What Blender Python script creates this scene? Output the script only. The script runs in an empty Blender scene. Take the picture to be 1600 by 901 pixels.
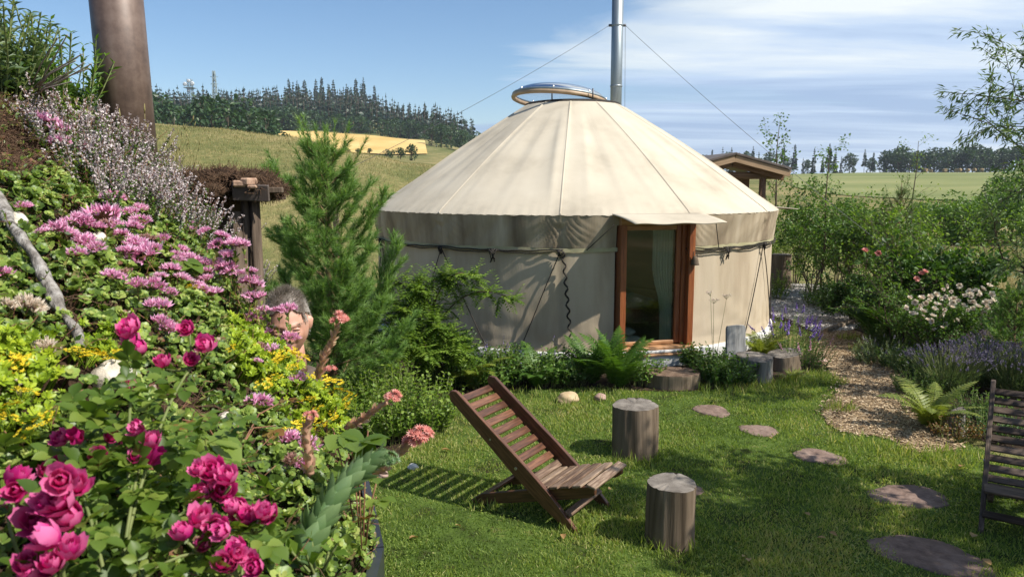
import bpy, bmesh, math, random
import numpy as np
from mathutils import Vector, Matrix, Euler

R = math.radians
SC = bpy.context.scene
COL = SC.collection
random.seed(7)
NR = np.random.default_rng(7)

# ------------------------------------------------------------------ camera
CAM_H, PITCH, LENS = 2.4, R(7.9), 26.0
cam_data = bpy.data.cameras.new('camera')
cam_data.sensor_width = 36.0
cam_data.lens = LENS
cam_data.clip_start = 0.05
cam_data.clip_end = 6000
cam_data.dof.use_dof = True
cam_data.dof.focus_distance = 6.0
cam_data.dof.aperture_fstop = 13.0
cam = bpy.data.objects.new('camera', cam_data)
COL.objects.link(cam)
cam.location = (0, 0, CAM_H)
cam.rotation_euler = (math.pi / 2 - PITCH, 0, 0)
SC.camera = cam

# ------------------------------------------------------------------ light
SUN_EL = R(48)
SUN_AZ = R(113)           # clockwise from +Y (view direction) towards +X
SUN_DIR = Vector((math.sin(SUN_AZ) * math.cos(SUN_EL), math.cos(SUN_AZ) * math.cos(SUN_EL), math.sin(SUN_EL)))
sun_data = bpy.data.lights.new('sun', 'SUN')
sun_data.energy = 5.0
sun_data.angle = R(0.55)
sun_data.color = (1.0, 0.95, 0.86)
sun = bpy.data.objects.new('sun', sun_data)
COL.objects.link(sun)
sun.location = (20, -10, 30)
sun.rotation_euler = (-SUN_DIR).to_track_quat('-Z', 'Y').to_euler()

SC.view_settings.view_transform = 'Standard'
SC.view_settings.look = 'None'
SC.view_settings.exposure = 0.46
SC.view_settings.gamma = 1.0

world = bpy.data.worlds.new('World')
SC.world = world
world.use_nodes = True
wn = world.node_tree
wn.nodes.clear()


def nd(nt, kind, **kw):
    n = nt.nodes.new(kind)
    for k, v in kw.items():
        if k in n.bl_rna.properties:
            setattr(n, k, v)
        else:
            n.inputs[k.replace('_', ' ')].default_value = v
    return n


def ramp(nt, stops, src=None, interp='LINEAR'):
    n = nt.nodes.new('ShaderNodeValToRGB')
    cr = n.color_ramp
    cr.interpolation = interp
    while len(cr.elements) < len(stops):
        cr.elements.new(0.5)
    for e, (p, c) in zip(cr.elements, stops):
        e.position = p
        e.color = (c[0], c[1], c[2], 1) if hasattr(c, '__len__') else (c, c, c, 1)
    if src is not None:
        nt.links.new(src, n.inputs[0])
    return n


def mathn(nt, op, a, b=None, clamp=False):
    n = nt.nodes.new('ShaderNodeMath')
    n.operation = op
    n.use_clamp = clamp
    for i, v in enumerate((a, b)):
        if v is None:
            continue
        if isinstance(v, (int, float)):
            n.inputs[i].default_value = v
        else:
            nt.links.new(v, n.inputs[i])
    return n.outputs[0]


def build_sky():
    L = wn.links
    sky = nd(wn, 'ShaderNodeTexSky', sky_type='NISHITA', sun_disc=False, sun_elevation=SUN_EL,
             sun_rotation=SUN_AZ, altitude=500, air_density=1.0, dust_density=0.6, ozone_density=2.2)
    tc = nd(wn, 'ShaderNodeTexCoord')
    sep = nd(wn, 'ShaderNodeSeparateXYZ')
    L.new(tc.outputs['Generated'], sep.inputs[0])
    zz = mathn(wn, 'ADD', mathn(wn, 'MAXIMUM', sep.outputs[2], 0.0), 0.07)
    u = mathn(wn, 'DIVIDE', sep.outputs[0], zz)
    v = mathn(wn, 'DIVIDE', sep.outputs[1], zz)
    com = nd(wn, 'ShaderNodeCombineXYZ')
    L.new(u, com.inputs[0]); L.new(v, com.inputs[1])
    # thin high sheet: long streaks running across the view
    mp = nd(wn, 'ShaderNodeMapping')
    mp.inputs['Location'].default_value = (3.1, 1.7, 0.0)
    mp.inputs['Rotation'].default_value = (0, 0, R(-24))
    mp.inputs['Scale'].default_value = (0.20, 0.62, 1)
    L.new(com.outputs[0], mp.inputs[0])
    n1 = nd(wn, 'ShaderNodeTexNoise', Scale=1.0, Detail=9.0, Roughness=0.6, Distortion=0.6)
    L.new(mp.outputs[0], n1.inputs['Vector'])
    mp2 = nd(wn, 'ShaderNodeMapping')
    mp2.inputs['Location'].default_value = (0.35, 0.2, 2.0)
    mp2.inputs['Scale'].default_value = (0.11, 0.07, 1)
    L.new(com.outputs[0], mp2.inputs[0])
    n2 = nd(wn, 'ShaderNodeTexNoise', Scale=1.0, Detail=2.0, Roughness=0.5)
    L.new(mp2.outputs[0], n2.inputs['Vector'])
    # weather front lying to the +X side of the place
    front = mathn(wn, 'MULTIPLY', mathn(wn, 'ADD', sep.outputs[0], 0.02), 0.75)
    s = mathn(wn, 'ADD', n1.outputs[0], mathn(wn, 'MULTIPLY', mathn(wn, 'SUBTRACT', n2.outputs[0], 0.5), 0.5))
    s = mathn(wn, 'ADD', s, front)
    cov = ramp(wn, [(0.44, 0.0), (0.53, 0.5), (0.68, 0.92)], s)
    # cloud tone: white to blue-grey undersides
    mp3 = nd(wn, 'ShaderNodeMapping')
    mp3.inputs['Location'].default_value = (1.3, 6.2, 4.0)
    mp3.inputs['Scale'].default_value = (0.14, 0.60, 1)
    L.new(com.outputs[0], mp3.inputs[0])
    n3 = nd(wn, 'ShaderNodeTexNoise', Scale=1.0, Detail=8.0, Roughness=0.6, Distortion=0.4)
    L.new(mp3.outputs[0], n3.inputs['Vector'])
    tone = ramp(wn, [(0.38, (.36, .50, .75)), (0.47, (.58, .72, .93)), (0.58, (.95, 1.0, 1.0))], n3.outputs[0])
    tsc = nd(wn, 'ShaderNodeVectorMath', operation='SCALE')
    tsc.inputs['Scale'].default_value = 10.0
    L.new(tone.outputs[0], tsc.inputs[0])
    mixc = nd(wn, 'ShaderNodeMix', data_type='RGBA')
    L.new(cov.outputs[0], mixc.inputs[0])
    hs = nd(wn, 'ShaderNodeHueSaturation', Saturation=1.14, Value=1.34)
    L.new(sky.outputs[0], hs.inputs['Color'])
    L.new(hs.outputs[0], mixc.inputs[6])
    L.new(tsc.outputs[0], mixc.inputs[7])
    bg = nd(wn, 'ShaderNodeBackground', Strength=0.078)
    L.new(mixc.outputs[2], bg.inputs[0])
    out = nd(wn, 'ShaderNodeOutputWorld')
    L.new(bg.outputs[0], out.inputs[0])


build_sky()


# ------------------------------------------------------------------ pixel helpers (photo measured at 1600 x 901)
FPX = LENS / 36.0 * 1600


def ray(px, py):
    dx = (px - 800) / FPX
    dy = (450.5 - py) / FPX
    return Vector((dx, math.cos(PITCH) + dy * math.sin(PITCH), -math.sin(PITCH) + dy * math.cos(PITCH)))


def at(px, py, Y):
    d = ray(px, py)
    t = Y / d.y
    return Vector((d.x * t, Y, CAM_H + d.z * t))


def G(px, py, z=0.0):
    d = ray(px, py)
    t = (z - CAM_H) / d.z
    return Vector((d.x * t, d.y * t, z))


# ------------------------------------------------------------------ mesh building
class Geo:
    def __init__(self):
        self.v, self.var, self.n = [], [], 0
        self.f = []          # (faces array, material index, smooth)

    def add(self, v, faces, mat=0, var=0.5, smooth=True):
        v = np.asarray(v, dtype=np.float64).reshape(-1, 3)
        if not isinstance(faces, np.ndarray):
            by = {}
            for f in faces:
                by.setdefault(len(f), []).append(f)
            for k, fl in by.items():
                self.f.append((np.asarray(fl, dtype=np.int64) + self.n, mat, smooth))
        else:
            self.f.append((faces.astype(np.int64) + self.n, mat, smooth))
        self.v.append(v)
        vv = np.empty(len(v)); vv[:] = var
        self.var.append(vv)
        self.n += len(v)

    def stamp(self, tv, tf, M, T, var=0.5, mat=0, smooth=True):
        tv = np.asarray(tv, dtype=np.float64); tf = np.asarray(tf)
        M = np.asarray(M); T = np.asarray(T, dtype=np.float64)
        N, V = len(T), len(tv)
        if N == 0:
            return
        v = (np.einsum('nij,vj->nvi', M, tv) + T[:, None, :]).reshape(-1, 3)
        f = (tf[None] + (np.arange(N) * V)[:, None, None]).reshape(-1, tf.shape[1])
        var = np.broadcast_to(np.asarray(var, dtype=np.float64), (N,)) if np.ndim(var) < 2 else var
        vr = np.repeat(var, V) if np.ndim(var) < 2 else var.reshape(-1)
        self.add(v, f, mat, vr, smooth)

    def tube(self, pts, rad, n=6, mat=0, var=0.5, cap=True):
        pts = np.asarray([tuple(p) for p in pts], dtype=np.float64)
        m = len(pts)
        rad = np.broadcast_to(np.asarray(rad, dtype=np.float64), (m,))
        tg = np.gradient(pts, axis=0)
        tg /= np.linalg.norm(tg, axis=1)[:, None] + 1e-12
        ref = np.array([0.0, 0.0, 1.0]) if abs(tg[0][2]) < 0.9 else np.array([1.0, 0.0, 0.0])
        a = np.cross(tg, ref); a /= np.linalg.norm(a, axis=1)[:, None] + 1e-9
        b = np.cross(tg, a)
        th = np.arange(n) / n * 2 * math.pi
        ring = a[:, None, :] * np.cos(th)[None, :, None] + b[:, None, :] * np.sin(th)[None, :, None]
        v = (pts[:, None, :] + ring * rad[:, None, None]).reshape(-1, 3)
        i = np.arange(m - 1)[:, None] * n; j = np.arange(n)[None, :]; k = (j + 1) % n
        f = np.stack([i + j, i + k, i + n + k, i + n + j], axis=-1).reshape(-1, 4)
        self.add(v, f, mat, var)
        if cap and m > 1:
            base = self.n - len(v)
            self.f.append((np.asarray([list(range(n))[::-1]]) + base, mat, False))
            self.f.append((np.asarray([list(range((m - 1) * n, m * n))]) + base, mat, False))

    def tubes2(self, p0, p1, r0, r1, n=5, mat=0, var=0.5):
        """many straight tapered segments at once"""
        p0 = np.asarray(p0, float); p1 = np.asarray(p1, float)
        N = len(p0)
        if N == 0:
            return
        d = p1 - p0
        d /= np.linalg.norm(d, axis=1)[:, None] + 1e-12
        ref = np.where(np.abs(d[:, 2:3]) < 0.9, np.array([[0, 0, 1.0]]), np.array([[1.0, 0, 0]]))
        a = np.cross(d, ref); a /= np.linalg.norm(a, axis=1)[:, None] + 1e-9
        b = np.cross(d, a)
        th = np.arange(n) / n * 2 * math.pi
        ring = a[:, None, :] * np.cos(th)[None, :, None] + b[:, None, :] * np.sin(th)[None, :, None]
        r0 = np.broadcast_to(np.asarray(r0, float), (N,)); r1 = np.broadcast_to(np.asarray(r1, float), (N,))
        v = np.concatenate([p0[:, None, :] + ring * r0[:, None, None], p1[:, None, :] + ring * r1[:, None, None]], axis=1).reshape(-1, 3)
        j = np.arange(n); k = (j + 1) % n
        tf = np.stack([j, k, n + k, n + j], axis=-1)
        f = (tf[None] + (np.arange(N) * 2 * n)[:, None, None]).reshape(-1, 4)
        vr = np.repeat(np.broadcast_to(np.asarray(var, float), (N,)), 2 * n)
        self.add(v, f, mat, vr)

    def mesh(self, name, mats):
        me = bpy.data.meshes.new(name)
        v = np.concatenate(self.v) if self.v else np.zeros((0, 3))
        me.vertices.add(len(v))
        me.vertices.foreach_set('co', v.astype(np.float32).ravel())
        loops = np.concatenate([f.ravel() for f, _, _ in self.f])
        tot = np.concatenate([np.full(len(f), f.shape[1]) for f, _, _ in self.f])
        mi = np.concatenate([np.full(len(f), m) for f, m, _ in self.f])
        sm = np.concatenate([np.full(len(f), s) for f, _, s in self.f])
        start = np.concatenate([[0], np.cumsum(tot)[:-1]])
        me.loops.add(len(loops))
        me.polygons.add(len(tot))
        me.loops.foreach_set('vertex_index', loops.astype(np.int32))
        me.polygons.foreach_set('loop_start', start.astype(np.int32))
        me.polygons.foreach_set('loop_total', tot.astype(np.int32))
        me.polygons.foreach_set('material_index', mi.astype(np.int32))
        me.polygons.foreach_set('use_smooth', sm.astype(bool))
        at_ = me.attributes.new('var', 'FLOAT', 'POINT')
        at_.data.foreach_set('value', np.concatenate(self.var).astype(np.float32))
        for m in (mats if isinstance(mats, (list, tuple)) else [mats]):
            me.materials.append(m)
        me.update(calc_edges=True)
        return me


def obj(name, me, parent=None, loc=None, rot=None, scale=None):
    """link one mesh object; a Geo built in world space needs no loc: it is moved into its parent's frame"""
    o = bpy.data.objects.new(name, me)
    COL.objects.link(o)
    if parent is not None:
        o.parent = parent
    if loc is not None:
        o.location = loc
    if rot is not None:
        o.rotation_euler = rot
    if scale is not None:
        o.scale = scale if hasattr(scale, '__len__') else (scale,) * 3
    return o


def wobj(name, geo, mats, parent):
    """mesh given in world space under an unrotated Empty"""
    o = obj(name, geo.mesh(name, mats), parent)
    o.location = -root_loc(parent)
    return o


def root_loc(o):
    v = Vector((0, 0, 0))
    while o is not None:
        v += o.location
        o = o.parent
    return v


def tag(o, label, cat, group=None):
    o['label'] = label
    o['category'] = cat
    if group:
        o['group'] = group
    return o


def thing(name, label, cat, loc=(0, 0, 0), rotz=0.0, group=None):
    o = bpy.data.objects.new(name, None)
    COL.objects.link(o)
    o.empty_display_size = 0.1
    o.location = loc
    o.rotation_euler = (0, 0, rotz)
    return tag(o, label, cat, group)


def copy_tree(o, parent=None):
    c = o.copy()
    COL.objects.link(c)
    c.parent = parent
    for ch in list(o.children):
        copy_tree(ch, c)
    return c


def structure(name, me, label):
    o = obj(name, me)
    o['kind'] = 'structure'
    o['label'] = label
    return o


def stuff(name, me, label, cat, parent=None):
    o = obj(name, me, parent)
    o['kind'] = 'stuff'
    if parent is None:
        o['label'] = label
        o['category'] = cat
    return o


def unit(a):
    a = np.asarray(a, float)
    return a / (np.linalg.norm(a, axis=-1, keepdims=True) + 1e-12)


def frames(d, up, size=1.0, width=None):
    """matrices whose columns are side*width, along*length, normal; d = leaf direction, up = wished normal"""
    d = unit(d)
    up = np.broadcast_to(np.asarray(up, float), d.shape)
    s = np.cross(d, up)
    bad = np.linalg.norm(s, axis=1) < 1e-4
    s[bad] = np.cross(d[bad], np.array([1.0, 0.3, 0.2]))
    s = unit(s)
    n = np.cross(s, d)
    N = len(d)
    size = np.broadcast_to(np.asarray(size, float), (N,))
    width = size if width is None else np.broadcast_to(np.asarray(width, float), (N,))
    return np.stack([s * width[:, None], d * size[:, None], n * size[:, None]], axis=-1)


def rand_dirs(n, rng=NR):
    return unit(rng.normal(size=(n, 3)))


# leaf templates: along +Y, unit length, unit width
LEAF2 = (np.array([(0, 0, 0), (.5, .42, .07), (0, 1, 0), (-.5, .42, .07)]), np.array([(0, 1, 2), (0, 2, 3)]))


def make_leaf(profile, droop=0.15, fold=0.12, cup=0.0):
    """profile: list of (t, halfwidth); returns 3-column grid"""
    v, f = [], []
    for i, (t, w) in enumerate(profile):
        z = -droop * t * t
        v += [(-w, t, z + fold * w + cup * w * w), (0, t, z), (w, t, z + fold * w + cup * w * w)]
    for i in range(len(profile) - 1):
        a = i * 3
        f += [(a, a + 1, a + 4, a + 3), (a + 1, a + 2, a + 5, a + 4)]
    return np.array(v), np.array(f)


LEAF_OV = make_leaf([(0, .03), (.2, .36), (.5, .5), (.8, .3), (1, .01)], .2, .35)
LEAF_SP = make_leaf([(0, .12), (.35, .28), (.7, .5), (.92, .35), (1, .05)], -.25, .15, .5)
LEAF_LA = make_leaf([(0, .1), (.3, .5), (.65, .4), (1, .01)], .15, .3)
NEEDLE = (np.array([(-.5, 0, 0), (.5, 0, 0), (0, 1, 0)]), np.array([(0, 1, 2)]))


def smooth01(a, b, x):
    t = min(1.0, max(0.0, (x - a) / (b - a)))
    return t * t * (3 - 2 * t)


def wobble(p, f=1.0, seed=0.0):
    x, y = p[0] * f + seed, p[1] * f - seed
    return (math.sin(x * 1.7 + 1.3 * math.sin(y * .9)) + math.sin(y * 2.1 + 1.1 * math.sin(x * 1.3 + 2))) * .5


# ------------------------------------------------------------------ materials
MATS = {}


def new_mat(name):
    m = bpy.data.materials.new(name)
    m.use_nodes = True
    nt = m.node_tree
    nt.nodes.clear()
    out = nt.nodes.new('ShaderNodeOutputMaterial')
    p = nt.nodes.new('ShaderNodeBsdfPrincipled')
    nt.links.new(p.outputs[0], out.inputs[0])
    MATS[name] = m
    return m, nt, p, out


def leaf_mat(name, stops, trans=0.32, rough=0.45, tint=None, spec=0.35):
    m, nt, p, out = new_mat(name)
    a = nd(nt, 'ShaderNodeAttribute', attribute_name='var')
    oi = nd(nt, 'ShaderNodeObjectInfo')
    s = mathn(nt, 'ADD', a.outputs['Fac'], mathn(nt, 'MULTIPLY', mathn(nt, 'SUBTRACT', oi.outputs['Random'], 0.5), 0.22), clamp=True)
    r = ramp(nt, stops, s)
    nt.links.new(r.outputs[0], p.inputs['Base Color'])
    p.inputs['Roughness'].default_value = rough
    p.inputs['Specular IOR Level'].default_value = spec
    if trans > 0:
        t = nd(nt, 'ShaderNodeBsdfTranslucent')
        g = nd(nt, 'ShaderNodeMix', data_type='RGBA', blend_type='MULTIPLY')
        g.inputs[0].default_value = 1.0
        nt.links.new(r.outputs[0], g.inputs[6])
        g.inputs[7].default_value = tint or (1.5, 1.5, 0.7, 1)
        nt.links.new(g.outputs[2], t.inputs[0])
        mx = nd(nt, 'ShaderNodeMixShader')
        mx.inputs[0].default_value = trans
        nt.links.new(p.outputs[0], mx.inputs[1])
        nt.links.new(t.outputs[0], mx.inputs[2])
        nt.links.new(mx.outputs[0], out.inputs[0])
    return m


def noise_mat(name, stops, scale=5.0, detail=6.0, rough=0.9, stretch=(1, 1, 1), bump=0.3, bscale=None, coords='Object',
              spec=0.25, dist=0.0, metallic=0.0, use_var=0.0, rand=0.0, bdist=0.02, rot=(0, 0, 0), nrough=0.6):
    m, nt, p, out = new_mat(name)
    tc = nd(nt, 'ShaderNodeTexCoord')
    mp = nd(nt, 'ShaderNodeMapping')
    mp.inputs['Scale'].default_value = stretch
    mp.inputs['Rotation'].default_value = rot
    if coords == 'World':
        ge = nd(nt, 'ShaderNodeNewGeometry')
        nt.links.new(ge.outputs['Position'], mp.inputs[0])
    else:
        nt.links.new(tc.outputs[coords], mp.inputs[0])
    vec = mp.outputs[0]
    if rand > 0:
        oi = nd(nt, 'ShaderNodeObjectInfo')
        ad = nd(nt, 'ShaderNodeVectorMath', operation='ADD')
        nt.links.new(vec, ad.inputs[0])
        mu = mathn(nt, 'MULTIPLY', oi.outputs['Random'], 37.0)
        nt.links.new(mu, ad.inputs[1])
        vec = ad.outputs[0]
    n = nd(nt, 'ShaderNodeTexNoise', Scale=scale, Detail=detail, Roughness=nrough, Distortion=dist)
    nt.links.new(vec, n.inputs['Vector'])
    s = n.outputs[0]
    if use_var:
        a = nd(nt, 'ShaderNodeAttribute', attribute_name='var')
        s = mathn(nt, 'ADD', s, mathn(nt, 'MULTIPLY', mathn(nt, 'SUBTRACT', a.outputs['Fac'], 0.5), use_var))
    if rand > 0:
        s = mathn(nt, 'ADD', s, mathn(nt, 'MULTIPLY', mathn(nt, 'SUBTRACT', oi.outputs['Random'], 0.5), rand))
    r = ramp(nt, stops, s)
    nt.links.new(r.outputs[0], p.inputs['Base Color'])
    p.inputs['Roughness'].default_value = rough
    p.inputs['Specular IOR Level'].default_value = spec
    p.inputs['Metallic'].default_value = metallic
    if bump > 0:
        b = nd(nt, 'ShaderNodeBump', Strength=bump, Distance=bdist)
        if bscale:
            n2 = nd(nt, 'ShaderNodeTexNoise', Scale=bscale, Detail=5.0)
            nt.links.new(vec, n2.inputs['Vector'])
            nt.links.new(n2.outputs[0], b.inputs['Height'])
        else:
            nt.links.new(n.outputs[0], b.inputs['Height'])
        nt.links.new(b.outputs[0], p.inputs['Normal'])
    return m


def flat_mat(name, col, rough=0.5, metallic=0.0, spec=0.4):
    m, nt, p, out = new_mat(name)
    p.inputs['Base Color'].default_value = (*col, 1)
    p.inputs['Roughness'].default_value = rough
    p.inputs['Metallic'].default_value = metallic
    p.inputs['Specular IOR Level'].default_value = spec
    return m


GREEN = lambda *c: [(i / (len(c) - 1) * .8 + .1, x) for i, x in enumerate(c)]
M = MATS
leaf_mat('grass', GREEN((.075, .13, .02), (.17, .25, .044), (.29, .35, .08), (.48, .43, .19)), .42, .55)
leaf_mat('dry_grass', GREEN((.10, .12, .03), (.20, .19, .06), (.32, .27, .11), (.42, .34, .17)), .25, .6, (1.2, 1.1, .8, 1))
leaf_mat('leaf_mid', GREEN((.038, .085, .013), (.085, .17, .023), (.16, .26, .042)), .38)
leaf_mat('leaf_dark', GREEN((.020, .052, .012), (.046, .105, .018), (.095, .17, .03)), .32)
leaf_mat('leaf_light', GREEN((.07, .135, .016), (.15, .24, .03), (.26, .35, .06)), .4)
leaf_mat('leaf_far', GREEN((.014, .036, .013), (.032, .072, .020), (.065, .12, .030)), .2)
leaf_mat('conifer_far', GREEN((.008, .024, .010), (.015, .040, .015), (.028, .060, .020)), .1)
leaf_mat('fern', GREEN((.03, .08, .012), (.07, .15, .02), (.13, .23, .035)), .35)
leaf_mat('fern_yellow', GREEN((.10, .14, .02), (.19, .24, .035), (.28, .30, .06)), .38)
leaf_mat('needles', GREEN((.05, .12, .028), (.13, .24, .055), (.26, .39, .11)), .35, .45)
leaf_mat('willow', GREEN((.045, .085, .03), (.09, .15, .055), (.17, .23, .105)), .38)
leaf_mat('silver_leaf', GREEN((.06, .11, .04), (.13, .19, .085), (.24, .30, .17)), .3)
leaf_mat('sedum_green', GREEN((.05, .09, .014), (.12, .19, .032), (.23, .32, .06), (.38, .42, .13)), .24, .42, spec=.4)
leaf_mat('sedum_lime', GREEN((.11, .18, .012), (.24, .34, .02), (.42, .50, .04)), .3, .4)
leaf_mat('sedum_red', GREEN((.10, .06, .03), (.22, .10, .06), (.16, .20, .06)), .2, .4)
leaf_mat('petal_pink', GREEN((.45, .11, .20), (.72, .30, .49), (.82, .48, .66), (.88, .70, .79)), .3, .5, (1.1, .85, 1, 1))
leaf_mat('petal_rose', GREEN((.24, .002, .05), (.42, .007, .125), (.58, .025, .22), (.78, .19, .41)), .3, .6, (1.2, .5, .85, 1), spec=.2)
leaf_mat('petal_yellow', GREEN((.45, .36, .01), (.70, .52, .015), (.85, .66, .06)), .25, .5, (1.1, 1, .6, 1))
leaf_mat('petal_white', GREEN((.52, .38, .30), (.74, .62, .50), (.84, .78, .66)), .3, .5, (1, 1, .95, 1))
leaf_mat('petal_faded', GREEN((.22, .10, .08), (.42, .22, .19), (.60, .38, .34)), .25, .6, (1, .9, .8, 1))
leaf_mat('leaf_rose', GREEN((.035, .075, .010), (.09, .155, .02), (.19, .26, .045), (.26, .24, .07)), .4)
leaf_mat('petal_thyme', GREEN((.17, .12, .10), (.46, .39, .38), (.74, .66, .66)), .25, .6, (1, .9, 1, 1))
leaf_mat('petal_lavender', GREEN((.10, .08, .12), (.17, .145, .20), (.28, .25, .32)), .2, .6, (1, .9, 1.2, 1))
leaf_mat('petal_purple', GREEN((.12, .05, .28), (.22, .12, .48), (.36, .26, .62)), .25, .6, (1, .9, 1.2, 1))
leaf_mat('petal_coral', GREEN((.40, .10, .08), (.62, .22, .18), (.74, .42, .36)), .25, .5, (1.1, .9, .9, 1))
leaf_mat('semp_stalk', GREEN((.38, .19, .13), (.52, .31, .21), (.52, .44, .24)), .15, .5, (1, .9, .7, 1))
leaf_mat('semp_green', GREEN((.055, .11, .04), (.11, .19, .07), (.22, .31, .14)), .2, .35, spec=.5)
leaf_mat('leaf_red', GREEN((.13, .05, .02), (.20, .10, .03), (.20, .19, .04)), .35)
noise_mat('stem_green', [(.3, (.10, .14, .04)), (.7, (.20, .22, .08))], 20, rough=.6, bump=0)
noise_mat('stem_red', [(.3, (.16, .06, .04)), (.7, (.30, .16, .09))], 20, rough=.6, bump=0)
noise_mat('bark', [(.3, (.045, .032, .022)), (.7, (.16, .12, .085))], 9, stretch=(1, 1, .25), bump=.6)
noise_mat('bark_pine', [(.3, (.09, .05, .03)), (.7, (.24, .15, .09))], 14, stretch=(1, 1, .35), bump=.6)
noise_mat('twig_grey', [(.3, (.20, .165, .13)), (.7, (.42, .37, .31))], 14, bump=.2)
noise_mat('twig_brown', [(.3, (.06, .035, .022)), (.7, (.17, .10, .06))], 14, bump=.2)

# ------------------------------------------------------------------ the land
def px_az(px):
    return math.atan((px - 800) / FPX * 0.985)


LD = [0, 11, 16, 25, 40, 60, 100, 160, 240, 350, 460, 620, 900, 2200]
LAND = [  # (photo column, heights at LD)
    (-600, [0, 0, .6, 2.0, 4.4, 6.9, 9.0, 12, 17, 28, 42, 56, 62, 40]),
    (180, [0, 0, .6, 2.0, 4.4, 6.9, 9.0, 12, 17, 27, 38, 48, 52, 40]),
    (330, [0, 0, .5, 1.9, 4.2, 6.6, 8.6, 11.5, 16, 26, 39, 51, 55, 40]),
    (450, [0, 0, .4, 1.8, 3.9, 6.1, 7.8, 10, 14.5, 26.5, 42, 56, 60, 40]),
    (560, [0, 0, .2, 1.4, 3.2, 4.9, 6.2, 8.5, 13.0, 25.5, 42, 57, 60, 40]),
    (650, [0, 0, .1, 1.1, 2.6, 4.1, 5.4, 7.5, 12.5, 23.5, 32, 39, 42, 36]),
    (760, [0, 0, 0, .5, 1.6, 2.8, 4.2, 7.0, 11.0, 18, 23, 27, 30, 28]),
    (1000, [0, 0, 0, .1, .5, 1.0, 2.0, 4.0, 7.0, 10, 11, 12, 14, 18]),
    (1200, [0, 0, 0, 0, .3, .7, 1.3, 3.2, 5.6, 7.2, 7.6, 8, 9, 14]),
    (1500, [0, 0, 0, -.1, .1, .5, 1.1, 3.1, 5.6, 7.3, 7.4, 7, 8, 12]),
    (2400, [0, 0, 0, -.1, .1, .5, 1.1, 3.1, 5.6, 7.3, 7.4, 7, 8, 12]),
]
LAZ = [px_az(c) for c, _ in LAND]


def cub(xs, ys, x):
    if x <= xs[0]:
        return ys[0]
    if x >= xs[-1]:
        return ys[-1]
    for i in range(len(xs) - 1):
        if x <= xs[i + 1]:
            break
    h = xs[i + 1] - xs[i]
    t = (x - xs[i]) / h

    def sl(k):
        if k <= 0 or k >= len(xs) - 1:
            return 0.0
        a = (ys[k] - ys[k - 1]) / (xs[k] - xs[k - 1]); b = (ys[k + 1] - ys[k]) / (xs[k + 1] - xs[k])
        return 0.0 if a * b <= 0 else 2 * a * b / (a + b)
    m0, m1 = sl(i) * h, sl(i + 1) * h
    return ys[i] * (1 + 2 * t) * (1 - t) ** 2 + m0 * t * (1 - t) ** 2 + ys[i + 1] * t * t * (3 - 2 * t) + m1 * t * t * (t - 1)


def land(x, y):
    d = math.hypot(x, y)
    az = math.atan2(x, y)
    if abs(az) > R(75):          # behind the viewer the two sides meet gently
        az = math.copysign(R(75), az)
    if az <= LAZ[0]:
        k, t = 0, 0.0
    elif az >= LAZ[-1]:
        k, t = len(LAZ) - 2, 1.0
    else:
        k = max(i for i in range(len(LAZ) - 1) if LAZ[i] <= az)
        t = (az - LAZ[k]) / (LAZ[k + 1] - LAZ[k])
        t = t * t * (3 - 2 * t)
    z = cub(LD, LAND[k][1], d) * (1 - t) + cub(LD, LAND[k + 1][1], d) * t
    if d > 20:
        z += wobble((x, y), .06) * min(.25, (d - 20) * .01)
    return z


def build_land():
    azs = []
    a = -180.0
    while a < 180 - 1e-6:
        azs.append(a)
        a += 1.0 if -40 <= a < 40 else 5.0
    ds = [0.6, 2, 4, 8, 11, 12.5, 14]
    while ds[-1] < 2200:
        ds.append(ds[-1] * 1.06 + .3)
    v = [(0, 0, 0)]
    for d in ds:
        for a in azs:
            x, y = d * math.sin(R(a)), d * math.cos(R(a))
            v.append((x, y, land(x, y)))
    n = len(azs)
    f = [(0, 1 + (j + 1) % n, 1 + j) for j in range(n)]
    for i in range(len(ds) - 1):
        for j in range(n):
            k = (j + 1) % n
            f.append((1 + i * n + j, 1 + i * n + k, 1 + (i + 1) * n + k, 1 + (i + 1) * n + j))
    g = Geo(); g.add(v, f)
    m, nt, p, out = new_mat('meadow')
    ge = nd(nt, 'ShaderNodeNewGeometry')
    mp = nd(nt, 'ShaderNodeMapping'); mp.inputs['Scale'].default_value = (1, .5, 1)
    nt.links.new(ge.outputs['Position'], mp.inputs[0])
    n1 = nd(nt, 'ShaderNodeTexNoise', Scale=.09, Detail=9.0, Roughness=.68)
    nt.links.new(mp.outputs[0], n1.inputs['Vector'])
    n2 = nd(nt, 'ShaderNodeTexNoise', Scale=2.2, Detail=6.0, Roughness=.7)
    nt.links.new(mp.outputs[0], n2.inputs['Vector'])
    s = mathn(nt, 'ADD', mathn(nt, 'MULTIPLY', n1.outputs[0], .62), mathn(nt, 'MULTIPLY', n2.outputs[0], .38))
    r = ramp(nt, [(.36, (.08, .095, .032)), (.46, (.14, .145, .052)), (.54, (.22, .19, .08)), (.62, (.33, .255, .125))], s)
    nt.links.new(r.outputs[0], p.inputs['Base Color'])
    p.inputs['Roughness'].default_value = 1.0
    p.inputs['Specular IOR Level'].default_value = .05
    b = nd(nt, 'ShaderNodeBump', Strength=.8, Distance=.25)
    nt.links.new(n2.outputs[0], b.inputs['Height']); nt.links.new(b.outputs[0], p.inputs['Normal'])
    structure('ground', g.mesh('ground', m), 'rolling meadow of dry and green grass around the garden')


build_land()


def inside(poly, x, y):
    c = False
    j = len(poly) - 1
    for i in range(len(poly)):
        xi, yi = poly[i]; xj, yj = poly[j]
        if (yi > y) != (yj > y) and x < (xj - xi) * (y - yi) / (yj - yi) + xi:
            c = not c
        j = i
    return c


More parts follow.
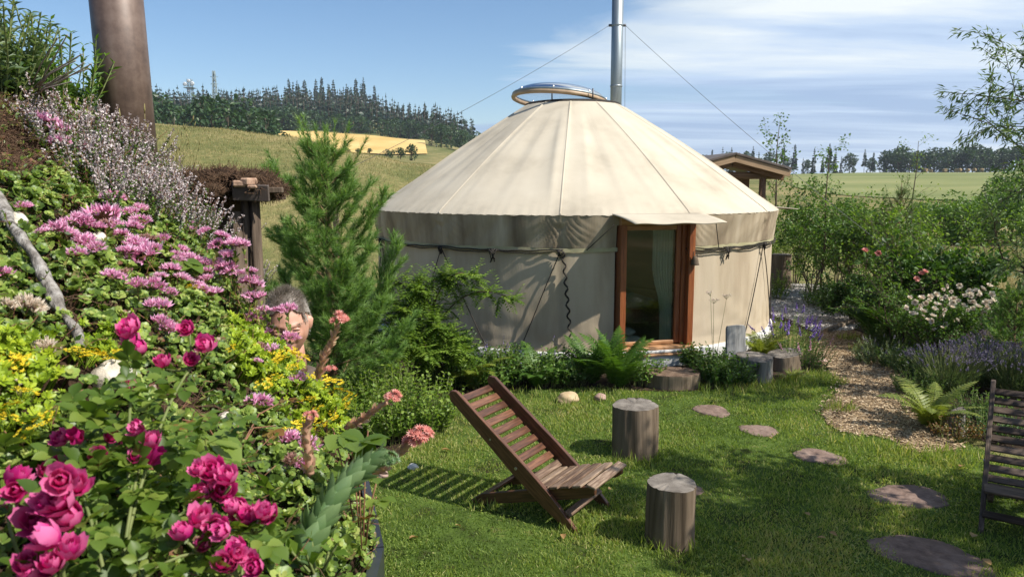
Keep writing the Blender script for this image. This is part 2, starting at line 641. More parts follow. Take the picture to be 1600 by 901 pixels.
def smooth_poly(pts, per=6):
    """closed Catmull-Rom"""
    out = []
    n = len(pts)
    for i in range(n):
        p0, p1, p2, p3 = (Vector(pts[(i + k - 1) % n]) for k in range(4))
        for s in range(per):
            t = s / per
            out.append(tuple(.5 * ((2 * p1) + (p2 - p0) * t + (2 * p0 - 5 * p1 + 4 * p2 - p3) * t * t + (3 * p1 - p0 - 3 * p2 + p3) * t ** 3)))
    return out


def poly_inside_mask(poly, X, Y):
    m = np.zeros(X.shape, bool)
    j = len(poly) - 1
    for i in range(len(poly)):
        xi, yi = poly[i][:2]; xj, yj = poly[j][:2]
        c = ((yi > Y) != (yj > Y)) & (X < (xj - xi) * (Y - yi) / (yj - yi + 1e-12) + xi)
        m ^= c
        j = i
    return m


def sheet(name, poly, z, mat, label, cell=.12, jag=.0, landed=True):
    """flat sheet following the ground, z above it, with the outline of poly"""
    bm = bmesh.new()
    vs = [bm.verts.new((p[0] + jag * wobble(p, 6), p[1] + jag * wobble((p[1], p[0]), 6), 0)) for p in poly]
    fc = bm.faces.new(vs)
    bmesh.ops.triangulate(bm, faces=[fc])
    if cell:
        xs = [p[0] for p in poly]; ys = [p[1] for p in poly]
        for axis, lo, hi in ((0, min(xs), max(xs)), (1, min(ys), max(ys))):
            k = lo + cell
            while k < hi:
                co = (k, 0, 0) if axis == 0 else (0, k, 0)
                no = (1, 0, 0) if axis == 0 else (0, 1, 0)
                bmesh.ops.bisect_plane(bm, geom=bm.verts[:] + bm.edges[:] + bm.faces[:], plane_co=co, plane_no=no)
                k += cell
    for v in bm.verts:
        v.co.z = (land(v.co.x, v.co.y) if landed else 0) + z
    bm.normal_update()
    for f in bm.faces:
        if f.normal.z < 0:
            f.normal_flip()
    me = bpy.data.meshes.new(name)
    bm.to_mesh(me); bm.free()
    me.materials.append(mat)
    for pl in me.polygons:
        pl.use_smooth = True
    return structure(name, me, label)


noise_mat('lawn_soil', [(.34, (.035, .030, .015)), (.46, (.055, .085, .018)), (.6, (.085, .13, .026)), (.72, (.16, .15, .055))], 3.2, 9, bump=.5, bscale=40, coords='World', spec=.05, nrough=.7)
noise_mat('soil', [(.3, (.018, .012, .008)), (.55, (.045, .030, .020)), (.75, (.10, .068, .045))], 9, 8, bump=.9, bscale=35, coords='World', spec=.1)
noise_mat('chip_base', [(.3, (.13, .085, .045)), (.5, (.27, .19, .11)), (.7, (.42, .31, .19))], 30, 6, bump=.7, coords='World', spec=.1)
noise_mat('gravel_base', [(.3, (.20, .175, .15)), (.5, (.38, .35, .31)), (.7, (.52, .48, .44))], 26, 6, bump=.7, coords='World', spec=.1)
noise_mat('wheat', [(.3, (.46, .31, .10)), (.5, (.58, .40, .15)), (.7, (.66, .48, .21))], .05, 8, bump=.3, bscale=1.5, coords='World', stretch=(1, .35, 1), spec=.05)
noise_mat('hay_meadow', [(.3, (.14, .165, .06)), (.5, (.20, .215, .085)), (.7, (.27, .26, .115))], .04, 7, bump=.2, bscale=1.0, coords='World', stretch=(.4, 1, 1), spec=.05)

LAWN = smooth_poly([(-3.2, .4), (-3.0, 4), (-2.3, 7.2), (-.9, 8.7), (.8, 8.75), (2.2, 8.5), (3.1, 9.0), (4.0, 9.6), (4.9, 8.6), (4.3, 7.0),
                    (4.7, 5.6), (6.2, 4.0), (6.2, .4), (2, -1.5), (-1.5, -1.5)])
sheet('lawn', LAWN, .004, M['lawn_soil'], 'short green lawn in front of the yurt', .4)
PATH = smooth_poly([tuple(G(a, b))[:2] for a, b in [(1278, 522), (1345, 520), (1370, 560), (1412, 592), (1426, 640), (1474, 672), (1500, 700), (1430, 706), (1382, 684),
                                                    (1306, 672), (1285, 640), (1312, 602), (1280, 558)]])
sheet('chip_path', PATH, .012, M['chip_base'], 'curving path of pale wood chips beside the lawn', .25, .02)
GRAVEL = smooth_poly([tuple(G(a, b))[:2] for a, b in [(1190, 448), (1290, 446), (1350, 470), (1352, 496), (1332, 514), (1275, 518), (1235, 500), (1180, 480)]])
sheet('gravel_path', GRAVEL, .010, M['gravel_base'], 'pale gravel path curving round the yurt', .3, .02)
BED_R = smooth_poly([(4.9, 13.9), (5.0, 11.6), (4.75, 10.0), (4.45, 8.5), (4.4, 7.3), (4.6, 6.6), (6.0, 5.9), (9, 6), (10, 10), (10.5, 15), (9.5, 18.5), (8, 17.2), (7.4, 14.8)])
sheet('flower_bed', BED_R, .006, M['soil'], 'dark soil bed planted with shrubs beside the path', .5)
BED_Y = smooth_poly([(-3.0, 9.6), (-2.6, 7.6), (-1.9, 6.4), (-1.2, 6.25), (-.75, 7.2), (-.5, 8.3), (.8, 8.6), (2.0, 8.45), (3.2, 8.9), (4.1, 9.55), (4.3, 10.6), (3.6, 11), (1.2, 10), (-1.0, 10.4), (-2.6, 11.5)])
sheet('border_bed', BED_Y, .008, M['soil'], 'dark soil border at the foot of the yurt', .4)

WHEAT = [(math.sin(px_az(p)) * d, math.cos(px_az(p)) * d) for p, d in
         [(418, 345), (470, 352), (540, 350), (610, 345), (664, 330), (668, 240), (640, 215), (600, 205), (560, 205), (510, 225), (450, 290)]]
sheet('wheat_field', WHEAT, .35, M['wheat'], 'ripe golden grain field below the wooded hill', 7)
HAY = [(math.sin(px_az(p)) * d, math.cos(px_az(p)) * d) for p, d in
       [(1240, 350), (1350, 352), (1450, 352), (1600, 350), (1800, 340), (1800, 120), (1600, 85), (1450, 85), (1330, 100), (1240, 130)]]
sheet('hay_field', HAY, .10, M['hay_meadow'], 'mown green hay field rising beyond the garden', 6)

# ------------------------------------------------------------------ far trees
def conifer_geo(rng, h=18.0, w=3.2, tiers=15, per=8, bare=.12):
    g = Geo()
    g.tube([(0, 0, 0), (0, 0, h * .96)], [h * .013, h * .003], 5, 1, .4)
    d, T, S, W = [], [], [], []
    for i in range(tiers):
        t = bare + (1 - bare) * (i + .3 * rng.random()) / tiers
        rr = w * (1 - t) ** .75 * rng.uniform(.75, 1.15) + .15
        for k in range(per):
            a = (k + rng.random()) / per * 6.283
            d.append((math.cos(a), math.sin(a), -.32 + .55 * t + rng.uniform(-.1, .1)))
            T.append((0, 0, t * h + rng.uniform(-.1, .1)))
            S.append(rr * rng.uniform(.7, 1.15)); W.append(rr * rng.uniform(.7, 1.0) + .35)
    Mx = frames(np.array(d), unit(np.array([0, 0, .55]) + rng.normal(size=(len(d), 3)) * .6), np.array(S), np.array(W))
    tv = np.array([(0, 0, 0), (.5, .55, -.12), (.16, 1, -.1), (-.16, .95, -.16), (-.5, .5, -.12)])
    g.stamp(tv, np.array([(0, 1, 2), (0, 2, 3), (0, 3, 4)]), Mx, np.array(T), rng.random(len(T)), 0, False)
    g.tube([(0, 0, h * .9), (0, 0, h)], [h * .012, .01], 4, 0, .6)
    return g


def blob_points(rng, n, lobes, shell=.55):
    """points through a crown of several lobes [(centre, radius3)], denser near the outside"""
    idx = rng.integers(0, len(lobes), n)
    c = np.array([l[0] for l in lobes])[idx]; r = np.array([l[1] for l in lobes])[idx]
    d = rand_dirs(n, rng)
    k = (shell + (1 - shell) * rng.random(n) ** .6)[:, None] * rng.uniform(.85, 1.12, (n, 1))
    return c + d * r * k, d


def round_tree_geo(rng, h=9.0, w=3.2, n=520, leaf=.75, trunk=.14, lobes=9, low=.22):
    g = Geo()
    g.tube([(0, 0, -.2), (.05 * h * .2, 0, h * .35), (0, 0, h * .8)], [trunk * 1.3, trunk, trunk * .3], 6, 1)
    L = []
    for i in range(lobes):
        a = rng.random() * 6.283
        z = h * rng.uniform(low + .1, .84)
        rad = w * .55 * math.sin(math.pi * min(.95, max(.18, (z / h - low) / (1 - low) * .75 + .2)))
        rr = w * rng.uniform(.34, .52)
        L.append((np.array((math.cos(a) * rad, math.sin(a) * rad, z)), np.array((rr, rr, rr * rng.uniform(.7, 1)))))
        g.tube([(0, 0, h * .3), tuple(L[-1][0])], [trunk * .6, trunk * .15], 4, 1)
    P, d = blob_points(rng, n, L)
    dd = unit(d + rng.normal(size=d.shape) * .7)
    sz = leaf * rng.uniform(.6, 1.25, n)
    g.stamp(*LEAF2, frames(dd, unit(d + np.array([0, 0, .7]) + rng.normal(size=d.shape) * .5), sz, sz * .75), P,
            np.clip(rng.normal(.5, .22, n), 0, 1), 0, False)
    return g


FARM = [M['conifer_far'], M['bark']]
FARL = [M['leaf_far'], M['bark']]
rngf = np.random.default_rng(11)
con_tpl = [conifer_geo(rngf, 18, w, t, 8, b) for w, t, b in ((3.0, 15, .10), (3.5, 16, .25), (2.6, 13, .05), (3.1, 12, .4))]
rnd_tpl = [round_tree_geo(rngf, 9, w, 560, .8, low=.02, lobes=11) for w in (3.0, 3.8, 3.3)]


def split_geo(g, mats):
    """crown and trunk meshes of a tree template"""
    out = []
    for mi in (0, 1):
        h = Geo(); h.v, h.var, h.n = g.v, g.var, g.n
        h.f = [(f, 0, s) for f, m, s in g.f if m == mi]
        me = h.mesh('crown' if mi == 0 else 'trunk', mats[mi])
        bm = bmesh.new(); bm.from_mesh(me)
        bmesh.ops.delete(bm, geom=[v for v in bm.verts if not v.link_faces], context='VERTS')
        bm.to_mesh(me); bm.free()
        out.append(me)
    return out


con_me = [split_geo(g, FARM) for g in con_tpl]
rnd_me = [split_geo(g, FARL) for g in rnd_tpl]


def far_thing(name, label, cat, group, me, x, y, s, sz=None, rz=None, z=None):
    o = thing(name, label, cat, (x, y, (land(x, y) if z is None else z) - .1), rz if rz is not None else random.random() * 6.28, group)
    obj('crown', me[0], o)
    obj('trunk', me[1], o)
    o.scale = (s, s, sz or s)
    return o


def pol(px, d):
    a = px_az(px)
    return math.sin(a) * d, math.cos(a) * d


def merge_instances(tpls, spots, mats, name, label, cat):
    g = Geo()
    for i, (x, y, s, sz, a) in enumerate(spots):
        t = tpls[i % len(tpls)]
        c, sn = math.cos(a), math.sin(a)
        Rm = np.array([[c * s, -sn * s, 0], [sn * s, c * s, 0], [0, 0, sz]])
        T = np.array([x, y, land(x, y) - .2])
        v0 = np.concatenate(t.v)
        base = g.n
        g.v.append(v0 @ Rm.T + T); g.var.append(np.clip(np.concatenate(t.var) * .7 + rngf.uniform(0, .35), 0, 1)); g.n += len(v0)
        for f, m, s_ in t.f:
            g.f.append((f + base, m, s_))
    return stuff(name, g.mesh(name, mats), label, cat)


# the wood on the hill reads as one mass; the trees standing out along its crest are things of their own
light_con = [conifer_geo(rngf, 18, w, 7, 5, b) for w, b in ((3.4, .1), (3.8, .2))]
light_rnd = [round_tree_geo(rngf, 9, w, 165, 1.15, lobes=8, low=.0) for w in (3.4, 4.0)]
spots = []
for i in range(950):
    px = rngf.uniform(60, 740); d = rngf.uniform(365, 640)
    if px > 640: d = rngf.uniform(370, 520)
    s = rngf.uniform(.72, 1.05)
    x, y = pol(px, d); spots.append((x, y, s, s * rngf.uniform(.85, 1.1), rngf.random() * 6))
merge_instances(light_con, spots, FARM, 'hillside_wood', 'dark spruce wood covering the hillside', 'wood')
spots = []
for i in range(300):
    px = rngf.uniform(60, 480); d = rngf.uniform(175, 360)
    if px > 420: d = rngf.uniform(345, 372)
    s = rngf.uniform(.75, 1.2)
    x, y = pol(px, d); spots.append((x, y, s, s * rngf.uniform(.75, 1.1), rngf.random() * 6))
for i in range(110):
    px = rngf.uniform(470, 760); d = rngf.uniform(352, 385)
    s = rngf.uniform(.7, 1.05)
    x, y = pol(px, d); spots.append((x, y, s, s * rngf.uniform(.75, 1.1), rngf.random() * 6))
merge_instances(light_rnd, spots, FARL, 'wood_edge', 'leafy trees along the foot of the dark spruce wood', 'wood')

for i in range(66):
    px = 236 + i * 6.6 + random.uniform(-3, 3)
    d = random.uniform(585, 640) if px < 600 else random.uniform(480, 520)
    x, y = pol(px, d)
    s = random.uniform(.8, 1.15) * (1.5 if 440 < px < 590 and i % 7 != 3 else 1.05)
    far_thing('spruce_tree', 'tall dark spruce standing out along the crest of the wooded hill', 'tree', 'spruces along the hill crest',
              con_me[i % 4], x, y, s * random.uniform(.8, 1.0), s)
for i, (px, d, s) in enumerate([(690, 300, .9), (705, 310, 1.0), (722, 300, .9), (675, 305, .8)]):
    x, y = pol(px, d)
    far_thing('field_tree', 'leafy tree at the corner of the golden grain field', 'tree', 'trees at the corner of the grain field', rnd_me[i % 3], x, y, s * 1.1, s * 1.2)
for i, (px, d, s) in enumerate([(398, 150, .5), (372, 155, .45), (420, 170, .42), (450, 180, .40), (543, 186, .22), (560, 190, .25), (578, 192, .25), (604, 190, .3), (626, 175, .42), (643, 170, .5), (612, 180, .3)]):
    x, y = pol(px, d)
    far_thing('hedge_bush', 'round green bush on the edge of the grain field', 'bush', 'bushes along the grain field', rnd_me[i % 3], x, y, s, s * .85)
# tree belt above the hay field and the small trees further left
for i in range(34):
    px = 1388 + i * 7.4 + random.uniform(-3, 3)
    x, y = pol(px, random.uniform(356, 372))
    s = random.uniform(1.05, 1.4)
    far_thing('belt_tree', 'dark leafy tree in the belt above the hay field', 'tree', 'tree belt above the hay field', rnd_me[i % 3], x, y, s * 1.05, s)
for i in range(26):
    px = 1104 + i * 10.6 + random.uniform(-4, 4)
    x, y = pol(px, random.uniform(380, 420))
    s = random.uniform(.5, .8) * (1.3 if px < 1250 else 1)
    far_thing('skyline_tree', 'small tree on the skyline beyond the wooden hut', 'tree', 'small trees on the skyline', con_me[i % 4] if i % 3 else rnd_me[i % 3], x, y, s * (.8 if i % 3 else 1.6), s * (1 if i % 3 else 1.5))
for i, (px, d, s) in enumerate([(1296, 300, .62), (1306, 305, .5)]):
    x, y = pol(px, d)
    far_thing('lone_pine', 'lone conifer standing on the far edge of the hay field', 'tree', 'lone conifers before the hay field', con_me[3 - i], x, y, s, s)
near_tpl = [split_geo(round_tree_geo(rngf, 9, w, 2600, .38, lobes=12, low=.0), [M['leaf_mid'], M['bark']]) for w in (3.6, 4.2)]
for i, (px, d, s) in enumerate([(1452, 40, .24), (1476, 36, .25), (1500, 38, .27), (1522, 36, .25), (1545, 40, .30), (1568, 36, .28), (1592, 38, .30), (1616, 36, .3), (1586, 62, .45)]):
    x, y = pol(px, d)
    far_thing('thicket_tree', 'bushy green tree in the thicket below the hay field', 'tree', 'thicket below the hay field', near_tpl[i % 2], x, y, s * 1.1, s * .95)


# hay bales, mast and pylon
def bale_mesh():
    g = Geo()
    n = 14
    for s in (-1, 1):
        pass
    pts = [(-.6, 0, 0), (-.58, 0, 0), (.58, 0, 0), (.6, 0, 0)]
    g.tube(pts, [.52, .62, .62, .52], n)
    g.tube([(-.3, 0, 0), (-.27, 0, 0)], .635, n)
    g.tube([(.27, 0, 0), (.3, 0, 0)], .635, n)
    noise_mat('hay', [(.3, (.19, .135, .07)), (.7, (.30, .22, .12))], 8, 5)
    return g.mesh('hay_bale', M['hay'])


bm_ = bale_mesh()
for px, d in [(1448, 300), (1456, 318), (1478, 300), (1496, 305), (1501, 300), (1514, 310), (1524, 296), (1536, 315)]:
    x, y = pol(px, d)
    o = obj('hay_bale', bm_, None, (x, y, land(x, y) + .9), (0, 0, random.random() * 3), 1.0)
    tag(o, 'round hay bale lying on the mown field', 'hay bale', 'hay bales on the mown field')

flat_mat('steel_far', (.20, .25, .26), .6, .3)
flat_mat('dish_white', (.55, .57, .58), .6)


def lattice(name, label, cat, x, y, h, w0, w1, bays, rad):
    z0 = land(x, y)
    t = thing(name, label, cat, (x, y, z0))
    for sx, sy in ((-1, -1), (1, -1), (1, 1), (-1, 1)):
        g = Geo(); g.tube([(sx * w0, sy * w0, 0), (sx * w1, sy * w1, h)], rad, 4)
        obj('leg', g.mesh('leg', M['steel_far']), t)
    g = Geo()
    for b in range(bays):
        for k in range(4):
            za, zb = h * b / bays, h * (b + 1) / bays
            wa, wb = w0 + (w1 - w0) * b / bays, w0 + (w1 - w0) * (b + 1) / bays
            c = [(-1, -1), (1, -1), (1, 1), (-1, 1)]
            p, q = c[k], c[(k + 1) % 4]
            g.tube([(p[0] * wa, p[1] * wa, za), (q[0] * wb, q[1] * wb, zb)], rad * .6, 4)
            g.tube([(q[0] * wa, q[1] * wa, za), (p[0] * wb, p[1] * wb, zb)], rad * .6, 4)
    obj('bracing', g.mesh('bracing', M['steel_far']), t)
    return t


x, y = pol(341, 210)
py_ = lattice('lattice_pylon', 'slim grey lattice pylon in front of the wooded hill', 'pylon', x, y, 17.5, .95, .22, 12, .10)
for zz in (14.2, 16.0):
    g = Geo(); g.tube([(-1.0, 0, zz), (1.0, 0, zz)], .06, 4)
    obj('crossarm', g.mesh('crossarm', M['steel_far']), py_)
x, y = pol(303, 560)
mt = lattice('radio_mast', 'radio mast with white dishes above the spruce wood', 'mast', x, y, 26, 1.6, 1.3, 10, .2)
g = Geo(); g.add([(-3.2, -3.2, 20), (3.2, -3.2, 20), (3.2, 3.2, 20), (-3.2, 3.2, 20), (-3.2, -3.2, 20.4), (3.2, -3.2, 20.4), (3.2, 3.2, 20.4), (-3.2, 3.2, 20.4)],
                [(0, 1, 2, 3)[::-1], (4, 5, 6, 7), (0, 1, 5, 4), (1, 2, 6, 5), (2, 3, 7, 6), (3, 0, 4, 7)], smooth=False)
obj('platform', g.mesh('platform', M['steel_far']), mt)
for dx, zz, r_ in ((-2.4, 22.5, 1.4), (.2, 24.6, 1.2), (2.6, 22.8, 1.5), (0, 18.5, 1.1)):
    g = Geo()
    g.tube([(dx, -2.6, zz), (dx, -2.3, zz), (dx, -1.6, zz)], [r_ * .6, r_, r_ * .35], 12)
    obj('dish', g.mesh('dish', M['dish_white']), mt)

# meadow grass left of the yurt and right of the garden: too many blades to count
N = 60000
px = NR.uniform(60, 760, N); dd = 11 + 50 * NR.random(N) ** 1.3
k = NR.random(N) < .28
px[k] = NR.uniform(1440, 1750, k.sum()); dd[k] = 19 + 20 * NR.random(k.sum()) ** 1.4
az = np.arctan((px - 800) / FPX * .985)
X, Y = np.sin(az) * dd, np.cos(az) * dd
Z = np.array([land(a, b) for a, b in zip(X, Y)]) - .02
d = unit(np.stack([NR.normal(0, .3, N), NR.normal(0, .3, N), np.ones(N)], 1))
h = NR.uniform(.03, .13, N) * (1 + dd / 80)
g = Geo()
patch = np.array([wobble((a, b), .35) for a, b in zip(X, Y)]) * .22
g.stamp(*NEEDLE, frames(d, rand_dirs(N), h, .006 + dd * .0006), np.stack([X, Y, Z], 1), np.clip(NR.normal(.56, .2, N) + patch * 1.3, 0, 1), 0, False)
stuff('meadow_grass', g.mesh('meadow_grass', M['dry_grass']), 'long dry meadow grass on the slope behind the garden', 'grass')

# ------------------------------------------------------------------ yurt
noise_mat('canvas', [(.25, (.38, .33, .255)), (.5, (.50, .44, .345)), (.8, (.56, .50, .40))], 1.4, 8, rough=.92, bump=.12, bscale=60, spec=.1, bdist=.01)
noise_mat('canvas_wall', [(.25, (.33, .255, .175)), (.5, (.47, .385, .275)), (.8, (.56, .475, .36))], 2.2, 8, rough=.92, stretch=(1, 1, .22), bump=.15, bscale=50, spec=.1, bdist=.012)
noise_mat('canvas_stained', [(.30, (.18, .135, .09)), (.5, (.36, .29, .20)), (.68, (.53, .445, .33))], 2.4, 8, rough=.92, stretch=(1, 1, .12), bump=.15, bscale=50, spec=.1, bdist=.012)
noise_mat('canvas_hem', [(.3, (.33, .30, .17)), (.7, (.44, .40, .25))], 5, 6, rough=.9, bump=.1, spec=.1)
noise_mat('plinth', [(.3, (.42, .41, .39)), (.5, (.66, .65, .62)), (.8, (.78, .77, .74))], 5, 8, rough=.8, bump=.3, bscale=30, spec=.2)
noise_mat('rope', [(.3, (.020, .017, .014)), (.7, (.055, .047, .04))], 60, 4, rough=.9, bump=.4)
noise_mat('door_wood', [(.3, (.15, .040, .014)), (.5, (.25, .075, .024)), (.75, (.36, .125, .042))], 6, 7, rough=.42, stretch=(9, 9, .6), bump=.12, spec=.45)
noise_mat('door_wood_flat', [(.3, (.28, .12, .05)), (.5, (.42, .22, .10)), (.75, (.56, .33, .17))], 6, 7, rough=.5, stretch=(.6, 9, 9), bump=.12, spec=.4)
noise_mat('pole_wood', [(.3, (.30, .20, .12)), (.7, (.46, .33, .21))], 6, 6, rough=.45, bump=.1, spec=.4)
noise_mat('zinc', [(.3, (.20, .235, .255)), (.7, (.33, .37, .39))], 6, 5, rough=.48, bump=.05, metallic=.75, stretch=(1, 1, .2))
flat_mat('wire', (.10, .10, .11), .5, .6)
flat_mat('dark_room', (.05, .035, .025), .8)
flat_mat('bolt', (.75, .75, .75), .3, .8)
leaf_mat('net_curtain', GREEN((.72, .75, .68), (.85, .87, .80)), .5, .8, (1, 1, .95, 1))
noise_mat('floor_wood', [(.3, (.16, .09, .045)), (.7, (.28, .17, .09))], 4, 6, rough=.5, stretch=(8, .7, 8), bump=.1)


def glass_mat(name, ior_fac=1.0, tint=(1, 1, 1), rough=0.0):
    m, nt, p, out = new_mat(name)
    tr = nd(nt, 'ShaderNodeBsdfTransparent'); tr.inputs[0].default_value = (*tint, 1)
    gl = nd(nt, 'ShaderNodeBsdfGlossy'); gl.inputs['Roughness'].default_value = rough
    fr = nd(nt, 'ShaderNodeFresnel', IOR=1.5)
    mx = nd(nt, 'ShaderNodeMixShader')
    nt.links.new(mathn(nt, 'MULTIPLY', fr.outputs[0], ior_fac, True), mx.inputs[0])
    nt.links.new(tr.outputs[0], mx.inputs[1]); nt.links.new(gl.outputs[0], mx.inputs[2])
    nt.links.new(mx.outputs[0], out.inputs[0])
    return m


glass_mat('glass', 1.0, (.80, .86, .83))
glass_mat('acrylic', 1.3, (.86, .88, .92))

YC = Vector((1.04, 13.0, 0))
YR, EAVE, TOPR, TOPZ = 3.33, 2.03, .80, 3.76
LIP = .085
WALL0, RIM = .18, 1.60
yurt = thing('yurt', 'large round beige canvas yurt with a glazed wooden door', 'yurt', YC)
SEAM0, NSEAM = R(-7), 12         # seam angle measured from -Y towards +X


def yp(th, r, z):
    return (math.sin(th) * r, -math.cos(th) * r, z)


def seam_d(th):
    k = (th - SEAM0) / (2 * math.pi / NSEAM)
    return (k - round(k)) * (2 * math.pi / NSEAM)


def grid(g, nu, nv, fn, mat=0, closed=True, skip=None, var=.5):
    v = []
    cols = nu if closed else nu + 1
    for j in range(nv + 1):
        for i in range(cols):
            v.append(fn(i / nu, j / nv))
    f = []
    for j in range(nv):
        for i in range(nu):
            if skip and skip((i + .5) / nu, (j + .5) / nv):
                continue
            k = (i + 1) % cols if closed else i + 1
            f.append((j * cols + i, j * cols + k, (j + 1) * cols + k, (j + 1) * cols + i))
    g.add(v, f, mat, var)


DOOR_TH, DOOR_W = R(15), 1.07
DH = math.asin(DOOR_W / 2 / YR) + .002


def angd(a, b):
    return (a - b + math.pi) % (2 * math.pi) - math.pi


# roof canvas: cloth sagging a little between rafters, with raised seams and long soft folds
def roof_fn(u, v):
    th = u * 2 * math.pi - math.pi
    r = YR + LIP + (TOPR - YR - LIP) * v
    z = EAVE + (TOPZ - EAVE) * v
    z += .05 * math.sin(math.pi * v) - .055 * math.sin(math.pi * v) * (abs(seam_d(th)) / (math.pi / NSEAM)) ** .8
    sd = seam_d(th) * r
    z += .014 * math.exp(-(sd / .012) ** 2) * (1 if v < .985 else 0)
    # rafters
    z += .007 * math.cos(th * 36) * math.sin(math.pi * min(1, v * 1.1))
    # slack folds running down to the eave, drifting sideways
    for k, (t0, drift, amp, wd) in enumerate(FOLDS):
        c = angd(th, t0 + drift * (1 - v)) * r
        z += amp * math.exp(-(c / wd) ** 2) * smooth01(0, .25, v) * smooth01(1.0, .55, v)
    # gathers near the hem
    z += .006 * math.sin(th * 150 + 2 * math.sin(th * 31)) * math.exp(-v * 22)
    if v < .02:
        z -= .012
    return yp(th, r, z)


FOLDS = [(R(-7 - 30 * 6 + k * 7.5 + 3 * math.sin(k * 2.3)), R(4 * math.sin(k * 1.7)), .010 * (.4 + .6 * abs(math.sin(k * 3.1))), .035 + .03 * abs(math.cos(k * 1.3))) for k in range(48)]
g = Geo(); grid(g, 540, 36, roof_fn)
obj('roof_canvas', g.mesh('roof_canvas', M['canvas']), yurt)

for k in range(NSEAM):                          # sewn seam tapes
    th0 = SEAM0 + k * 2 * math.pi / NSEAM
    v, f = [], []
    for j in range(45):
        for s in (-1, 0, 1):
            vv = j / 44 * .985
            r0 = YR + LIP + (TOPR - YR - LIP) * vv
            q = Vector(roof_fn(((th0 + s * .013 / r0 + math.pi) / (2 * math.pi)), vv))
            v.append((q.x, q.y, q.z + (.006 if s == 0 else .0035)))
    for j in range(44):
        for s in (0, 1):
            f.append((j * 3 + s, j * 3 + s + 1, j * 3 + s + 4, j * 3 + s + 3))
    g = Geo(); g.add(v, f)
    obj('seam_tape', g.mesh('seam_tape', M['canvas']), yurt)


# valance hanging below the eave, pulled into gathers at every seam
def val_fn(u, v):
    th = u * 2 * math.pi - math.pi
    z = EAVE - .008 - (EAVE - RIM) * v
    s = abs(seam_d(th)) * YR
    r = YR + LIP - .004 - (LIP - .026) * v
    fan = math.exp(-(s / .28) ** 2)
    r += .013 * math.sin((s + .02) * 95 / (.22 + .9 * v * v + s * 1.6)) * fan * math.sin(math.pi * min(1, v * .9 + .08))
    r -= .022 * math.exp(-(s / .05) ** 2) * smooth01(0, .8, v)
    r += .010 * math.sin(th * 23 + 4 * v) * math.sin(math.pi * v) + .004 * math.sin(th * 91 + 9 * v)
    return yp(th, r, z - .03 * math.sin(math.pi * abs(seam_d(th)) / (math.pi / NSEAM)) * 0 + .018 * math.exp(-(s / .3) ** 2) * 0)


door_skip = lambda u, v: abs(angd(u * 2 * math.pi - math.pi, DOOR_TH)) < DH
g = Geo(); grid(g, 720, 16, val_fn, 0, True, lambda u, v: door_skip(u, v) and v > .3)
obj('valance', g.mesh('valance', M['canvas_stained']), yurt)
g = Geo(); grid(g, 360, 2, lambda u, v: yp(u * 2 * math.pi - math.pi, YR + .024 + .004 * math.sin(u * 500), RIM - .006 - .055 * v + .008 * math.sin(u * 75)), 0, True, door_skip)
obj('valance_hem', g.mesh('valance_hem', M['canvas_hem']), yurt)


def wall_fn(u, v):
    th = u * 2 * math.pi - math.pi
    z = RIM + .04 - (RIM + .04 - WALL0) * v
    r = YR + .004
    # slack diagonal and horizontal creases
    a = .010 * math.sin(th * 9 + 1.3) * math.sin(math.pi * v)
    a += .0045 * math.sin(z * 17 + th * 26 + 2.2 * math.sin(th * 7)) * smooth01(.35, .85, v) * (.35 + .65 * abs(math.sin(th * 6 + .4)))
    a += .0035 * math.sin(z * 31 - th * 44 + math.sin(th * 11)) * smooth01(.5, .95, v) * abs(math.sin(th * 4 + 1.9))
    a += .0015 * math.sin(th * 97 + z * 2 + 3 * math.sin(th * 13)) + .0018 * math.sin(th * 37 + 2 * math.sin(z * 3 + th * 5))
    s = abs(seam_d(th)) * YR
    a -= .014 * math.exp(-(s / .06) ** 2)
    if v > .93:
        a += .012
    return yp(th, r + a, z)


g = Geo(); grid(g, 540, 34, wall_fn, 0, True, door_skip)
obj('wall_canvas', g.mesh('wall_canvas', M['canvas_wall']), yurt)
# plinth
g = Geo(); grid(g, 180, 4, lambda u, v: yp(u * 2 * math.pi - math.pi, [YR - .05, YR + .05, YR + .065, YR + .06, YR + .03][round(v * 4)], [.20, .20, .185, .03, -.06][round(v * 4)]))
obj('plinth', g.mesh('plinth', M['plinth']), yurt)
# interior shell and floor
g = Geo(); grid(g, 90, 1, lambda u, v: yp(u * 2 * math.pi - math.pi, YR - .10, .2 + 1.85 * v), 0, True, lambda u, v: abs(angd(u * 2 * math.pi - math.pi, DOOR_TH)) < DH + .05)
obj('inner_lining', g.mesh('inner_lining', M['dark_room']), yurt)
g = Geo(); g.add([yp(i / 64 * 6.2832, YR - .08, .21) for i in range(64)], [tuple(range(64))], smooth=False)
obj('inner_floor', g.mesh('inner_floor', M['floor_wood']), yurt)


def rope_on_wall(pts, rad=.008, name='rope', lift=.014, n=14, sag=0.0):
    """pts: list of (angle, z); follows the wall"""
    P = []
    for (a0, z0), (a1, z1) in zip(pts[:-1], pts[1:]):
        for i in range(n + 1):
            t = i / n
            th = a0 + (a1 - a0) * t; z = z0 + (z1 - z0) * t - sag * 4 * t * (1 - t)
            P.append(yp(th, YR + .03 + lift, z + .004 * math.sin(th * 60)))
    g = Geo(); g.tube(P, rad, 6)
    return obj(name, g.mesh(name, M['rope']), yurt)


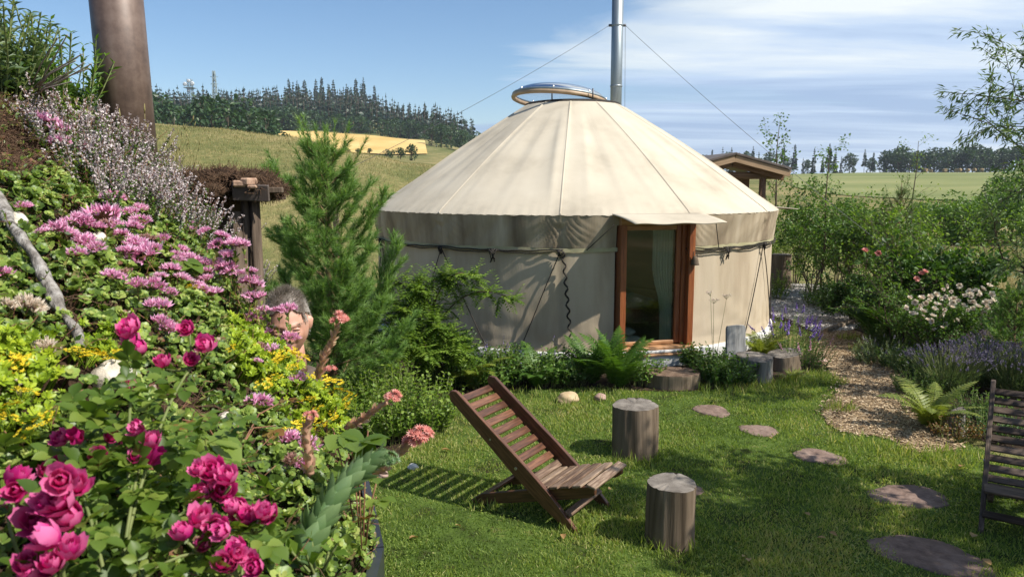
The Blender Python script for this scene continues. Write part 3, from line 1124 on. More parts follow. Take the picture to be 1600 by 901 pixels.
seams = [SEAM0 + k * 2 * math.pi / NSEAM for k in range(-6, 6)]
sp = 2 * math.pi / NSEAM
zb = RIM - .055
for s0 in seams:
    if abs(angd(s0 + sp / 2, DOOR_TH)) > .2:                            # belt rope between two seams, sagging
        rope_on_wall([(s0, zb + .03), (s0 + sp * .45, zb + .01), (s0 + sp, zb + .03)], .010, 'belt_rope', .018, 14, .012)
        rope_on_wall([(s0, zb + .01), (s0 + sp * .52, zb + .0), (s0 + sp, zb + .015)], .008, 'belt_rope', .022, 14, .03)
for s0 in seams:
    for s1 in (-.30, .42):
        e = s0 + sp * s1
        if abs(angd(e, DOOR_TH)) < DH + .02 or abs(angd(s0, DOOR_TH)) < DH:
            continue
        rope_on_wall([(s0, zb), (e, .22)], .0075, 'tie_rope', .012, 10)
# plaited hanging cord below the seam beside the door
P = []
for i in range(60):
    t = i / 59
    P.append(yp(SEAM0 + .012 + .035 * t + .006 * math.sin(i * .9), YR + .055 + .008 * math.sin(i * 1.3), zb - 1.25 * t))
g = Geo(); g.tube(P, .013, 6)
obj('hanging_cord', g.mesh('hanging_cord', M['rope']), yurt)
for s0 in seams:
    g = Geo()
    for i in range(7):
        a = i * 1.9
        g.tube([yp(s0 + .004 * i - .012, YR + .05, zb + .03), yp(s0 + .012 * math.sin(a), YR + .075 + .01 * math.cos(a), zb + .0), yp(s0 + .02 * math.sin(a * 1.7), YR + .06, zb - .05 - .02 * i % .05)], .008, 5)
    obj('knot', g.mesh('knot', M['rope']), yurt)
for q in (SEAM0 - sp * .52, SEAM0 + sp * 1.4):
    g = Geo()
    for i in range(5):
        g.tube([yp(q + .01 * i - .02, YR + .05, zb + .02), yp(q + .012 * math.sin(i * 2), YR + .08, zb - .03), yp(q + .01 * math.cos(i * 2.2), YR + .06, zb - .12 - .01 * i)], .009, 5)
    obj('knot', g.mesh('knot', M['rope']), yurt)

# crown: roof opening collar, tilted rim and clear dome
g = Geo(); grid(g, 90, 3, lambda u, v: yp(u * 2 * math.pi, [TOPR + .03, TOPR + .005, TOPR - .03, TOPR - .05][round(v * 3)], [TOPZ - .03, TOPZ + .022, TOPZ + .03, TOPZ - .05][round(v * 3)]))
obj('crown_collar', g.mesh('crown_collar', M['rope']), yurt)
cr = bpy.data.objects.new('crown', None); COL.objects.link(cr); cr.parent = yurt
cr.location = (-.23, 0, 3.84)
cr.rotation_euler = (R(-4), R(5), 0)
g = Geo()
for i, (ra, za, mat) in enumerate(((.79, 0, 0), (.795, .045, 1))):
    P = [(math.sin(k / 64 * 2 * math.pi) * ra, math.cos(k / 64 * 2 * math.pi) * ra, za) for k in range(65)]
    g.tube(P, .038 if mat == 0 else .022, 8, 0, cap=False)
    if i == 0:
        obj('wooden_rim', g.mesh('wooden_rim', M['pole_wood']), cr)
    else:
        obj('metal_rim', g.mesh('metal_rim', M['zinc']), cr)
    g = Geo()
g = Geo(); grid(g, 64, 10, lambda u, v: (math.sin(u * 2 * math.pi) * .77 * math.cos(v * 1.5), math.cos(u * 2 * math.pi) * .77 * math.cos(v * 1.5), .05 + .20 * math.sin(v * 1.5)))
obj('dome', g.mesh('dome', M['acrylic']), cr)
for k in range(8):
    a = k / 8 * 6.283 + .2
    g = Geo(); g.tube([(math.sin(a) * .795, math.cos(a) * .795, .05), (math.sin(a) * .795, math.cos(a) * .795, .095)], [.02, .014], 6)
    obj('bolt', g.mesh('bolt', M['bolt']), cr)
for a in (R(-140), R(150), R(20), R(-30)):
    g = Geo(); g.tube([yp(a, TOPR - .02, TOPZ), yp(a, TOPR - .02, 3.90 - .02 + .08 * math.cos(a))], .012, 5)
    obj('prop', g.mesh('prop', M['wire']), yurt)


# ------------------------------------------------------------------ boxes
_box_cache = {}


def box_mesh(name, sx, sy, sz, mat, bev=.006):
    key = (round(sx, 4), round(sy, 4), round(sz, 4), mat.name, bev)
    if key in _box_cache:
        return _box_cache[key]
    bm = bmesh.new()
    bmesh.ops.create_cube(bm, size=1)
    for v in bm.verts:
        v.co = Vector((v.co.x * sx, v.co.y * sy, v.co.z * sz))
    if bev:
        bmesh.ops.bevel(bm, geom=bm.edges[:], offset=min(bev, sx * .3, sy * .3, sz * .3), segments=1, affect='EDGES')
    me = bpy.data.meshes.new(name)
    bm.to_mesh(me); bm.free()
    me.materials.append(mat)
    _box_cache[key] = me
    return me


def box(name, size, loc, mat, parent, rot=(0, 0, 0), bev=.006):
    return obj(name, box_mesh(name, *size, mat, bev), parent, loc, rot)


# door assembly: own frame, local X along the wall, local Y outwards is -Y
dr = bpy.data.objects.new('door', None); COL.objects.link(dr); dr.parent = yurt
dr.location = yp(DOOR_TH, YR - .02, 0)
dr.rotation_euler = (0, 0, DOOR_TH)
hw = DOOR_W / 2
DZ0, DZ1 = .27, 1.90
zc, hh = (DZ0 + DZ1) / 2, DZ1 - DZ0
box('jamb', (.085, .20, hh), (-hw + .0425, -.02, zc), M['door_wood'], dr)
box('jamb', (.09, .20, hh), (hw - .045, -.02, zc), M['door_wood'], dr)
box('jamb_lining', (.06, .13, hh), (hw - .121, .03, zc), M['door_wood'], dr)
box('lintel', (DOOR_W - .002, .19, .10), (0, -.021, DZ1 + .045), M['door_wood_flat'], dr)
box('stile', (.07, .06, hh - .03), (hw - .187, .02, zc), M['door_wood'], dr)
box('stile', (.04, .06, hh - .03), (-hw + .106, .02, zc), M['door_wood'], dr)
gx0, gx1 = -hw + .126, hw - .222
box('bottom_rail', (gx1 - gx0 - .004, .055, .05), ((gx0 + gx1) / 2, .02, DZ0 + .03), M['door_wood_flat'], dr)
box('top_rail', (gx1 - gx0 - .004, .055, .06), ((gx0 + gx1) / 2, .02, DZ1 - .05), M['door_wood_flat'], dr)
box('pane', (gx1 - gx0 + .01, .012, hh - .13), ((gx0 + gx1) / 2, .022, zc), M['glass'], dr, bev=0)
box('sill', (DOOR_W + .02, .20, .035), (0, -.05, DZ0 - .02), M['door_wood_flat'], dr)
box('threshold', (DOOR_W + .04, .27, .03), (0, -.055, DZ0 - .057), M['plinth'], dr)
box('step_board', (DOOR_W + .10, .30, .028), (.02, -.06, DZ0 - .095), M['door_wood_flat'], dr)
box('step_block', (DOOR_W + .16, .26, .20), (.02, -.05, .06), M['plinth'], dr)
g = Geo()                                      # little iron bell on the jamb
g.tube([(0, 0, 0), (0, 0, -.02), (0, 0, -.06), (0, 0, -.10), (0, 0, -.12)], [.012, .035, .046, .050, .058], 10)
g.tube([(-.03, 0, -.02), (-.025, 0, .05), (0, 0, .075), (.025, 0, .05), (.03, 0, -.02)], .006, 5)
obj('bell', g.mesh('bell', M['bark']), dr, (hw - .03, -.17, DZ1 - .42))
# net curtain inside the glass
g = Geo()
n = 60
v, f = [], []
for i in range(n + 1):
    for j in range(9):
        t = j / 8
        x = gx1 - .30 + .30 * i / n
        pull = smooth01(.35, .75, t)
        x = x * (1 - pull) + (gx1 - .17 + .17 * i / n) * pull
        v.append((x, .085 + .022 * math.sin(i * .75 + .3 * math.sin(t * 3)), DZ1 - .02 - (hh - .06) * t))
for i in range(n):
    for j in range(8):
        f.append((i * 9 + j, i * 9 + j + 1, (i + 1) * 9 + j + 1, (i + 1) * 9 + j))
g.add(v, f, 0, NR.random(len(v)))
obj('curtain', g.mesh('curtain', M['net_curtain']), dr)


def awning(name, th, half, out, drop, z=EAVE - .005, skew=0.0):
    """stiff cloth flap: sewn to the eave, pushed outwards"""
    n, m = 24, 8
    v, f = [], []
    for i in range(n + 1):
        for j in range(m + 1):
            s, t = i / n * 2 - 1, j / m
            a = th + s * half
            p0 = Vector(yp(a, YR + LIP + .004, z))
            c = Vector(yp(th + skew, YR + LIP + out, z - drop)) + Vector((math.cos(th), math.sin(th), 0)) * (s * half * YR * 1.02)
            p = p0.lerp(c, t)
            p.z += .007 * math.sin(s * 7 + 1) * t + .012 * math.sin(math.pi * t)
            v.append(tuple(p))
    for i in range(n):
        for j in range(m):
            a = i * (m + 1) + j
            f.append((a, a + 1, a + m + 2, a + m + 1))
    g = Geo(); g.add(v, f)
    # hem thickness
    o = obj(name, g.mesh(name, M['canvas']), yurt)
    sm = o.modifiers.new('thick', 'SOLIDIFY'); sm.thickness = .012; sm.offset = 0
    return o


awning('door_awning', R(14.8), R(10.6), .52, .10, EAVE + .004, R(1))
awning('side_awning', R(102), R(11), .58, .04)
for s, th in ((-1, R(4)), (1, R(27))):
    g = Geo(); g.tube([yp(th, YR + .3, EAVE - .12), yp(th + s * .09, YR + .05, zb + .02)], .006, 5)
    obj('awning_cord', g.mesh('awning_cord', M['rope']), yurt)

# two smooth pale stones lie on the floor behind the glass
noise_mat('river_stone', [(.3, (.42, .41, .38)), (.7, (.62, .61, .57))], 12, 6, rough=.8, bump=.2)
noise_mat('river_stone_grey', [(.3, (.26, .27, .28)), (.7, (.40, .41, .42))], 12, 6, rough=.8, bump=.2)


def pebble(name, label, sx, sy, sz, loc, mat, rz=0, seed=0, cat='stone', group=None, flat=0.0):
    bm = bmesh.new()
    bmesh.ops.create_icosphere(bm, subdivisions=4, radius=1)
    for v in bm.verts:
        p = v.co
        k = 1 + .10 * math.sin(p.x * 2.3 + seed) * math.cos(p.y * 1.9 + seed * 2) + .05 * math.sin(p.z * 5 + p.x * 4 + seed)
        k += .02 * math.sin(p.x * 11 + seed) * math.sin(p.y * 9 + p.z * 8)
        v.co = Vector((p.x * sx * k, p.y * sy * k, p.z * sz * (k if p.z > 0 else k * .8)))
        if flat and v.co.z > sz * (1 - flat):
            v.co.z = sz * (1 - flat) + (v.co.z - sz * (1 - flat)) * .15
    me = bpy.data.meshes.new(name); bm.to_mesh(me); bm.free()
    for p in me.polygons: p.use_smooth = True
    me.materials.append(mat)
    return tag(obj(name, me, None, loc, (0, 0, rz)), label, cat, group)


dW = lambda x, y, z: Vector(YC) + Vector(yp(DOOR_TH, YR - .02, 0)) + Matrix.Rotation(DOOR_TH, 3, 'Z') @ Vector((x, y, z))
pebble('smooth_stone', 'large pale smooth stone lying behind the yurt door glass', .17, .12, .085, dW(-.24, .17, .295), M['river_stone'], .3, 1)
pebble('smooth_stone', 'smaller grey smooth stone resting on the pale one', .12, .09, .065, dW(-.29, .18, .425), M['river_stone_grey'], .5, 4)
# dark low bed and table deep inside
bd = thing('low_bed', 'dark wooden low bed inside the yurt behind the door', 'bed', dW(.1, 2.1, .21), DOOR_TH)
box('frame', (1.6, .9, .22), (0, 0, .15), M['floor_wood'], bd)
box('mattress', (1.5, .8, .14), (0, 0, .335), M['river_stone_grey'], bd, bev=.03)
for sx in (-.7, .7):
    for sy in (-.35, .35):
        box('leg', (.07, .07, .045), (sx, sy, .02), M['floor_wood'], bd)

# ------------------------------------------------------------------ flue with guy wires
fx, fy = 1.98, 14.45
flue = thing('flue_pipe', 'tall shiny steel flue rising behind the yurt roof', 'chimney', (fx, fy, 0))
g = Geo(); g.tube([(0, 0, 2.2), (0, 0, 6.9)], .108, 28)
obj('pipe', g.mesh('pipe', M['zinc']), flue)
for z in (2.45, 3.55, 4.27, 5.38, 6.4):
    g = Geo(); grid(g, 28, 3, lambda u, v: (math.sin(u * 6.2832) * [.108, .116, .116, .108][round(v * 3)], math.cos(u * 6.2832) * [.108, .116, .116, .108][round(v * 3)], z + [-.02, -.012, .012, .02][round(v * 3)]))
    obj('clamp_band', g.mesh('clamp_band', M['zinc']), flue)
g = Geo(); g.tube([(0, 0, 6.9), (0, 0, 6.95), (0, 0, 7.12), (0, 0, 7.2)], [.16, .2, .18, .02], 20)
obj('rain_cap', g.mesh('rain_cap', M['zinc']), flue)
gw = at(945, 40, fy).z
for dx in (-.13, .13):
    g = Geo(); g.tube([(dx * .8, 0, gw), (dx * 1.25, 0, gw)], .025, 6)
    obj('lug', g.mesh('lug', M['wire']), flue)
anchors = [at(522, 274, 12.2), at(1441, 430, 11.3), Vector((2.75, 18.2, 1.9))]
for (sx, a) in zip((-1, 1, 1), anchors):
    p0 = Vector((sx * .15, 0, gw)); p1 = a - Vector((fx, fy, 0))
    g = Geo(); P = []
    for i in range(25):
        t = i / 24
        q = p0.lerp(p1, t); q.z -= .10 * 4 * t * (1 - t)
        P.append(q)
    g.tube(P, .0036, 5)
    obj('guy_wire', g.mesh('guy_wire', M['wire']), flue)
a = anchors[1]
ap = thing('anchor_post', 'short wooden anchor post for the guy wire among the roses', 'post', (a.x, a.y, 0))
g = Geo(); g.tube([(0, 0, -.1), (.01, 0, a.z * .5), (0, 0, a.z + .06)], [.045, .042, .04], 10)
obj('post', g.mesh('post', M['bark']), ap)
a = anchors[0]
ap = thing('anchor_post', 'tall wooden anchor pole behind the young pine', 'post', (a.x, a.y, 0))
g = Geo(); g.tube([(0, 0, -.1), (.01, 0, a.z * .5), (0, 0, a.z + .06)], [.055, .05, .045], 10)
obj('post', g.mesh('post', M['bark']), ap)
a = anchors[2]
ap = thing('anchor_post', 'tall wooden anchor post behind the yurt', 'post', (a.x, a.y, 0))
g = Geo(); g.tube([(0, 0, -.1), (.01, 0, a.z * .5), (0, 0, a.z + .06)], [.055, .05, .045], 10)
obj('post', g.mesh('post', M['bark']), ap)

# ------------------------------------------------------------------ wooden hut behind
noise_mat('hut_wood', [(.3, (.10, .055, .03)), (.7, (.24, .14, .08))], 5, 6, stretch=(.5, 8, 8), bump=.3)
noise_mat('fascia_wood', [(.3, (.26, .17, .10)), (.7, (.42, .29, .18))], 5, 6, stretch=(.5, 8, 8), bump=.2)
noise_mat('roof_brown', [(.3, (.075, .058, .05)), (.7, (.13, .105, .09))], 3, 5, rough=.6, bump=.1)
hl = at(1126, 260, 18.2)
hut = thing('wooden_hut', 'brown wooden hut with low gabled roof behind the yurt', 'hut', (hl.x, hl.y, 0), R(8))
ez, rz_ = 2.72, 3.06
for s in (-1, 1):
    ln = math.hypot(1.38, rz_ - ez)
    an = math.atan2(rz_ - ez, 1.38)
    box('roof_slope', (ln + .03, 2.9, .055), (s * .69, .6, (ez + rz_) / 2 + .075), M['roof_brown'], hut, (0, s * an, 0))
    box('bargeboard', (ln, .04, .15), (s * .69, -.80, (ez + rz_) / 2 - .04), M['fascia_wood'], hut, (0, s * an, 0))
    box('rafter', (ln - .1, .09, .12), (s * .66, -.62, (ez + rz_) / 2 - .15), M['hut_wood'], hut, (0, s * an, 0))
for x in (-.85, .85):
    g = Geo(); g.tube([(x, -.5, -.1), (x, -.5, ez - .1)], [.09, .08], 10)
    obj('post', g.mesh('post', M['hut_wood']), hut)
g = Geo(); g.tube([(-1.15, -.5, ez - .08), (1.15, -.5, ez - .08)], .09, 10)
obj('tie_beam', g.mesh('tie_beam', M['hut_wood']), hut)
for k in range(9):
    box('wall_board', (.19, .03, ez - .1), (-.8 + k * .2, .3, ez / 2 - .05), M['hut_wood'], hut, (0, 0, 0))
g = Geo(); g.tube([(.5, .3, ez + .3), (.5, .3, ez + .42), (.5, .3, ez + .46)], [.14, .14, .05], 12)
obj('roof_vent', g.mesh('roof_vent', M['dish_white']), hut)

# ------------------------------------------------------------------ deck chairs
noise_mat('chair_wood', [(.28, (.040, .015, .008)), (.5, (.10, .040, .020)), (.72, (.20, .088, .045))], 5, 7, rough=.42, stretch=(1.2, 14, 14), bump=.25, spec=.5, rand=.22, bdist=.004)
noise_mat('chair_wood_worn', [(.28, (.06, .033, .02)), (.48, (.16, .10, .065)), (.7, (.33, .24, .17))], 5, 7, rough=.6, stretch=(1.4, 16, 16), bump=.35, spec=.35, rand=.25, bdist=.004)
noise_mat('chair_wood_grey', [(.28, (.035, .022, .015)), (.48, (.075, .050, .036)), (.7, (.15, .108, .080))], 5, 7, rough=.7, stretch=(1.4, 16, 16), bump=.35, spec=.3, rand=.25, bdist=.004)
flat_mat('steel_bolt', (.45, .42, .38), .4, .9)


def board(name, prof, th, mat, parent, loc, rot=(0, 0, 0)):
    """flat board: outline prof in local XZ, thickness th along Y, centred; bevelled"""
    bm = bmesh.new()
    vs = [bm.verts.new((x, -th / 2, z)) for x, z in prof]
    f = bm.faces.new(vs)
    r = bmesh.ops.extrude_face_region(bm, geom=[f])
    bmesh.ops.translate(bm, vec=(0, th, 0), verts=[e for e in r['geom'] if isinstance(e, bmesh.types.BMVert)])
    bmesh.ops.recalc_face_normals(bm, faces=bm.faces[:])
    bmesh.ops.bevel(bm, geom=[e for e in bm.edges if e.calc_face_angle(0) > .9], offset=.004, segments=1, affect='EDGES')
    me = bpy.data.meshes.new(name); bm.to_mesh(me); bm.free()
    me.materials.append(mat)
    return obj(name, me, parent, loc, rot)


def deck_chair(label, loc, rotz, mats, group=None, W=.51):
    rail_m, slat_m, seat_m = mats
    t = thing('deck_chair', label, 'chair', loc, rotz, group)
    top = Vector((-.17, 0, .84)); foot = Vector((.91, 0, .0))
    d = foot - top; L = d.length
    ang = math.atan2(-d.z, d.x)                   # rotation about Y that lays local X along the rail, downwards
    # back rails (reach the ground in front)
    def rail_prof():
        up = [(0, .035), (.03, .050), (.25, .052), (.75, .062), (1.05, .058), (L - .03, .022), (L, .004)]
        lo = [(L - .015, -.034), (1.08, -.060), (.75, -.068), (.25, -.05), (.03, -.045), (-.015, -.02), (-.02, .015)]
        return up + lo
    for y in (0, W):
        r = board('back_rail', rail_prof(), .034, rail_m, t, (top.x, y, top.z), (0, ang, 0))
        sgn = -1 if y == 0 else 1
        g = Geo(); g.tube([(.745, 0, -.01), (.745, sgn * .022, -.01)], [.013, .011], 8)
        obj('bolt', g.mesh('bolt', M['steel_bolt']), r)
        g = Geo(); g.tube([(.46, 0, -.01), (.46, sgn * .020, -.01)], [.009, .008], 8)
        obj('bolt', g.mesh('bolt', M['steel_bolt']), r)
    # seat rails: from the rear foot up to the seat front
    sf = Vector((1.03, 0, .335)); rf = Vector((-.02, 0, .045))
    e = sf - rf; SL = e.length; sang = -math.atan2(e.z, e.x)
    sp_ = [(-.02, -.05), (.12, -.062), (.55, -.058), (SL - .06, -.05), (SL - .01, -.03), (SL, 0), (SL - .01, .022), (SL - .05, .03), (.5, .03), (.1, .02), (0, -.02)]
    for y in (.036, W - .036):
        board('seat_rail', sp_, .034, rail_m, t, (rf.x, y, rf.z), (0, sang, 0))
    # back slats, fixed on the rear face of the rails
    ux = d.normalized()
    nb = Vector((ux.z, 0, -ux.x))                 # rear face normal (down-back)
    for k in range(10):
        s = .055 + k * .0905
        c = top + ux * s + nb * .042
        box('back_slat', (W + .03, .060, .018), (c.x, W / 2, c.z), slat_m if k < 9 else seat_m, t, Euler((0, ang, 0)).to_matrix().to_4x4().to_euler() if False else (0, ang, math.pi / 2), .004)
        # box length runs along local Y of the chair: rotate about Z by 90 degrees before tilting
    es = e.normalized()
    nu = Vector((-es.z, 0, es.x))
    for k in range(6):
        s = SL - .03 - k * .095
        c = rf + es * s + nu * .042
        if k == 0:
            c = rf + es * (SL - .012) + nu * .034
        box('seat_slat', (W - .04 + (.0 if k > 3 else .05), .071, .020), (c.x, W / 2, c.z), seat_m, t, (0, sang + (R(28) if k == 0 else 0), math.pi / 2), .004)
    # lower cross bar near the front feet, rear cross bar
    c = top + ux * (L - .14) - nb * .045
    box('cross_bar', (W + .0, .055, .022), (c.x, W / 2, c.z), seat_m, t, (0, ang, math.pi / 2), .004)
    c = rf + es * .10 + nu * .0
    box('cross_bar', (W - .11, .06, .022), (c.x, W / 2, c.z), rail_m, t, (0, sang, math.pi / 2), .004)
    return t


def fix_slats(t):
    """slats are boxes whose long side is local X: turn that side across the chair, then tilt about the chair's Y"""
    for c in t.children:
        if 'slat' in c.name or 'cross_bar' in c.name:
            tilt = c.rotation_euler[1]
            c.rotation_euler = (Matrix.Rotation(tilt, 3, 'Y') @ Matrix.Rotation(math.pi / 2, 3, 'Z')).to_euler()


fa = Vector((.84, -.54))
ch = deck_chair('sunlit reddish brown slatted deck chair standing on the open lawn', (-.31, 5.36, 0), math.atan2(-.54, .84),
                (M['chair_wood'], M['chair_wood'], M['chair_wood_worn']), 'deck chairs')
fix_slats(ch)
ch = deck_chair('weathered dark slatted deck chair in the tree shade near the lavender', (3.76, 5.62, 0), math.atan2(-.835, -.55),
                (M['chair_wood_grey'], M['chair_wood_grey'], M['chair_wood_grey']), 'deck chairs')
fix_slats(ch)


# ------------------------------------------------------------------ logs and stumps
def rings_mat(name, a, b, c, scale=42):
    m, nt, p, out = new_mat(name)
    tc = nd(nt, 'ShaderNodeTexCoord')
    sep = nd(nt, 'ShaderNodeSeparateXYZ'); nt.links.new(tc.outputs['Object'], sep.inputs[0])
    com = nd(nt, 'ShaderNodeCombineXYZ'); nt.links.new(sep.outputs[0], com.inputs[0]); nt.links.new(sep.outputs[1], com.inputs[1])
    ns = nd(nt, 'ShaderNodeTexNoise', Scale=9.0, Detail=6.0)
    nt.links.new(com.outputs[0], ns.inputs['Vector'])
    w = nd(nt, 'ShaderNodeTexWave', wave_type='RINGS', rings_direction='SPHERICAL', Scale=scale, Distortion=2.5, Detail=2.0)
    nt.links.new(com.outputs[0], w.inputs['Vector'])
    s = mathn(nt, 'ADD', mathn(nt, 'MULTIPLY', w.outputs[1], .30), mathn(nt, 'MULTIPLY', ns.outputs[0], .75))
    r = ramp(nt, [(.28, a), (.52, b), (.74, c)], s)
    nt.links.new(r.outputs[0], p.inputs['Base Color'])
    p.inputs['Roughness'].default_value = .85
    p.inputs['Specular IOR Level'].default_value = .15
    bp = nd(nt, 'ShaderNodeBump', Strength=.5, Distance=.008)
    nt.links.new(s, bp.inputs['Height']); nt.links.new(bp.outputs[0], p.inputs['Normal'])
    return m


rings_mat('end_grain', (.06, .05, .042), (.18, .155, .13), (.32, .285, .245))
rings_mat('end_grain_brown', (.07, .042, .028), (.16, .105, .072), (.27, .195, .14))
noise_mat('log_side', [(.24, (.030, .021, .014)), (.36, (.125, .092, .063)), (.56, (.20, .152, .108)), (.8, (.31, .245, .175))], 5, 9, rough=.9, stretch=(2.4, 2.4, .13), bump=1.0, spec=.12, rand=.2, bdist=.015, dist=.6)
noise_mat('log_grey', [(.25, (.05, .045, .04)), (.45, (.22, .20, .18)), (.65, (.36, .34, .31)), (.8, (.46, .44, .41))], 5, 9, rough=.9, stretch=(2.5, 2.5, .25), bump=.7, spec=.12, rand=.15, bdist=.015)


def log(name, label, loc, r, h, rz=0, side='log_side', end='end_grain', seed=1, tilt=(0, 0), flare=.04, squash=1.0, cat='stump', group=None, cracks=7):
    rs = random.Random(seed)
    t = thing(name, label, cat, loc, rz, group)
    n, m = 72, 10
    cr = [(rs.random() * 6.283, rs.uniform(.02, .05), rs.uniform(.006, .022)) for _ in range(cracks)]
    ph = [rs.random() * 6.28 for _ in range(6)]

    def rad(a, v):
        k = 1 + .035 * math.sin(2 * a + ph[0]) + .04 * math.sin(3 * a + ph[1]) + .022 * math.sin(5 * a + ph[2] + v) + .010 * math.sin(13 * a + ph[3] + v * 2) + .012 * math.sin(v * 4 + ph[4] + a)
        q = r * k * (1 + flare * (1 - v) ** 2 - .012 * smooth01(.95, 1, v))
        for c, w, dp in cr:
            dd = (a - c - .05 * math.sin(v * 5 + c) + math.pi) % (2 * math.pi) - math.pi
            q -= dp * math.exp(-(dd / w) ** 2)
        return q
    v = []
    for j in range(m + 1):
        for i in range(n):
            a = i / n * 6.28319; vv = j / m
            q = rad(a, vv)
            z = -.04 + (h + .04) * vv + (tilt[0] * math.cos(a) * q + tilt[1] * math.sin(a) * q) * vv
            v.append((math.cos(a) * q, math.sin(a) * q * squash, z))
    f = [(j * n + i, j * n + (i + 1) % n, (j + 1) * n + (i + 1) % n, (j + 1) * n + i) for j in range(m) for i in range(n)]
    g = Geo(); g.add(v, f)
    obj('bark_side', g.mesh('bark_side', M[side]), t)
    v, f = [], []
    rn = 9
    for j in range(rn):
        k = 1 - j / rn
        for i in range(n):
            a = i / n * 6.28319
            q = rad(a, 1) * k
            x, y = math.cos(a) * q, math.sin(a) * q * squash
            crack = 0
            for c, w, dp in cr:
                dd = (a - c + math.pi) % (2 * math.pi) - math.pi
                crack += min(.012, dp) * math.exp(-(dd * (k + .15) / .05) ** 2) * smooth01(.1, .9, k)
            v.append((x, y, h + tilt[0] * x + tilt[1] * y / squash + (.004 if j else 0) - crack + .002 * math.sin(x * 40 + ph[4]) * math.sin(y * 37)))
    v.append((0, 0, h + .004))
    for j in range(rn - 1):
        for i in range(n):
            f.append((j * n + i, j * n + (i + 1) % n, (j + 1) * n + (i + 1) % n, (j + 1) * n + i))
    for i in range(n):
        f.append(((rn - 1) * n + i, (rn - 1) * n + (i + 1) % n, rn * n))
    g = Geo(); g.add(v, f)
    obj('cut_face', g.mesh('cut_face', M[end]), t)
    return t


p = G(991, 708); log('log_stool', 'upright log stool with a knot hole, behind the deck chair on the lawn', p, .205, .46, .4, seed=3, cat='stool')
g = Geo()
st = p
k = G(1047, 845); log('log_stool', 'shorter sawn log stool standing on the edge of the tree shade', k, .168, .42, 1.2, seed=8, cat='stool')
p = G(1055, 606); log('log_slab', 'wide flat log slab used as a step below the yurt door', p + Vector((0, .12, 0)), .335, .17, .2, 'log_side', 'end_grain_brown', seed=12, flare=.02, squash=.75, cat='step')
p = G(1178, 592); log('cut_stump', 'grey split stump in front of the upright board', p, .24, .29, 2.0, 'log_grey', 'end_grain', seed=21, flare=.10, squash=.8, tilt=(.05, -.06), cracks=12)
p = G(1226, 576); log('cut_stump', 'lower dark stump with weathered top under the purple flowers', p, .22, .22, 1.0, 'log_side', 'end_grain', seed=23, flare=.06, tilt=(.12, -.1), cracks=9)
p = at(1219, 444, 17.4); log('tall_log', 'thick upright log behind the yurt at the gravel edge', (p.x, p.y, 0), .235, .80, .3, 'log_side', 'end_grain', seed=27, flare=.12)
# weathered broken stump piece beside the yellow fern
p = G(1494, 680)
bs = log('broken_stump', 'small jagged bleached stump beside the yellowing fern', p, .075, .23, .3, 'log_grey', 'end_grain', seed=31, flare=.5, squash=.7, cracks=10, tilt=(.5, .3))

# upright grey board behind the split stump
noise_mat('grey_board', [(.25, (.14, .135, .13)), (.5, (.30, .295, .285)), (.75, (.42, .415, .40))], 4, 8, rough=.9, stretch=(9, 9, .8), bump=.5, spec=.15, bdist=.006)
p = G(1149, 585)
ub = thing('upright_board', 'weathered grey board standing upright against the yurt', 'board', p, R(12))
board('plank', [(-.128, 0), (.128, 0), (.132, .32), (.128, .615), (.11, .635), (.02, .64), (-.118, .63), (-.13, .6), (-.133, .3)], .045, M['grey_board'], ub, (0, 0, 0), (R(-4), 0, 0))
g = Geo(); g.tube([(-.05, -.03, -.02), (-.05, -.028, .1)], .03, 6); obj('stake', g.mesh('stake', M['bark']), ub)

# ------------------------------------------------------------------ stepping stones
noise_mat('flagstone', [(.25, (.085, .056, .044)), (.5, (.19, .13, .104)), (.75, (.30, .22, .18))], 7, 9, rough=.9, bump=.6, bscale=14, spec=.15, rand=.15, bdist=.03, nrough=.75)


def flag(label, loc, rx, ry, rz, seed, h=.035):
    rs = random.Random(seed)
    ph = [rs.random() * 6.28 for _ in range(5)]
    n = 40
    out = []
    for i in range(n):
        a = i / n * 6.28319
        k = 1 + .07 * math.sin(2 * a + ph[0]) + .07 * math.sin(3 * a + ph[1]) + .035 * math.sin(7 * a + ph[2]) + .02 * math.sin(13 * a + ph[3])
        out.append((math.cos(a) * rx * k, math.sin(a) * ry * k))
    rings = [(1.0, -.03), (1.02, h * .45), (.985, h * .85), (.95, h), (.7, h + .004), (.4, h + .002), (.12, h + .003)]
    v, f = [], []
    for s, z in rings:
        for x, y in out:
            v.append((x * s, y * s, z + (.006 * math.sin(x * 17 + ph[4]) * math.sin(y * 15) if s < .96 else 0)))
    for j in range(len(rings) - 1):
        for i in range(n):
            f.append((j * n + i, j * n + (i + 1) % n, (j + 1) * n + (i + 1) % n, (j + 1) * n + i))
    f.append(tuple((len(rings) - 1) * n + i for i in range(n)))
    g = Geo(); g.add(v, f)
    return tag(obj('stepping_stone', g.mesh('stepping_stone', M['flagstone']), None, loc, (0, 0, rz)), label, 'stone', 'stepping stones across the lawn')


STONES = [((1112, 642), .17, .22, .1, 'small flat stepping stone nearest the log slab step'),
          ((1185, 673), .165, .19, .5, 'round reddish stepping stone, second on from the log slab step'),
          ((1280, 714), .185, .21, .9, 'oval stepping stone on the sunlit edge of the tree shade'),
          ((1420, 776), .29, .22, -.1, 'broad dark stepping stone lying in the tree shade'),
          ((1452, 868), .34, .25, -.5, 'largest stepping stone, cracked and dappled, beside the weathered deck chair'),
          ((1062, 766), .17, .15, .3, 'sunken brown stone behind the shorter log stool')]
STONE_XY = []
for i, ((a, b), rx, ry, rz, lab) in enumerate(STONES):
    p = G(a, b)
    STONE_XY.append((p.x, p.y, max(rx, ry)))
    flag(lab, (p.x, p.y, .0), rx, ry, rz, 40 + i, .014 if i < 5 else .012)

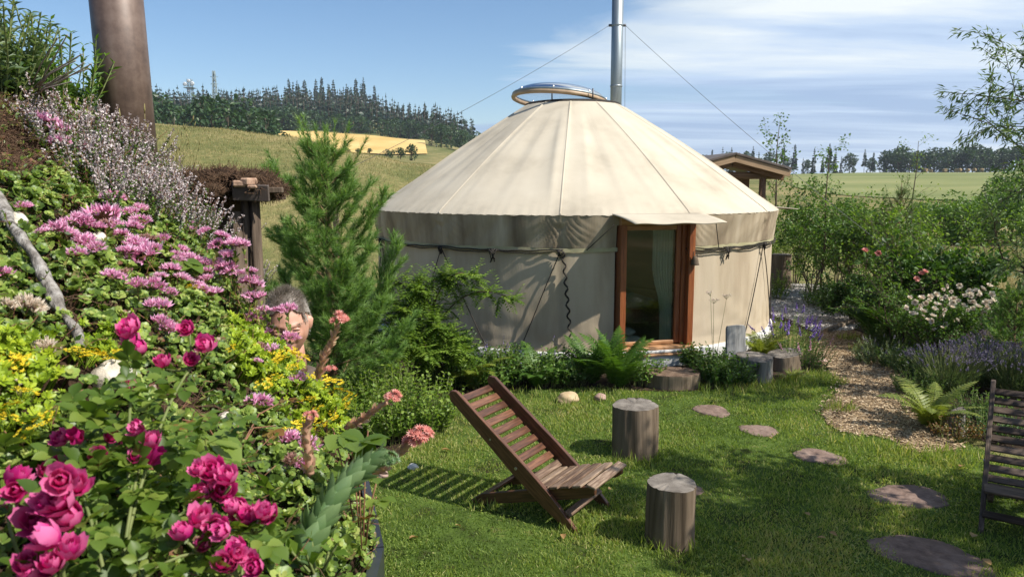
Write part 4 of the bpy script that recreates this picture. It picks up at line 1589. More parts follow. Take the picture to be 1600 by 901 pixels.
noise_mat('sandstone', [(.3, (.34, .24, .13)), (.7, (.56, .43, .27))], 8, 8, bump=.5, rough=.9)
noise_mat('pink_stone', [(.3, (.26, .16, .13)), (.7, (.44, .31, .26))], 8, 8, bump=.5, rough=.9)
p = G(886, 628); pebble('field_stone', 'rounded ochre stone at the lawn edge below the ferns', .13, .09, .085, (p.x, p.y, .04), M['sandstone'], .2, 6)
p = G(938, 625); pebble('field_stone', 'small pinkish stone at the lawn edge near the log stool', .07, .06, .05, (p.x, p.y, .03), M['pink_stone'], .9, 9)
p = G(1281, 566); pebble('field_stone', 'flat reddish stone at the border of the chip path', .11, .07, .04, (p.x, p.y, .02), M['pink_stone'], .4, 13)
p = G(645, 733); pebble('field_stone', 'pale pebble in the shade of the deck chair back', .05, .04, .03, (p.x, p.y, .02), M['river_stone'], .4, 17)
p = G(597, 745); pebble('field_stone', 'pinkish pebble at the foot of the mint bush', .05, .05, .04, (p.x, p.y, .02), M['pink_stone'], .4, 19)
# log edging between the gravel and the chip path
g = Geo(); a, b = G(1290, 520), G(1352, 500)
g.tube([a + Vector((0, 0, .03)), (a + b) / 2 + Vector((0, .05, .04)), b + Vector((0, 0, .03))], [.045, .05, .04], 10)
tag(obj('edging_log', g.mesh('edging_log', M['log_side'])), 'thin dark edging log between gravel and wood chips', 'log')

# ------------------------------------------------------------------ plant generators
def grow(rng, segs, tips, p, d, L, r, depth, spread=.6, gravity=-.02, kids=3, shrink=.68, steps=4, twist=.25, tipmin=0):
    """recursive limbs; segs: (p0,p1,r0,r1); tips: (pos, dir, level) sampled along the thin wood"""
    p = np.array(p, float); d = unit(np.array(d, float))
    pts = [p]
    for i in range(steps):
        d = unit(d + rng.normal(size=3) * twist / steps ** .5 * .6 + np.array([0, 0, gravity]))
        q = p + d * L / steps
        k0, k1 = 1 - i / steps * .45, 1 - (i + 1) / steps * .45
        segs.append((p, q, r * k0, r * k1))
        if depth <= tipmin:
            tips.append((q, d, depth))
        p = q; pts.append(p)
    if depth > 0:
        for k in range(kids):
            t = rng.uniform(.35, 1.0) if k else 1.0
            i = min(steps, max(1, int(round(t * steps))))
            b = pts[i]
            side = unit(np.cross(d, rng.normal(size=3)))
            nd_ = unit(d * (1 - spread * .5) + side * spread * rng.uniform(.6, 1.2) + np.array([0, 0, .12]))
            grow(rng, segs, tips, b, nd_, L * shrink * rng.uniform(.75, 1.2), r * .55 * (1 - .2 * t) + .0008, depth - 1, spread, gravity, kids, shrink, steps, twist, tipmin)


def seg_mesh(name, segs, mat, n=4):
    g = Geo()
    p0 = np.array([s[0] for s in segs]); p1 = np.array([s[1] for s in segs])
    g.tubes2(p0, p1, np.array([s[2] for s in segs]), np.array([s[3] for s in segs]), n)
    return g.mesh(name, mat)


def leaves_on(rng, g, tips, per, size, width, tpl=LEAF2, jitter=.03, outward=.6, droop=.2, up=.8, mat=0, vmean=.5, vsd=.2):
    P = np.repeat(np.array([t[0] for t in tips]), per, 0)
    D = np.repeat(np.array([t[1] for t in tips]), per, 0)
    n = len(P)
    P = P + rng.normal(size=(n, 3)) * jitter
    d = unit(D * (1 - outward) + rand_dirs(n, rng) * outward + np.array([0, 0, -droop]))
    nrm = unit(np.array([0, 0, up]) + rng.normal(size=(n, 3)) * .5)
    s = size * rng.uniform(.6, 1.2, n)
    # clumpwise tone so that crowns show light and dark patches
    tone = np.sin(P[:, 0] * 5.1 + 1.3) * np.sin(P[:, 1] * 4.3) * np.sin(P[:, 2] * 6.1 + .7) * .18
    g.stamp(*tpl, frames(d, nrm, s, s * width), P, np.clip(rng.normal(vmean, vsd, n) + tone, 0, 1), mat, len(tpl[0]) > 4)


def shrub(name, label, cat, loc, seed, h, spread_r, stems=9, depth=2, kids=3, per=4, leaf=.06, width=.55, mat='leaf_mid', wood='bark', tpl=LEAF2, lean=.35,
          r=.014, group=None, outward=.65, droop=.15, twist=.3, tipmin=1, jitter=None, vmean=.5):
    rng = np.random.default_rng(seed)
    t = thing(name, label, cat, loc, 0, group)
    segs, tips = [], []
    for i in range(stems):
        a = i / stems * 6.283 + rng.random()
        b = np.array((math.cos(a), math.sin(a), 0)) * spread_r * .18 * rng.random()
        d = np.array((math.cos(a) * lean * rng.uniform(.3, 1.4), math.sin(a) * lean * rng.uniform(.3, 1.4), 1))
        grow(rng, segs, tips, b, d, h * rng.uniform(.42, .6), r, depth, .75, .0, kids, .62, 4, twist, tipmin)
    obj('branches', seg_mesh('branches', segs, M[wood]), t)
    g = Geo()
    leaves_on(rng, g, tips, per, leaf, width, tpl, jitter if jitter is not None else leaf * .6, outward, droop, vmean=vmean)
    obj('foliage', g.mesh('foliage', M[mat]), t)
    return t


def herb_clump(name, label, cat, loc, seed, n=60, h=.5, rad=.3, leaf=.04, width=.5, step=.035, mat='leaf_mid', stem='stem_green', lean=.35, tpl=LEAF2, group=None,
               flower=None, fl_n=10, fl_len=.15, fl_size=.012, bare=.1, elong=1.0, droop=.1):
    """many upright leafy stems, leaves in pairs; optional flower spikes"""
    rng = np.random.default_rng(seed)
    t = thing(name, label, cat, loc, 0, group)
    S, tips = Geo(), []
    F = Geo()
    p0s, p1s = [], []
    for i in range(n):
        a = rng.random() * 6.283; q = rad * rng.random() ** .5
        b = np.array((math.cos(a) * q * .8 * elong, math.sin(a) * q * .8, 0))
        d = unit(np.array((math.cos(a) * lean * q / rad * rng.uniform(.4, 1.3), math.sin(a) * lean * q / rad * rng.uniform(.4, 1.3), 1.0)) + rng.normal(size=3) * .08)
        hh = h * rng.uniform(.6, 1.1) * (1 - .25 * (q / rad) ** 2)
        m = max(3, int(hh / step))
        prev = b
        for k in range(m):
            d = unit(d + rng.normal(size=3) * .05)
            cur = prev + d * hh / m
            p0s.append(prev); p1s.append(cur)
            if k / m >= bare:
                tips.append((cur, d, k / m))
            prev = cur
        if flower and i < fl_n:
            k = int(fl_len / .012)
            ex = prev
            for j in range(k):
                ex = ex + d * .012
                w = fl_size * (1.3 - .8 * j / k)
                dd = rand_dirs(4, rng)
                F.stamp(*LEAF2, frames(dd, d[None, :], w * 1.5, w), np.repeat(ex[None], 4, 0), rng.random(4))
            p0s.append(prev); p1s.append(ex)
    g = Geo(); g.tubes2(np.array(p0s), np.array(p1s), .0028 + h * .002, .002 + h * .0015, 3)
    obj('stems', g.mesh('stems', M[stem]), t)
    g = Geo()
    P = np.array([x[0] for x in tips]); D = np.array([x[1] for x in tips]); q = np.array([x[2] for x in tips])
    nn = len(P)
    for s in (-1, 1):
        a = np.arange(nn) * 1.57 + rng.normal(size=nn) * .4
        side = np.stack([np.cos(a) * s, np.sin(a) * s, np.full(nn, .35 - droop)], 1)
        d = unit(side + D * .35 + rng.normal(size=(nn, 3)) * .25)
        sz = leaf * rng.uniform(.6, 1.2, nn) * (1.1 - .45 * q)
        g.stamp(*tpl, frames(d, D + rng.normal(size=(nn, 3)) * .3, sz, sz * width), P, np.clip(rng.normal(.35, .18, nn) + .3 * q, 0, 1), 0, len(tpl[0]) > 4)
    obj('foliage', g.mesh('foliage', M[mat]), t)
    if flower:
        obj('flower_spikes', F.mesh('flower_spikes', M[flower]), t)
    return t


def frond_mesh(L=.7, W=.2, pairs=22, arch=.55, mat='fern', seed=0, tooth=4):
    """one fern frond in the local XZ plane: leaves the origin along +X, arching over; pinnae lie across"""
    rng = np.random.default_rng(seed)
    g = Geo()
    pts = []
    for i in range(pairs + 1):
        t = i / pairs
        a = R(78) - arch * t * 1.9 - .25 * t * t
        if i == 0:
            pts.append(np.array((0., 0., 0.)))
        else:
            pts.append(pts[-1] + np.array((math.cos(a), 0, math.sin(a))) * L / pairs)
    pts = np.array(pts)
    g.tube(pts, np.linspace(.005, .001, len(pts)) * (L / .7), 4, 0, .55)
    tg = unit(np.gradient(pts, axis=0))
    # pinna: a toothed blade
    pv, pf = [(0, 0, 0)], []
    n = tooth
    for k in range(1, n + 1):
        t = k / n
        w = .5 * (1 - t) ** .7 + .02
        pv += [(w, t - .45 / n, .02), (w * .45, t, 0), (-w, t - .45 / n, .02), (-w * .45, t, 0)]
    for k in range(n):
        a = 1 + k * 4
        i0 = 0 if k == 0 else a - 3
        j0 = 0 if k == 0 else a - 1
        pf += [(i0, a, a + 1), (j0, a + 3, a + 2)]
        if k == 0:
            pf.append((0, a + 1, a + 3))
        else:
            pf += [(i0, a + 1, a + 3), (i0, a + 3, j0)]
    pv, pf = np.array(pv), np.array(pf)
    for s in (-1, 1):
        idx = np.arange(2, pairs + 1)
        t = idx / pairs
        prof = np.sin(np.pi * np.clip(t * .80 + .2, 0, 1)) ** .8 * W + .006
        d = np.stack([tg[idx, 0] * .35, np.full(len(idx), float(s)), tg[idx, 2] * .35 - .15], 1) + rng.normal(size=(len(idx), 3)) * .06
        nrm = np.stack([-tg[idx, 2], np.zeros(len(idx)), tg[idx, 0]], 1)
        g.stamp(pv, pf, frames(d, nrm, prof, L / pairs * 1.55), pts[idx], np.clip(rng.normal(.5, .15, len(idx)), 0, 1), 0, False)
    return g.mesh('frond', M[mat])


_fr = {}


def fern(label, loc, seed, n=12, L=.7, W=.11, mat='fern', arch=.55, group=None, up=0.0):
    rng = random.Random(seed)
    key = (mat, arch)
    if key not in _fr:
        _fr[key] = [frond_mesh(.7, .115, 24, arch + .1 * k, mat, k) for k in range(3)]
    t = thing('fern', label, 'fern', loc, 0, group)
    for i in range(n):
        s = L / .7 * rng.uniform(.7, 1.12)
        a = i / n * 6.283 + rng.uniform(-.3, .3)
        obj('frond', _fr[key][i % 3], t, (math.cos(a) * .03, math.sin(a) * .03, 0), (rng.uniform(-.15, .15), rng.uniform(-.25, .2) - up, a), (s, s * W / .11, s))
    return t


def pine(label, loc, seed, h=3.0, w=1.0, whorls=9, mat='needles', name='pine_tree', needle=.06, dens=26, lean=(0, 0), per=6, nw=.0045, lead=.45):
    """young pine: leader, whorls of rising boughs, each with side shoots clothed in needles"""
    rng = np.random.default_rng(seed)
    t = thing(name, label, 'tree', loc)
    wood = []
    shoots = []
    g0 = Geo()
    g0.tube([(0, 0, -.05), (lean[0] * .5, lean[1] * .5, h * .5), (lean[0], lean[1], h * .96)], [.018 * h, .013 * h, .004], 8)
    obj('trunk', g0.mesh('trunk', M['bark_pine']), t)
    shoots.append((np.array((lean[0], lean[1], h - lead)), np.array((lean[0], lean[1], h))))
    if lead > .5:
        for ox, oy, z0, z1 in ((-.09, 0, .75, .02), (.10, .03, .72, -.02), (-.22, .05, .95, .35), (.24, 0, 1.0, .38), (.03, -.12, .85, .25)):
            shoots.append((np.array((ox * .3, oy * .3, h - z0)), np.array((ox, oy, h - z1 + .02))))
    for i in range(whorls):
        k = i / (whorls - 1)
        z = h * (.10 + .76 * k)
        c = np.array((lean[0] * z / h, lean[1] * z / h, z))
        R_ = w * (1.06 - .80 * k ** 1.25) * rng.uniform(.78, 1.15)
        for j in range(per):
            a = j / per * 6.283 + i * .7 + rng.normal() * .25
            p = c + rng.normal(size=3) * .03
            d = unit(np.array((math.cos(a), math.sin(a), .18 + .75 * k)))
            L = R_ * rng.uniform(.5, 1.25)
            m = max(4, int(L / .11))
            for s in range(m):
                d = unit(d + np.array([0, 0, .10]) + rng.normal(size=3) * .09)
                q = p + d * L / m
                wood.append((p, q, .010 * h / 3 * (1 - s / m) + .003, .010 * h / 3 * (1 - (s + 1) / m) + .0025))
                if s >= 1:
                    for sg in (-1, 1):
                        if rng.random() < .9:
                            sd = unit(np.cross(d, (0, 0, 1)) * sg + d * .8 + np.array([0, 0, rng.uniform(-.15, .5)]))
                            l2 = L * .38 * (1 - .55 * s / m) * rng.uniform(.6, 1.2) + .06
                            e = q + sd * l2
                            wood.append((q, e, .004, .002))
                            shoots.append((q, e))
                            if l2 > .16:
                                for sg2 in (-1, 1):
                                    b = q + sd * l2 * .55
                                    sd2 = unit(np.cross(sd, (0, 0, 1)) * sg2 + sd + np.array([0, 0, .3]))
                                    shoots.append((b, b + sd2 * l2 * .5))
                    shoots.append((p, q))
                p = q
            e = p + unit(d + np.array([0, 0, .9])) * rng.uniform(.14, .30) * (h / 3) ** .5
            shoots.append((p, e))
    obj('branches', seg_mesh('branches', wood, M['bark_pine'], 3), t)
    A = np.array([s[0] for s in shoots]); B = np.array([s[1] for s in shoots])
    ln = np.linalg.norm(B - A, axis=1)
    cnt = np.maximum(6, (ln * dens * 10).astype(int))
    idx = np.repeat(np.arange(len(A)), cnt)
    n = len(idx)
    u = rng.random(n)
    ax = unit(B - A)[idx]
    P = A[idx] + (B - A)[idx] * u[:, None]
    d = unit(ax * 1.0 + rand_dirs(n, rng) * .75)
    s = needle * rng.uniform(.7, 1.2, n)
    tone = rng.normal(.45, .14, n) + .22 * u + (rng.random(len(A)) * .4 - .2)[idx]
    g = Geo()
    g.stamp(*NEEDLE, frames(d, rand_dirs(n, rng), s, nw), P, np.clip(tone, 0, 1), 0, False)
    obj('needles', g.mesh('needles', M[mat]), t)
    return t


# ------------------------------------------------------------------ young pine beside the yurt
pp = at(514, 400, 7.6)
pine('young bushy pine tree beside the yurt, its top reaching the eave', (pp.x, pp.y, 0), 5, 3.0, .95, 11, dens=42, needle=.08, per=7, lead=.6, nw=.0054)
# extra leader pair seen as two upright shoots
# ------------------------------------------------------------------ planting at the foot of the yurt
def gp(px, py):
    return G(px, py)


# arching shrub with feathery leaves
def pinnate_geo(g, rng, base, d, L, pairs=7, leaf=.05, up=(0, 0, 1)):
    pts = [base]
    dd = unit(d)
    for i in range(pairs):
        dd = unit(dd + np.array([0, 0, -.06]))
        pts.append(pts[-1] + dd * L / pairs)
    pts = np.array(pts)
    tg = unit(np.gradient(pts, axis=0))
    for s in (-1, 1):
        side = unit(np.cross(tg[1:], np.array(up))) * s
        D = unit(side + tg[1:] * .5 + np.array([0, 0, -.15]))
        sz = leaf * np.linspace(1, .75, pairs) * rng.uniform(.85, 1.15, pairs)
        g.stamp(*LEAF2, frames(D, np.array(up) + rng.normal(size=(pairs, 3)) * .2, sz, sz * .42), pts[1:], np.clip(rng.normal(.5, .16) + rng.normal(0, .08, pairs), 0, 1), 0, False)


rng = np.random.default_rng(31)
b = gp(655, 600)
fs = thing('arching_shrub', 'light green feathery shrub arching across the yurt wall', 'shrub', (b.x, b.y + .1, 0))
segs, fg = [], Geo()
targets = [at(800, 470, 8.5), at(745, 440, 8.6), at(700, 445, 8.7), at(660, 470, 8.6), at(620, 500, 8.5), at(590, 480, 8.9), at(690, 520, 8.3), at(720, 540, 8.2), at(640, 540, 8.1), at(575, 540, 8.6), at(600, 450, 9.2),
           at(560, 510, 9.0), at(610, 570, 7.9), at(670, 560, 8.0), at(645, 455, 8.9), at(735, 560, 8.3)]
for k, T in enumerate(targets):
    p0 = np.array((rng.normal() * .08, rng.normal() * .08, 0)); p3 = np.array(T) - np.array(fs.location)
    c1 = p0 + np.array((p3[0] * .25, p3[1] * .25, max(.25, p3[2] * 1.05 + .12))); c2 = p3 + np.array((-.25 * np.sign(p3[0]) * abs(p3[0]), 0, .22))
    prev = p0
    nst = 22
    for i in range(1, nst + 1):
        t = i / nst
        q = p0 * (1 - t) ** 3 + 3 * c1 * t * (1 - t) ** 2 + 3 * c2 * t * t * (1 - t) + p3 * t ** 3
        segs.append((prev, q, .010 * (1 - t) + .003, .010 * (1 - t) + .0025))
        if i > 5:
            dr_ = unit(q - prev)
            for s in range(4):
                pinnate_geo(fg, rng, q, dr_ * .4 + rand_dirs(1, rng)[0] * .9 + np.array([0, 0, .15]), rng.uniform(.16, .28), 7, .072)
        prev = q
obj('branches', seg_mesh('branches', segs, M['twig_brown']), fs)
obj('foliage', fg.mesh('foliage', M['leaf_light']), fs)

herb_clump('leafy_bush', 'dense green mint bush at the left end of the lawn, behind the planted roof', 'bush', gp(612, 690) + Vector((0, .25, 0)), 41, 230, .66, .52, .062, .72, .04, 'leaf_light', lean=.55, elong=1.15)
herb_clump('leafy_bush', 'darker leafy bush between the mint bush and the pine', 'bush', gp(560, 640) + Vector((0, .1, 0)), 42, 150, .6, .42, .055, .5, .035, 'leaf_dark', lean=.4)
herb_clump('leafy_bush', 'low leafy plant at the lawn corner beside the mint bush', 'bush', gp(672, 668), 43, 110, .34, .26, .035, .5, .025, 'leaf_light', lean=.5)
shrub('dark_shrub', 'dark leafy shrub filling the gap under the arching branches', 'shrub', gp(700, 608) + Vector((0, .35, 0)), 44, .75, .5, 10, 2, 3, 5, .06, .5, 'leaf_dark')
shrub('dark_shrub', 'dark shrub at the foot of the pine', 'shrub', gp(520, 610) + Vector((0, .5, 0)), 45, .7, .5, 10, 2, 3, 5, .06, .5, 'leaf_dark')
fern('tall dark green fern clump beside the yurt door, left of the step', gp(968, 606) + Vector((0, .05, 0)), 51, 24, .74, .13, 'fern', .30)
fern('fern clump with lighter fronds under the yurt wall', gp(928, 604) + Vector((0, .15, 0)), 52, 20, .68, .12, 'fern', .30)
fern('feathery fern spreading beside the ochre stone', gp(840, 612) + Vector((0, .2, 0)), 53, 17, .62, .12, 'fern', .6)
fern('bright fern arching towards the lawn below the shrub', gp(735, 610) + Vector((0, .1, 0)), 54, 16, .62, .13, 'fern_yellow', .6)
fern('small fern between the door step and the split stump', gp(1108, 596), 55, 12, .42, .10, 'fern', .6)
fern('yellow green fern beside the upright board, against the canvas', gp(1192, 566) + Vector((0, .1, 0)), 56, 16, .55, .11, 'fern_yellow', .5)
fern('small yellow green fern under the purple flowers', gp(1236, 596), 57, 10, .26, .08, 'fern_yellow', .7)
for i, (px, py, n, h, r_, lf, mt_) in enumerate([(705, 605, 130, .55, .4, .06, 'leaf_dark'), (770, 606, 130, .46, .36, .055, 'leaf_mid'), (800, 600, 130, .48, .36, .055, 'leaf_dark'), (860, 602, 120, .42, .34, .055, 'leaf_mid'),
                                             (895, 600, 110, .42, .3, .055, 'leaf_dark'), (1000, 604, 80, .36, .24, .055, 'leaf_mid'), (1128, 604, 110, .42, .28, .055, 'leaf_mid'), (1150, 604, 90, .30, .26, .05, 'leaf_dark'),
                                             (1095, 580, 60, .36, .2, .06, 'leaf_mid')]):
    lab = ['dark leafy border plant under the arching shrub', 'low green border plant beside the dark shrub', 'dark border plant behind the bright fern', 'low border plant behind the ochre stone', 'dark border plant beside the fern clump',
           'leafy border plant at the corner of the door step', 'leafy plant in front of the upright board', 'dark low plant spilling round the split stump', 'leafy plant against the canvas right of the door'][i]
    herb_clump('border_plant', lab, 'plant', gp(px, py) + Vector((0, .1, 0)), 60 + i, n, h, r_, lf * 1.15, .68, .042, mt_, lean=.6, group='low plants along the yurt')
herb_clump('salvia_plant', 'thin purple flower spikes rising from the border below the yurt wall', 'flower', gp(765, 604) + Vector((0, .15, 0)), 71, 14, .5, .22, .035, .4, .05, 'leaf_mid', flower='petal_purple', fl_n=12, fl_len=.14, fl_size=.009)
herb_clump('salvia_plant', 'sparse lilac flowers above the plinth beside the ferns', 'flower', gp(835, 600) + Vector((0, .2, 0)), 72, 14, .5, .3, .03, .35, .05, 'leaf_mid', flower='petal_purple', fl_n=9, fl_len=.06, fl_size=.008)
herb_clump('campanula_plant', 'violet flowering plant at the right edge of the yurt', 'flower', gp(1236, 560) + Vector((0, .15, 0)), 73, 60, .62, .36, .05, .5, .045, 'leaf_mid', flower='petal_purple', fl_n=34, fl_len=.13, fl_size=.018, lean=.4)
herb_clump('campanula_plant', 'dense green clump with pink spikes next to the violet flowers', 'flower', gp(1258, 574), 74, 70, .42, .28, .045, .5, .04, 'leaf_mid', flower='petal_pink', fl_n=6, fl_len=.14, fl_size=.012, lean=.5)
herb_clump('yellow_bush', 'yellowish leafy bush at the corner of the yurt beside the gravel', 'bush', gp(1214, 470) + Vector((0, .2, 0)), 75, 60, .62, .3, .06, .6, .05, 'leaf_light', lean=.4)
herb_clump('lemon_balm', 'rounded light plant beside the yellow green fern', 'plant', gp(1205, 560) + Vector((.05, .2, 0)), 76, 40, .3, .2, .05, .6, .04, 'leaf_light', lean=.6)


# white umbels on thin stems against the canvas
def umbel(label, loc, h, seed, n=3):
    rng = np.random.default_rng(seed)
    t = thing('umbel_flower', label, 'flower', loc)
    g, f = Geo(), Geo()
    for i in range(n):
        top = np.array((rng.normal() * .12, rng.normal() * .06, h * rng.uniform(.75, 1.05)))
        mid = top * .5 + np.array((0, 0, 0)); 
        g.tube([(0, 0, 0), tuple(mid), tuple(top)], [.004, .003, .002], 5)
        for k in range(14):
            a = rng.random() * 6.28; q = .07 * rng.random() ** .5
            e = top + np.array((math.cos(a) * q, math.sin(a) * q, .05))
            g.tube([tuple(top), tuple(e)], .001, 3)
            f.stamp(*LEAF2, frames(rand_dirs(8, rng), (0, 0, 1), .014, .010), np.repeat(e[None], 8, 0) + rng.normal(size=(8, 3)) * .007, rng.random(8))
    obj('stems', g.mesh('stems', M['stem_green']), t)
    obj('umbels', f.mesh('umbels', M['petal_white']), t)


umbel('thin stemmed pale umbel flower against the canvas right of the door', gp(1112, 585) + Vector((.05, .1, 0)), 1.12, 5)

# ------------------------------------------------------------------ right hand garden
def onray(px, Y):
    d = ray(px, 300)
    return Vector((d.x * Y / d.y, Y, 0))


shrub('garden_shrub', 'tall leafy shrub beside the gravel, nearest the wooden hut', 'shrub', onray(1278, 16.5), 81, 2.3, 1.0, 10, 3, 3, 4, .075, .6, 'leaf_mid')
shrub('garden_shrub', 'dense dark shrub behind the gravel path bend', 'shrub', onray(1322, 15.5), 82, 2.1, 1.0, 11, 3, 3, 5, .07, .6, 'leaf_mid', lean=.25)
shrub('garden_shrub', 'broad green shrub in the middle of the shrub bank', 'shrub', onray(1362, 14.0), 83, 1.9, 1.0, 11, 3, 3, 5, .07, .6, 'leaf_mid', lean=.25)
pine('grey green young pine rising out of the shrub bank', onray(1408, 13.2), 84, 2.55, .55, 9, dens=14, needle=.07, per=6, nw=.006, mat='willow')
shrub('garden_shrub', 'tall light leaved hornbeam shrub at the right of the pine', 'shrub', onray(1452, 12.0), 85, 2.3, 1.0, 10, 3, 3, 3, .065, .6, 'leaf_light', vmean=.35, lean=.18)
shrub('garden_shrub', 'dark broad leaved shrub behind the white roses', 'shrub', onray(1490, 11.2), 86, 1.45, .9, 11, 3, 3, 3, .10, .7, 'leaf_mid', lean=.25, vmean=.3)
shrub('garden_shrub', 'low dark shrub shading the gravel edge', 'shrub', onray(1352, 12.8), 87, .85, .8, 12, 3, 3, 4, .06, .55, 'leaf_dark')
shrub('garden_shrub', 'rosy tipped shrub between the gravel and the white roses', 'shrub', onray(1398, 11.4), 88, .95, .7, 12, 3, 3, 4, .055, .55, 'leaf_dark')
shrub('garden_shrub', 'green shrub beside the upright log behind the yurt', 'shrub', onray(1250, 18.2), 89, 1.5, .8, 10, 3, 3, 3, .06, .5, 'leaf_light')
herb_clump('ground_plant', 'bright green leafy clump on the far edge of the gravel', 'plant', onray(1300, 14.6), 90, 120, .5, .5, .06, .5, .05, 'leaf_mid', lean=.5)
herb_clump('ground_plant', 'bright leafy clump under the dark shrub by the gravel', 'plant', onray(1332, 14.0), 91, 120, .5, .5, .06, .5, .05, 'leaf_light', lean=.5)
fern('tall fern with upright fronds at the gravel end of the flower bed', G(1383, 540) + Vector((0, .1, 0)), 92, 14, .95, .17, 'fern', .5)
fern('yellowing fern beside the bleached stump at the chip path', G(1452, 668), 93, 16, .62, .13, 'fern_yellow', .5)
for i, (px, py, n, h, r_, mt_, fl) in enumerate([(1384, 572, 120, .36, .34, 'silver_leaf', None), (1418, 578, 120, .32, .34, 'leaf_mid', None), (1446, 590, 120, .36, .36, 'leaf_dark', None), (1430, 556, 110, .55, .4, 'leaf_mid', None),
                                              (1400, 545, 110, .5, .36, 'leaf_dark', None), (1440, 622, 90, .3, .26, 'leaf_mid', None), (1500, 690, 70, .22, .22, 'leaf_red', None), (1540, 660, 90, .3, .3, 'leaf_mid', None), (1445, 650, 40, .22, .2, 'leaf_mid', None), (1560, 690, 80, .3, .3, 'leaf_dark', None)]):
    lab = ['silvery lilac clump at the edge of the chip path', 'green leafy clump spilling onto the chip path', 'dark leafy clump between path and lavender', 'leafy plant below the white roses', 'dark plant at the foot of the tall fern', 'leafy plant behind the yellowing fern',
           'reddish leafy plant by the bleached stump', 'leafy plant behind the weathered deck chair', 'small leafy plant on the chip path edge', 'dark leafy plant under the weathered deck chair back'][i]
    herb_clump('bed_plant', lab, 'plant', G(px, py) + Vector((0, .1, 0)), 100 + i, n, h, r_, .042, .5, .03, mt_, lean=.6, group='low plants in the flower bed', flower='petal_lavender' if i == 0 else None, fl_n=30, fl_len=.05)


# lavender
def lavender(label, loc, seed, n=260, h=.55, rad=.42):
    rng = np.random.default_rng(seed)
    t = thing('lavender_bush', label, 'lavender', loc, 0, 'lavender bushes')
    p0, p1, q = [], [], []
    F, L = Geo(), Geo()
    for i in range(n):
        a = rng.random() * 6.283; u = rng.random() ** .5
        b = np.array((math.cos(a) * u * rad * .4, math.sin(a) * u * rad * .4, .05))
        e = np.array((math.cos(a) * u * rad, math.sin(a) * u * rad, h * (1 - .25 * u * u) * rng.uniform(.85, 1.08)))
        m = (b + e) / 2 + np.array((0, 0, .04))
        p0 += [b, m]; p1 += [m, e]
        d = unit(e - m)
        for j in range(4):
            c = e + d * (j * .010)
            F.stamp(*LEAF2, frames(rand_dirs(4, rng) + d * .6, rand_dirs(4, rng), .013, .009), np.repeat(c[None], 4, 0), rng.random(4))
        kk = 15
        s = rng.random(kk)[:, None] * .65
        L.stamp(*NEEDLE, frames(rand_dirs(kk, rng) * .7 + d, rand_dirs(kk, rng), .05, .006), b + (e - b) * s, rng.random(kk))
    g = Geo(); g.tubes2(np.array(p0), np.array(p1), .0022, .0018, 3)
    obj('stems', g.mesh('stems', M['stem_green']), t)
    obj('foliage', L.mesh('foliage', M['willow']), t)
    obj('flower_spikes', F.mesh('flower_spikes', M['petal_lavender']), t)


for i, (px, py, lab) in enumerate([(1478, 616, 'lavender bush nearest the chip path, grey green with mauve tips'), (1532, 606, 'lavender bush behind the weathered deck chair'),
                                   (1582, 618, 'lavender bush in the row, furthest from the chip path'), (1560, 585, 'lavender bush at the back of the row below the roses')]):
    lavender(lab, G(px, py), 120 + i, 300, .56, .46)


# white rose bush with single blooms as parts
def bloom_geo(rng, layers=((6, .5, .25), (6, .42, .55), (5, .3, .9), (4, .18, 1.2)), curl=.35):
    """rosette of cupped petals, radius about .5"""
    g = Geo()
    for li, (n, rad, tilt) in enumerate(layers):
        for k in range(n):
            a = (k + .5 * (li % 2)) / n * 6.283 + rng.normal() * .12
            rows = []
            L = rad * rng.uniform(.95, 1.15)
            for j in range(4):
                t = j / 3
                el = tilt + curl * (t - .3)
                w = L * .62 * math.sin(math.pi * min(.92, .22 + t * .68)) * 1.25
                rr = .05 + L * t * math.cos(el); z = L * t * math.sin(el) + .03 * li
                for s in (-1, 0, 1):
                    aa = a + s * math.atan2(w, rr + .15) * .95
                    rows.append((math.cos(aa) * rr * (1 + .05 * abs(s)), math.sin(aa) * rr * (1 + .05 * abs(s)), z + .05 * abs(s) + rng.normal() * .012))
            f = []
            for j in range(3):
                for s in range(2):
                    b = j * 3 + s
                    f.append((b, b + 1, b + 4, b + 3))
            g.add(rows, f, 0, np.clip(np.repeat([.35, .5, .62, .78], 3) + rng.normal() * .1 - .08 * li + .12, 0, 1))
    return g


rng = np.random.default_rng(77)
white_bloom = [bloom_geo(rng).mesh('bloom', M['petal_white']) for _ in range(2)]
wr = shrub('white_rose_bush', 'white flowering rose bush behind the lavender', 'rose bush', onray(1490, 9.9), 131, .92, .9, 14, 3, 3, 3, .045, .6, 'leaf_mid', lean=.55)
for (px, py) in [(1415, 483), (1424, 490), (1437, 478), (1443, 487), (1452, 470), (1460, 482), (1468, 476), (1476, 484), (1457, 494), (1449, 500), (1470, 466), (1487, 480), (1497, 470), (1505, 478), (1512, 484), (1520, 472), (1495, 500), (1500, 450),
                 (1486, 456), (1478, 447), (1530, 462), (1540, 470), (1549, 460), (1515, 455), (1528, 480), (1465, 515), (1472, 512), (1542, 480), (1508, 462), (1481, 466), (1552, 470), (1535, 452), (1546, 447), (1440, 466), (1430, 472)]:
  for rep in range(2):
    d = ray(px + (random.uniform(-9, 9) if rep else 0), py + (random.uniform(-7, 9) if rep else 0)); Y = 9.45 + random.uniform(-.2, .3)
    p = Vector((0, 0, CAM_H)) + d * (Y / d.y) - wr.location
    obj('bloom', white_bloom[random.randrange(2)], wr, p, (random.uniform(.1, 1.5), random.uniform(-.8, .8), random.uniform(-1, 1)), random.uniform(.055, .095))
pr = shrub('pink_rose_bush', 'small pale pink rose bush in front of the dark shrubs', 'rose bush', onray(1420, 10.6), 132, 1.1, .5, 8, 3, 3, 2, .045, .6, 'leaf_mid', lean=.3)
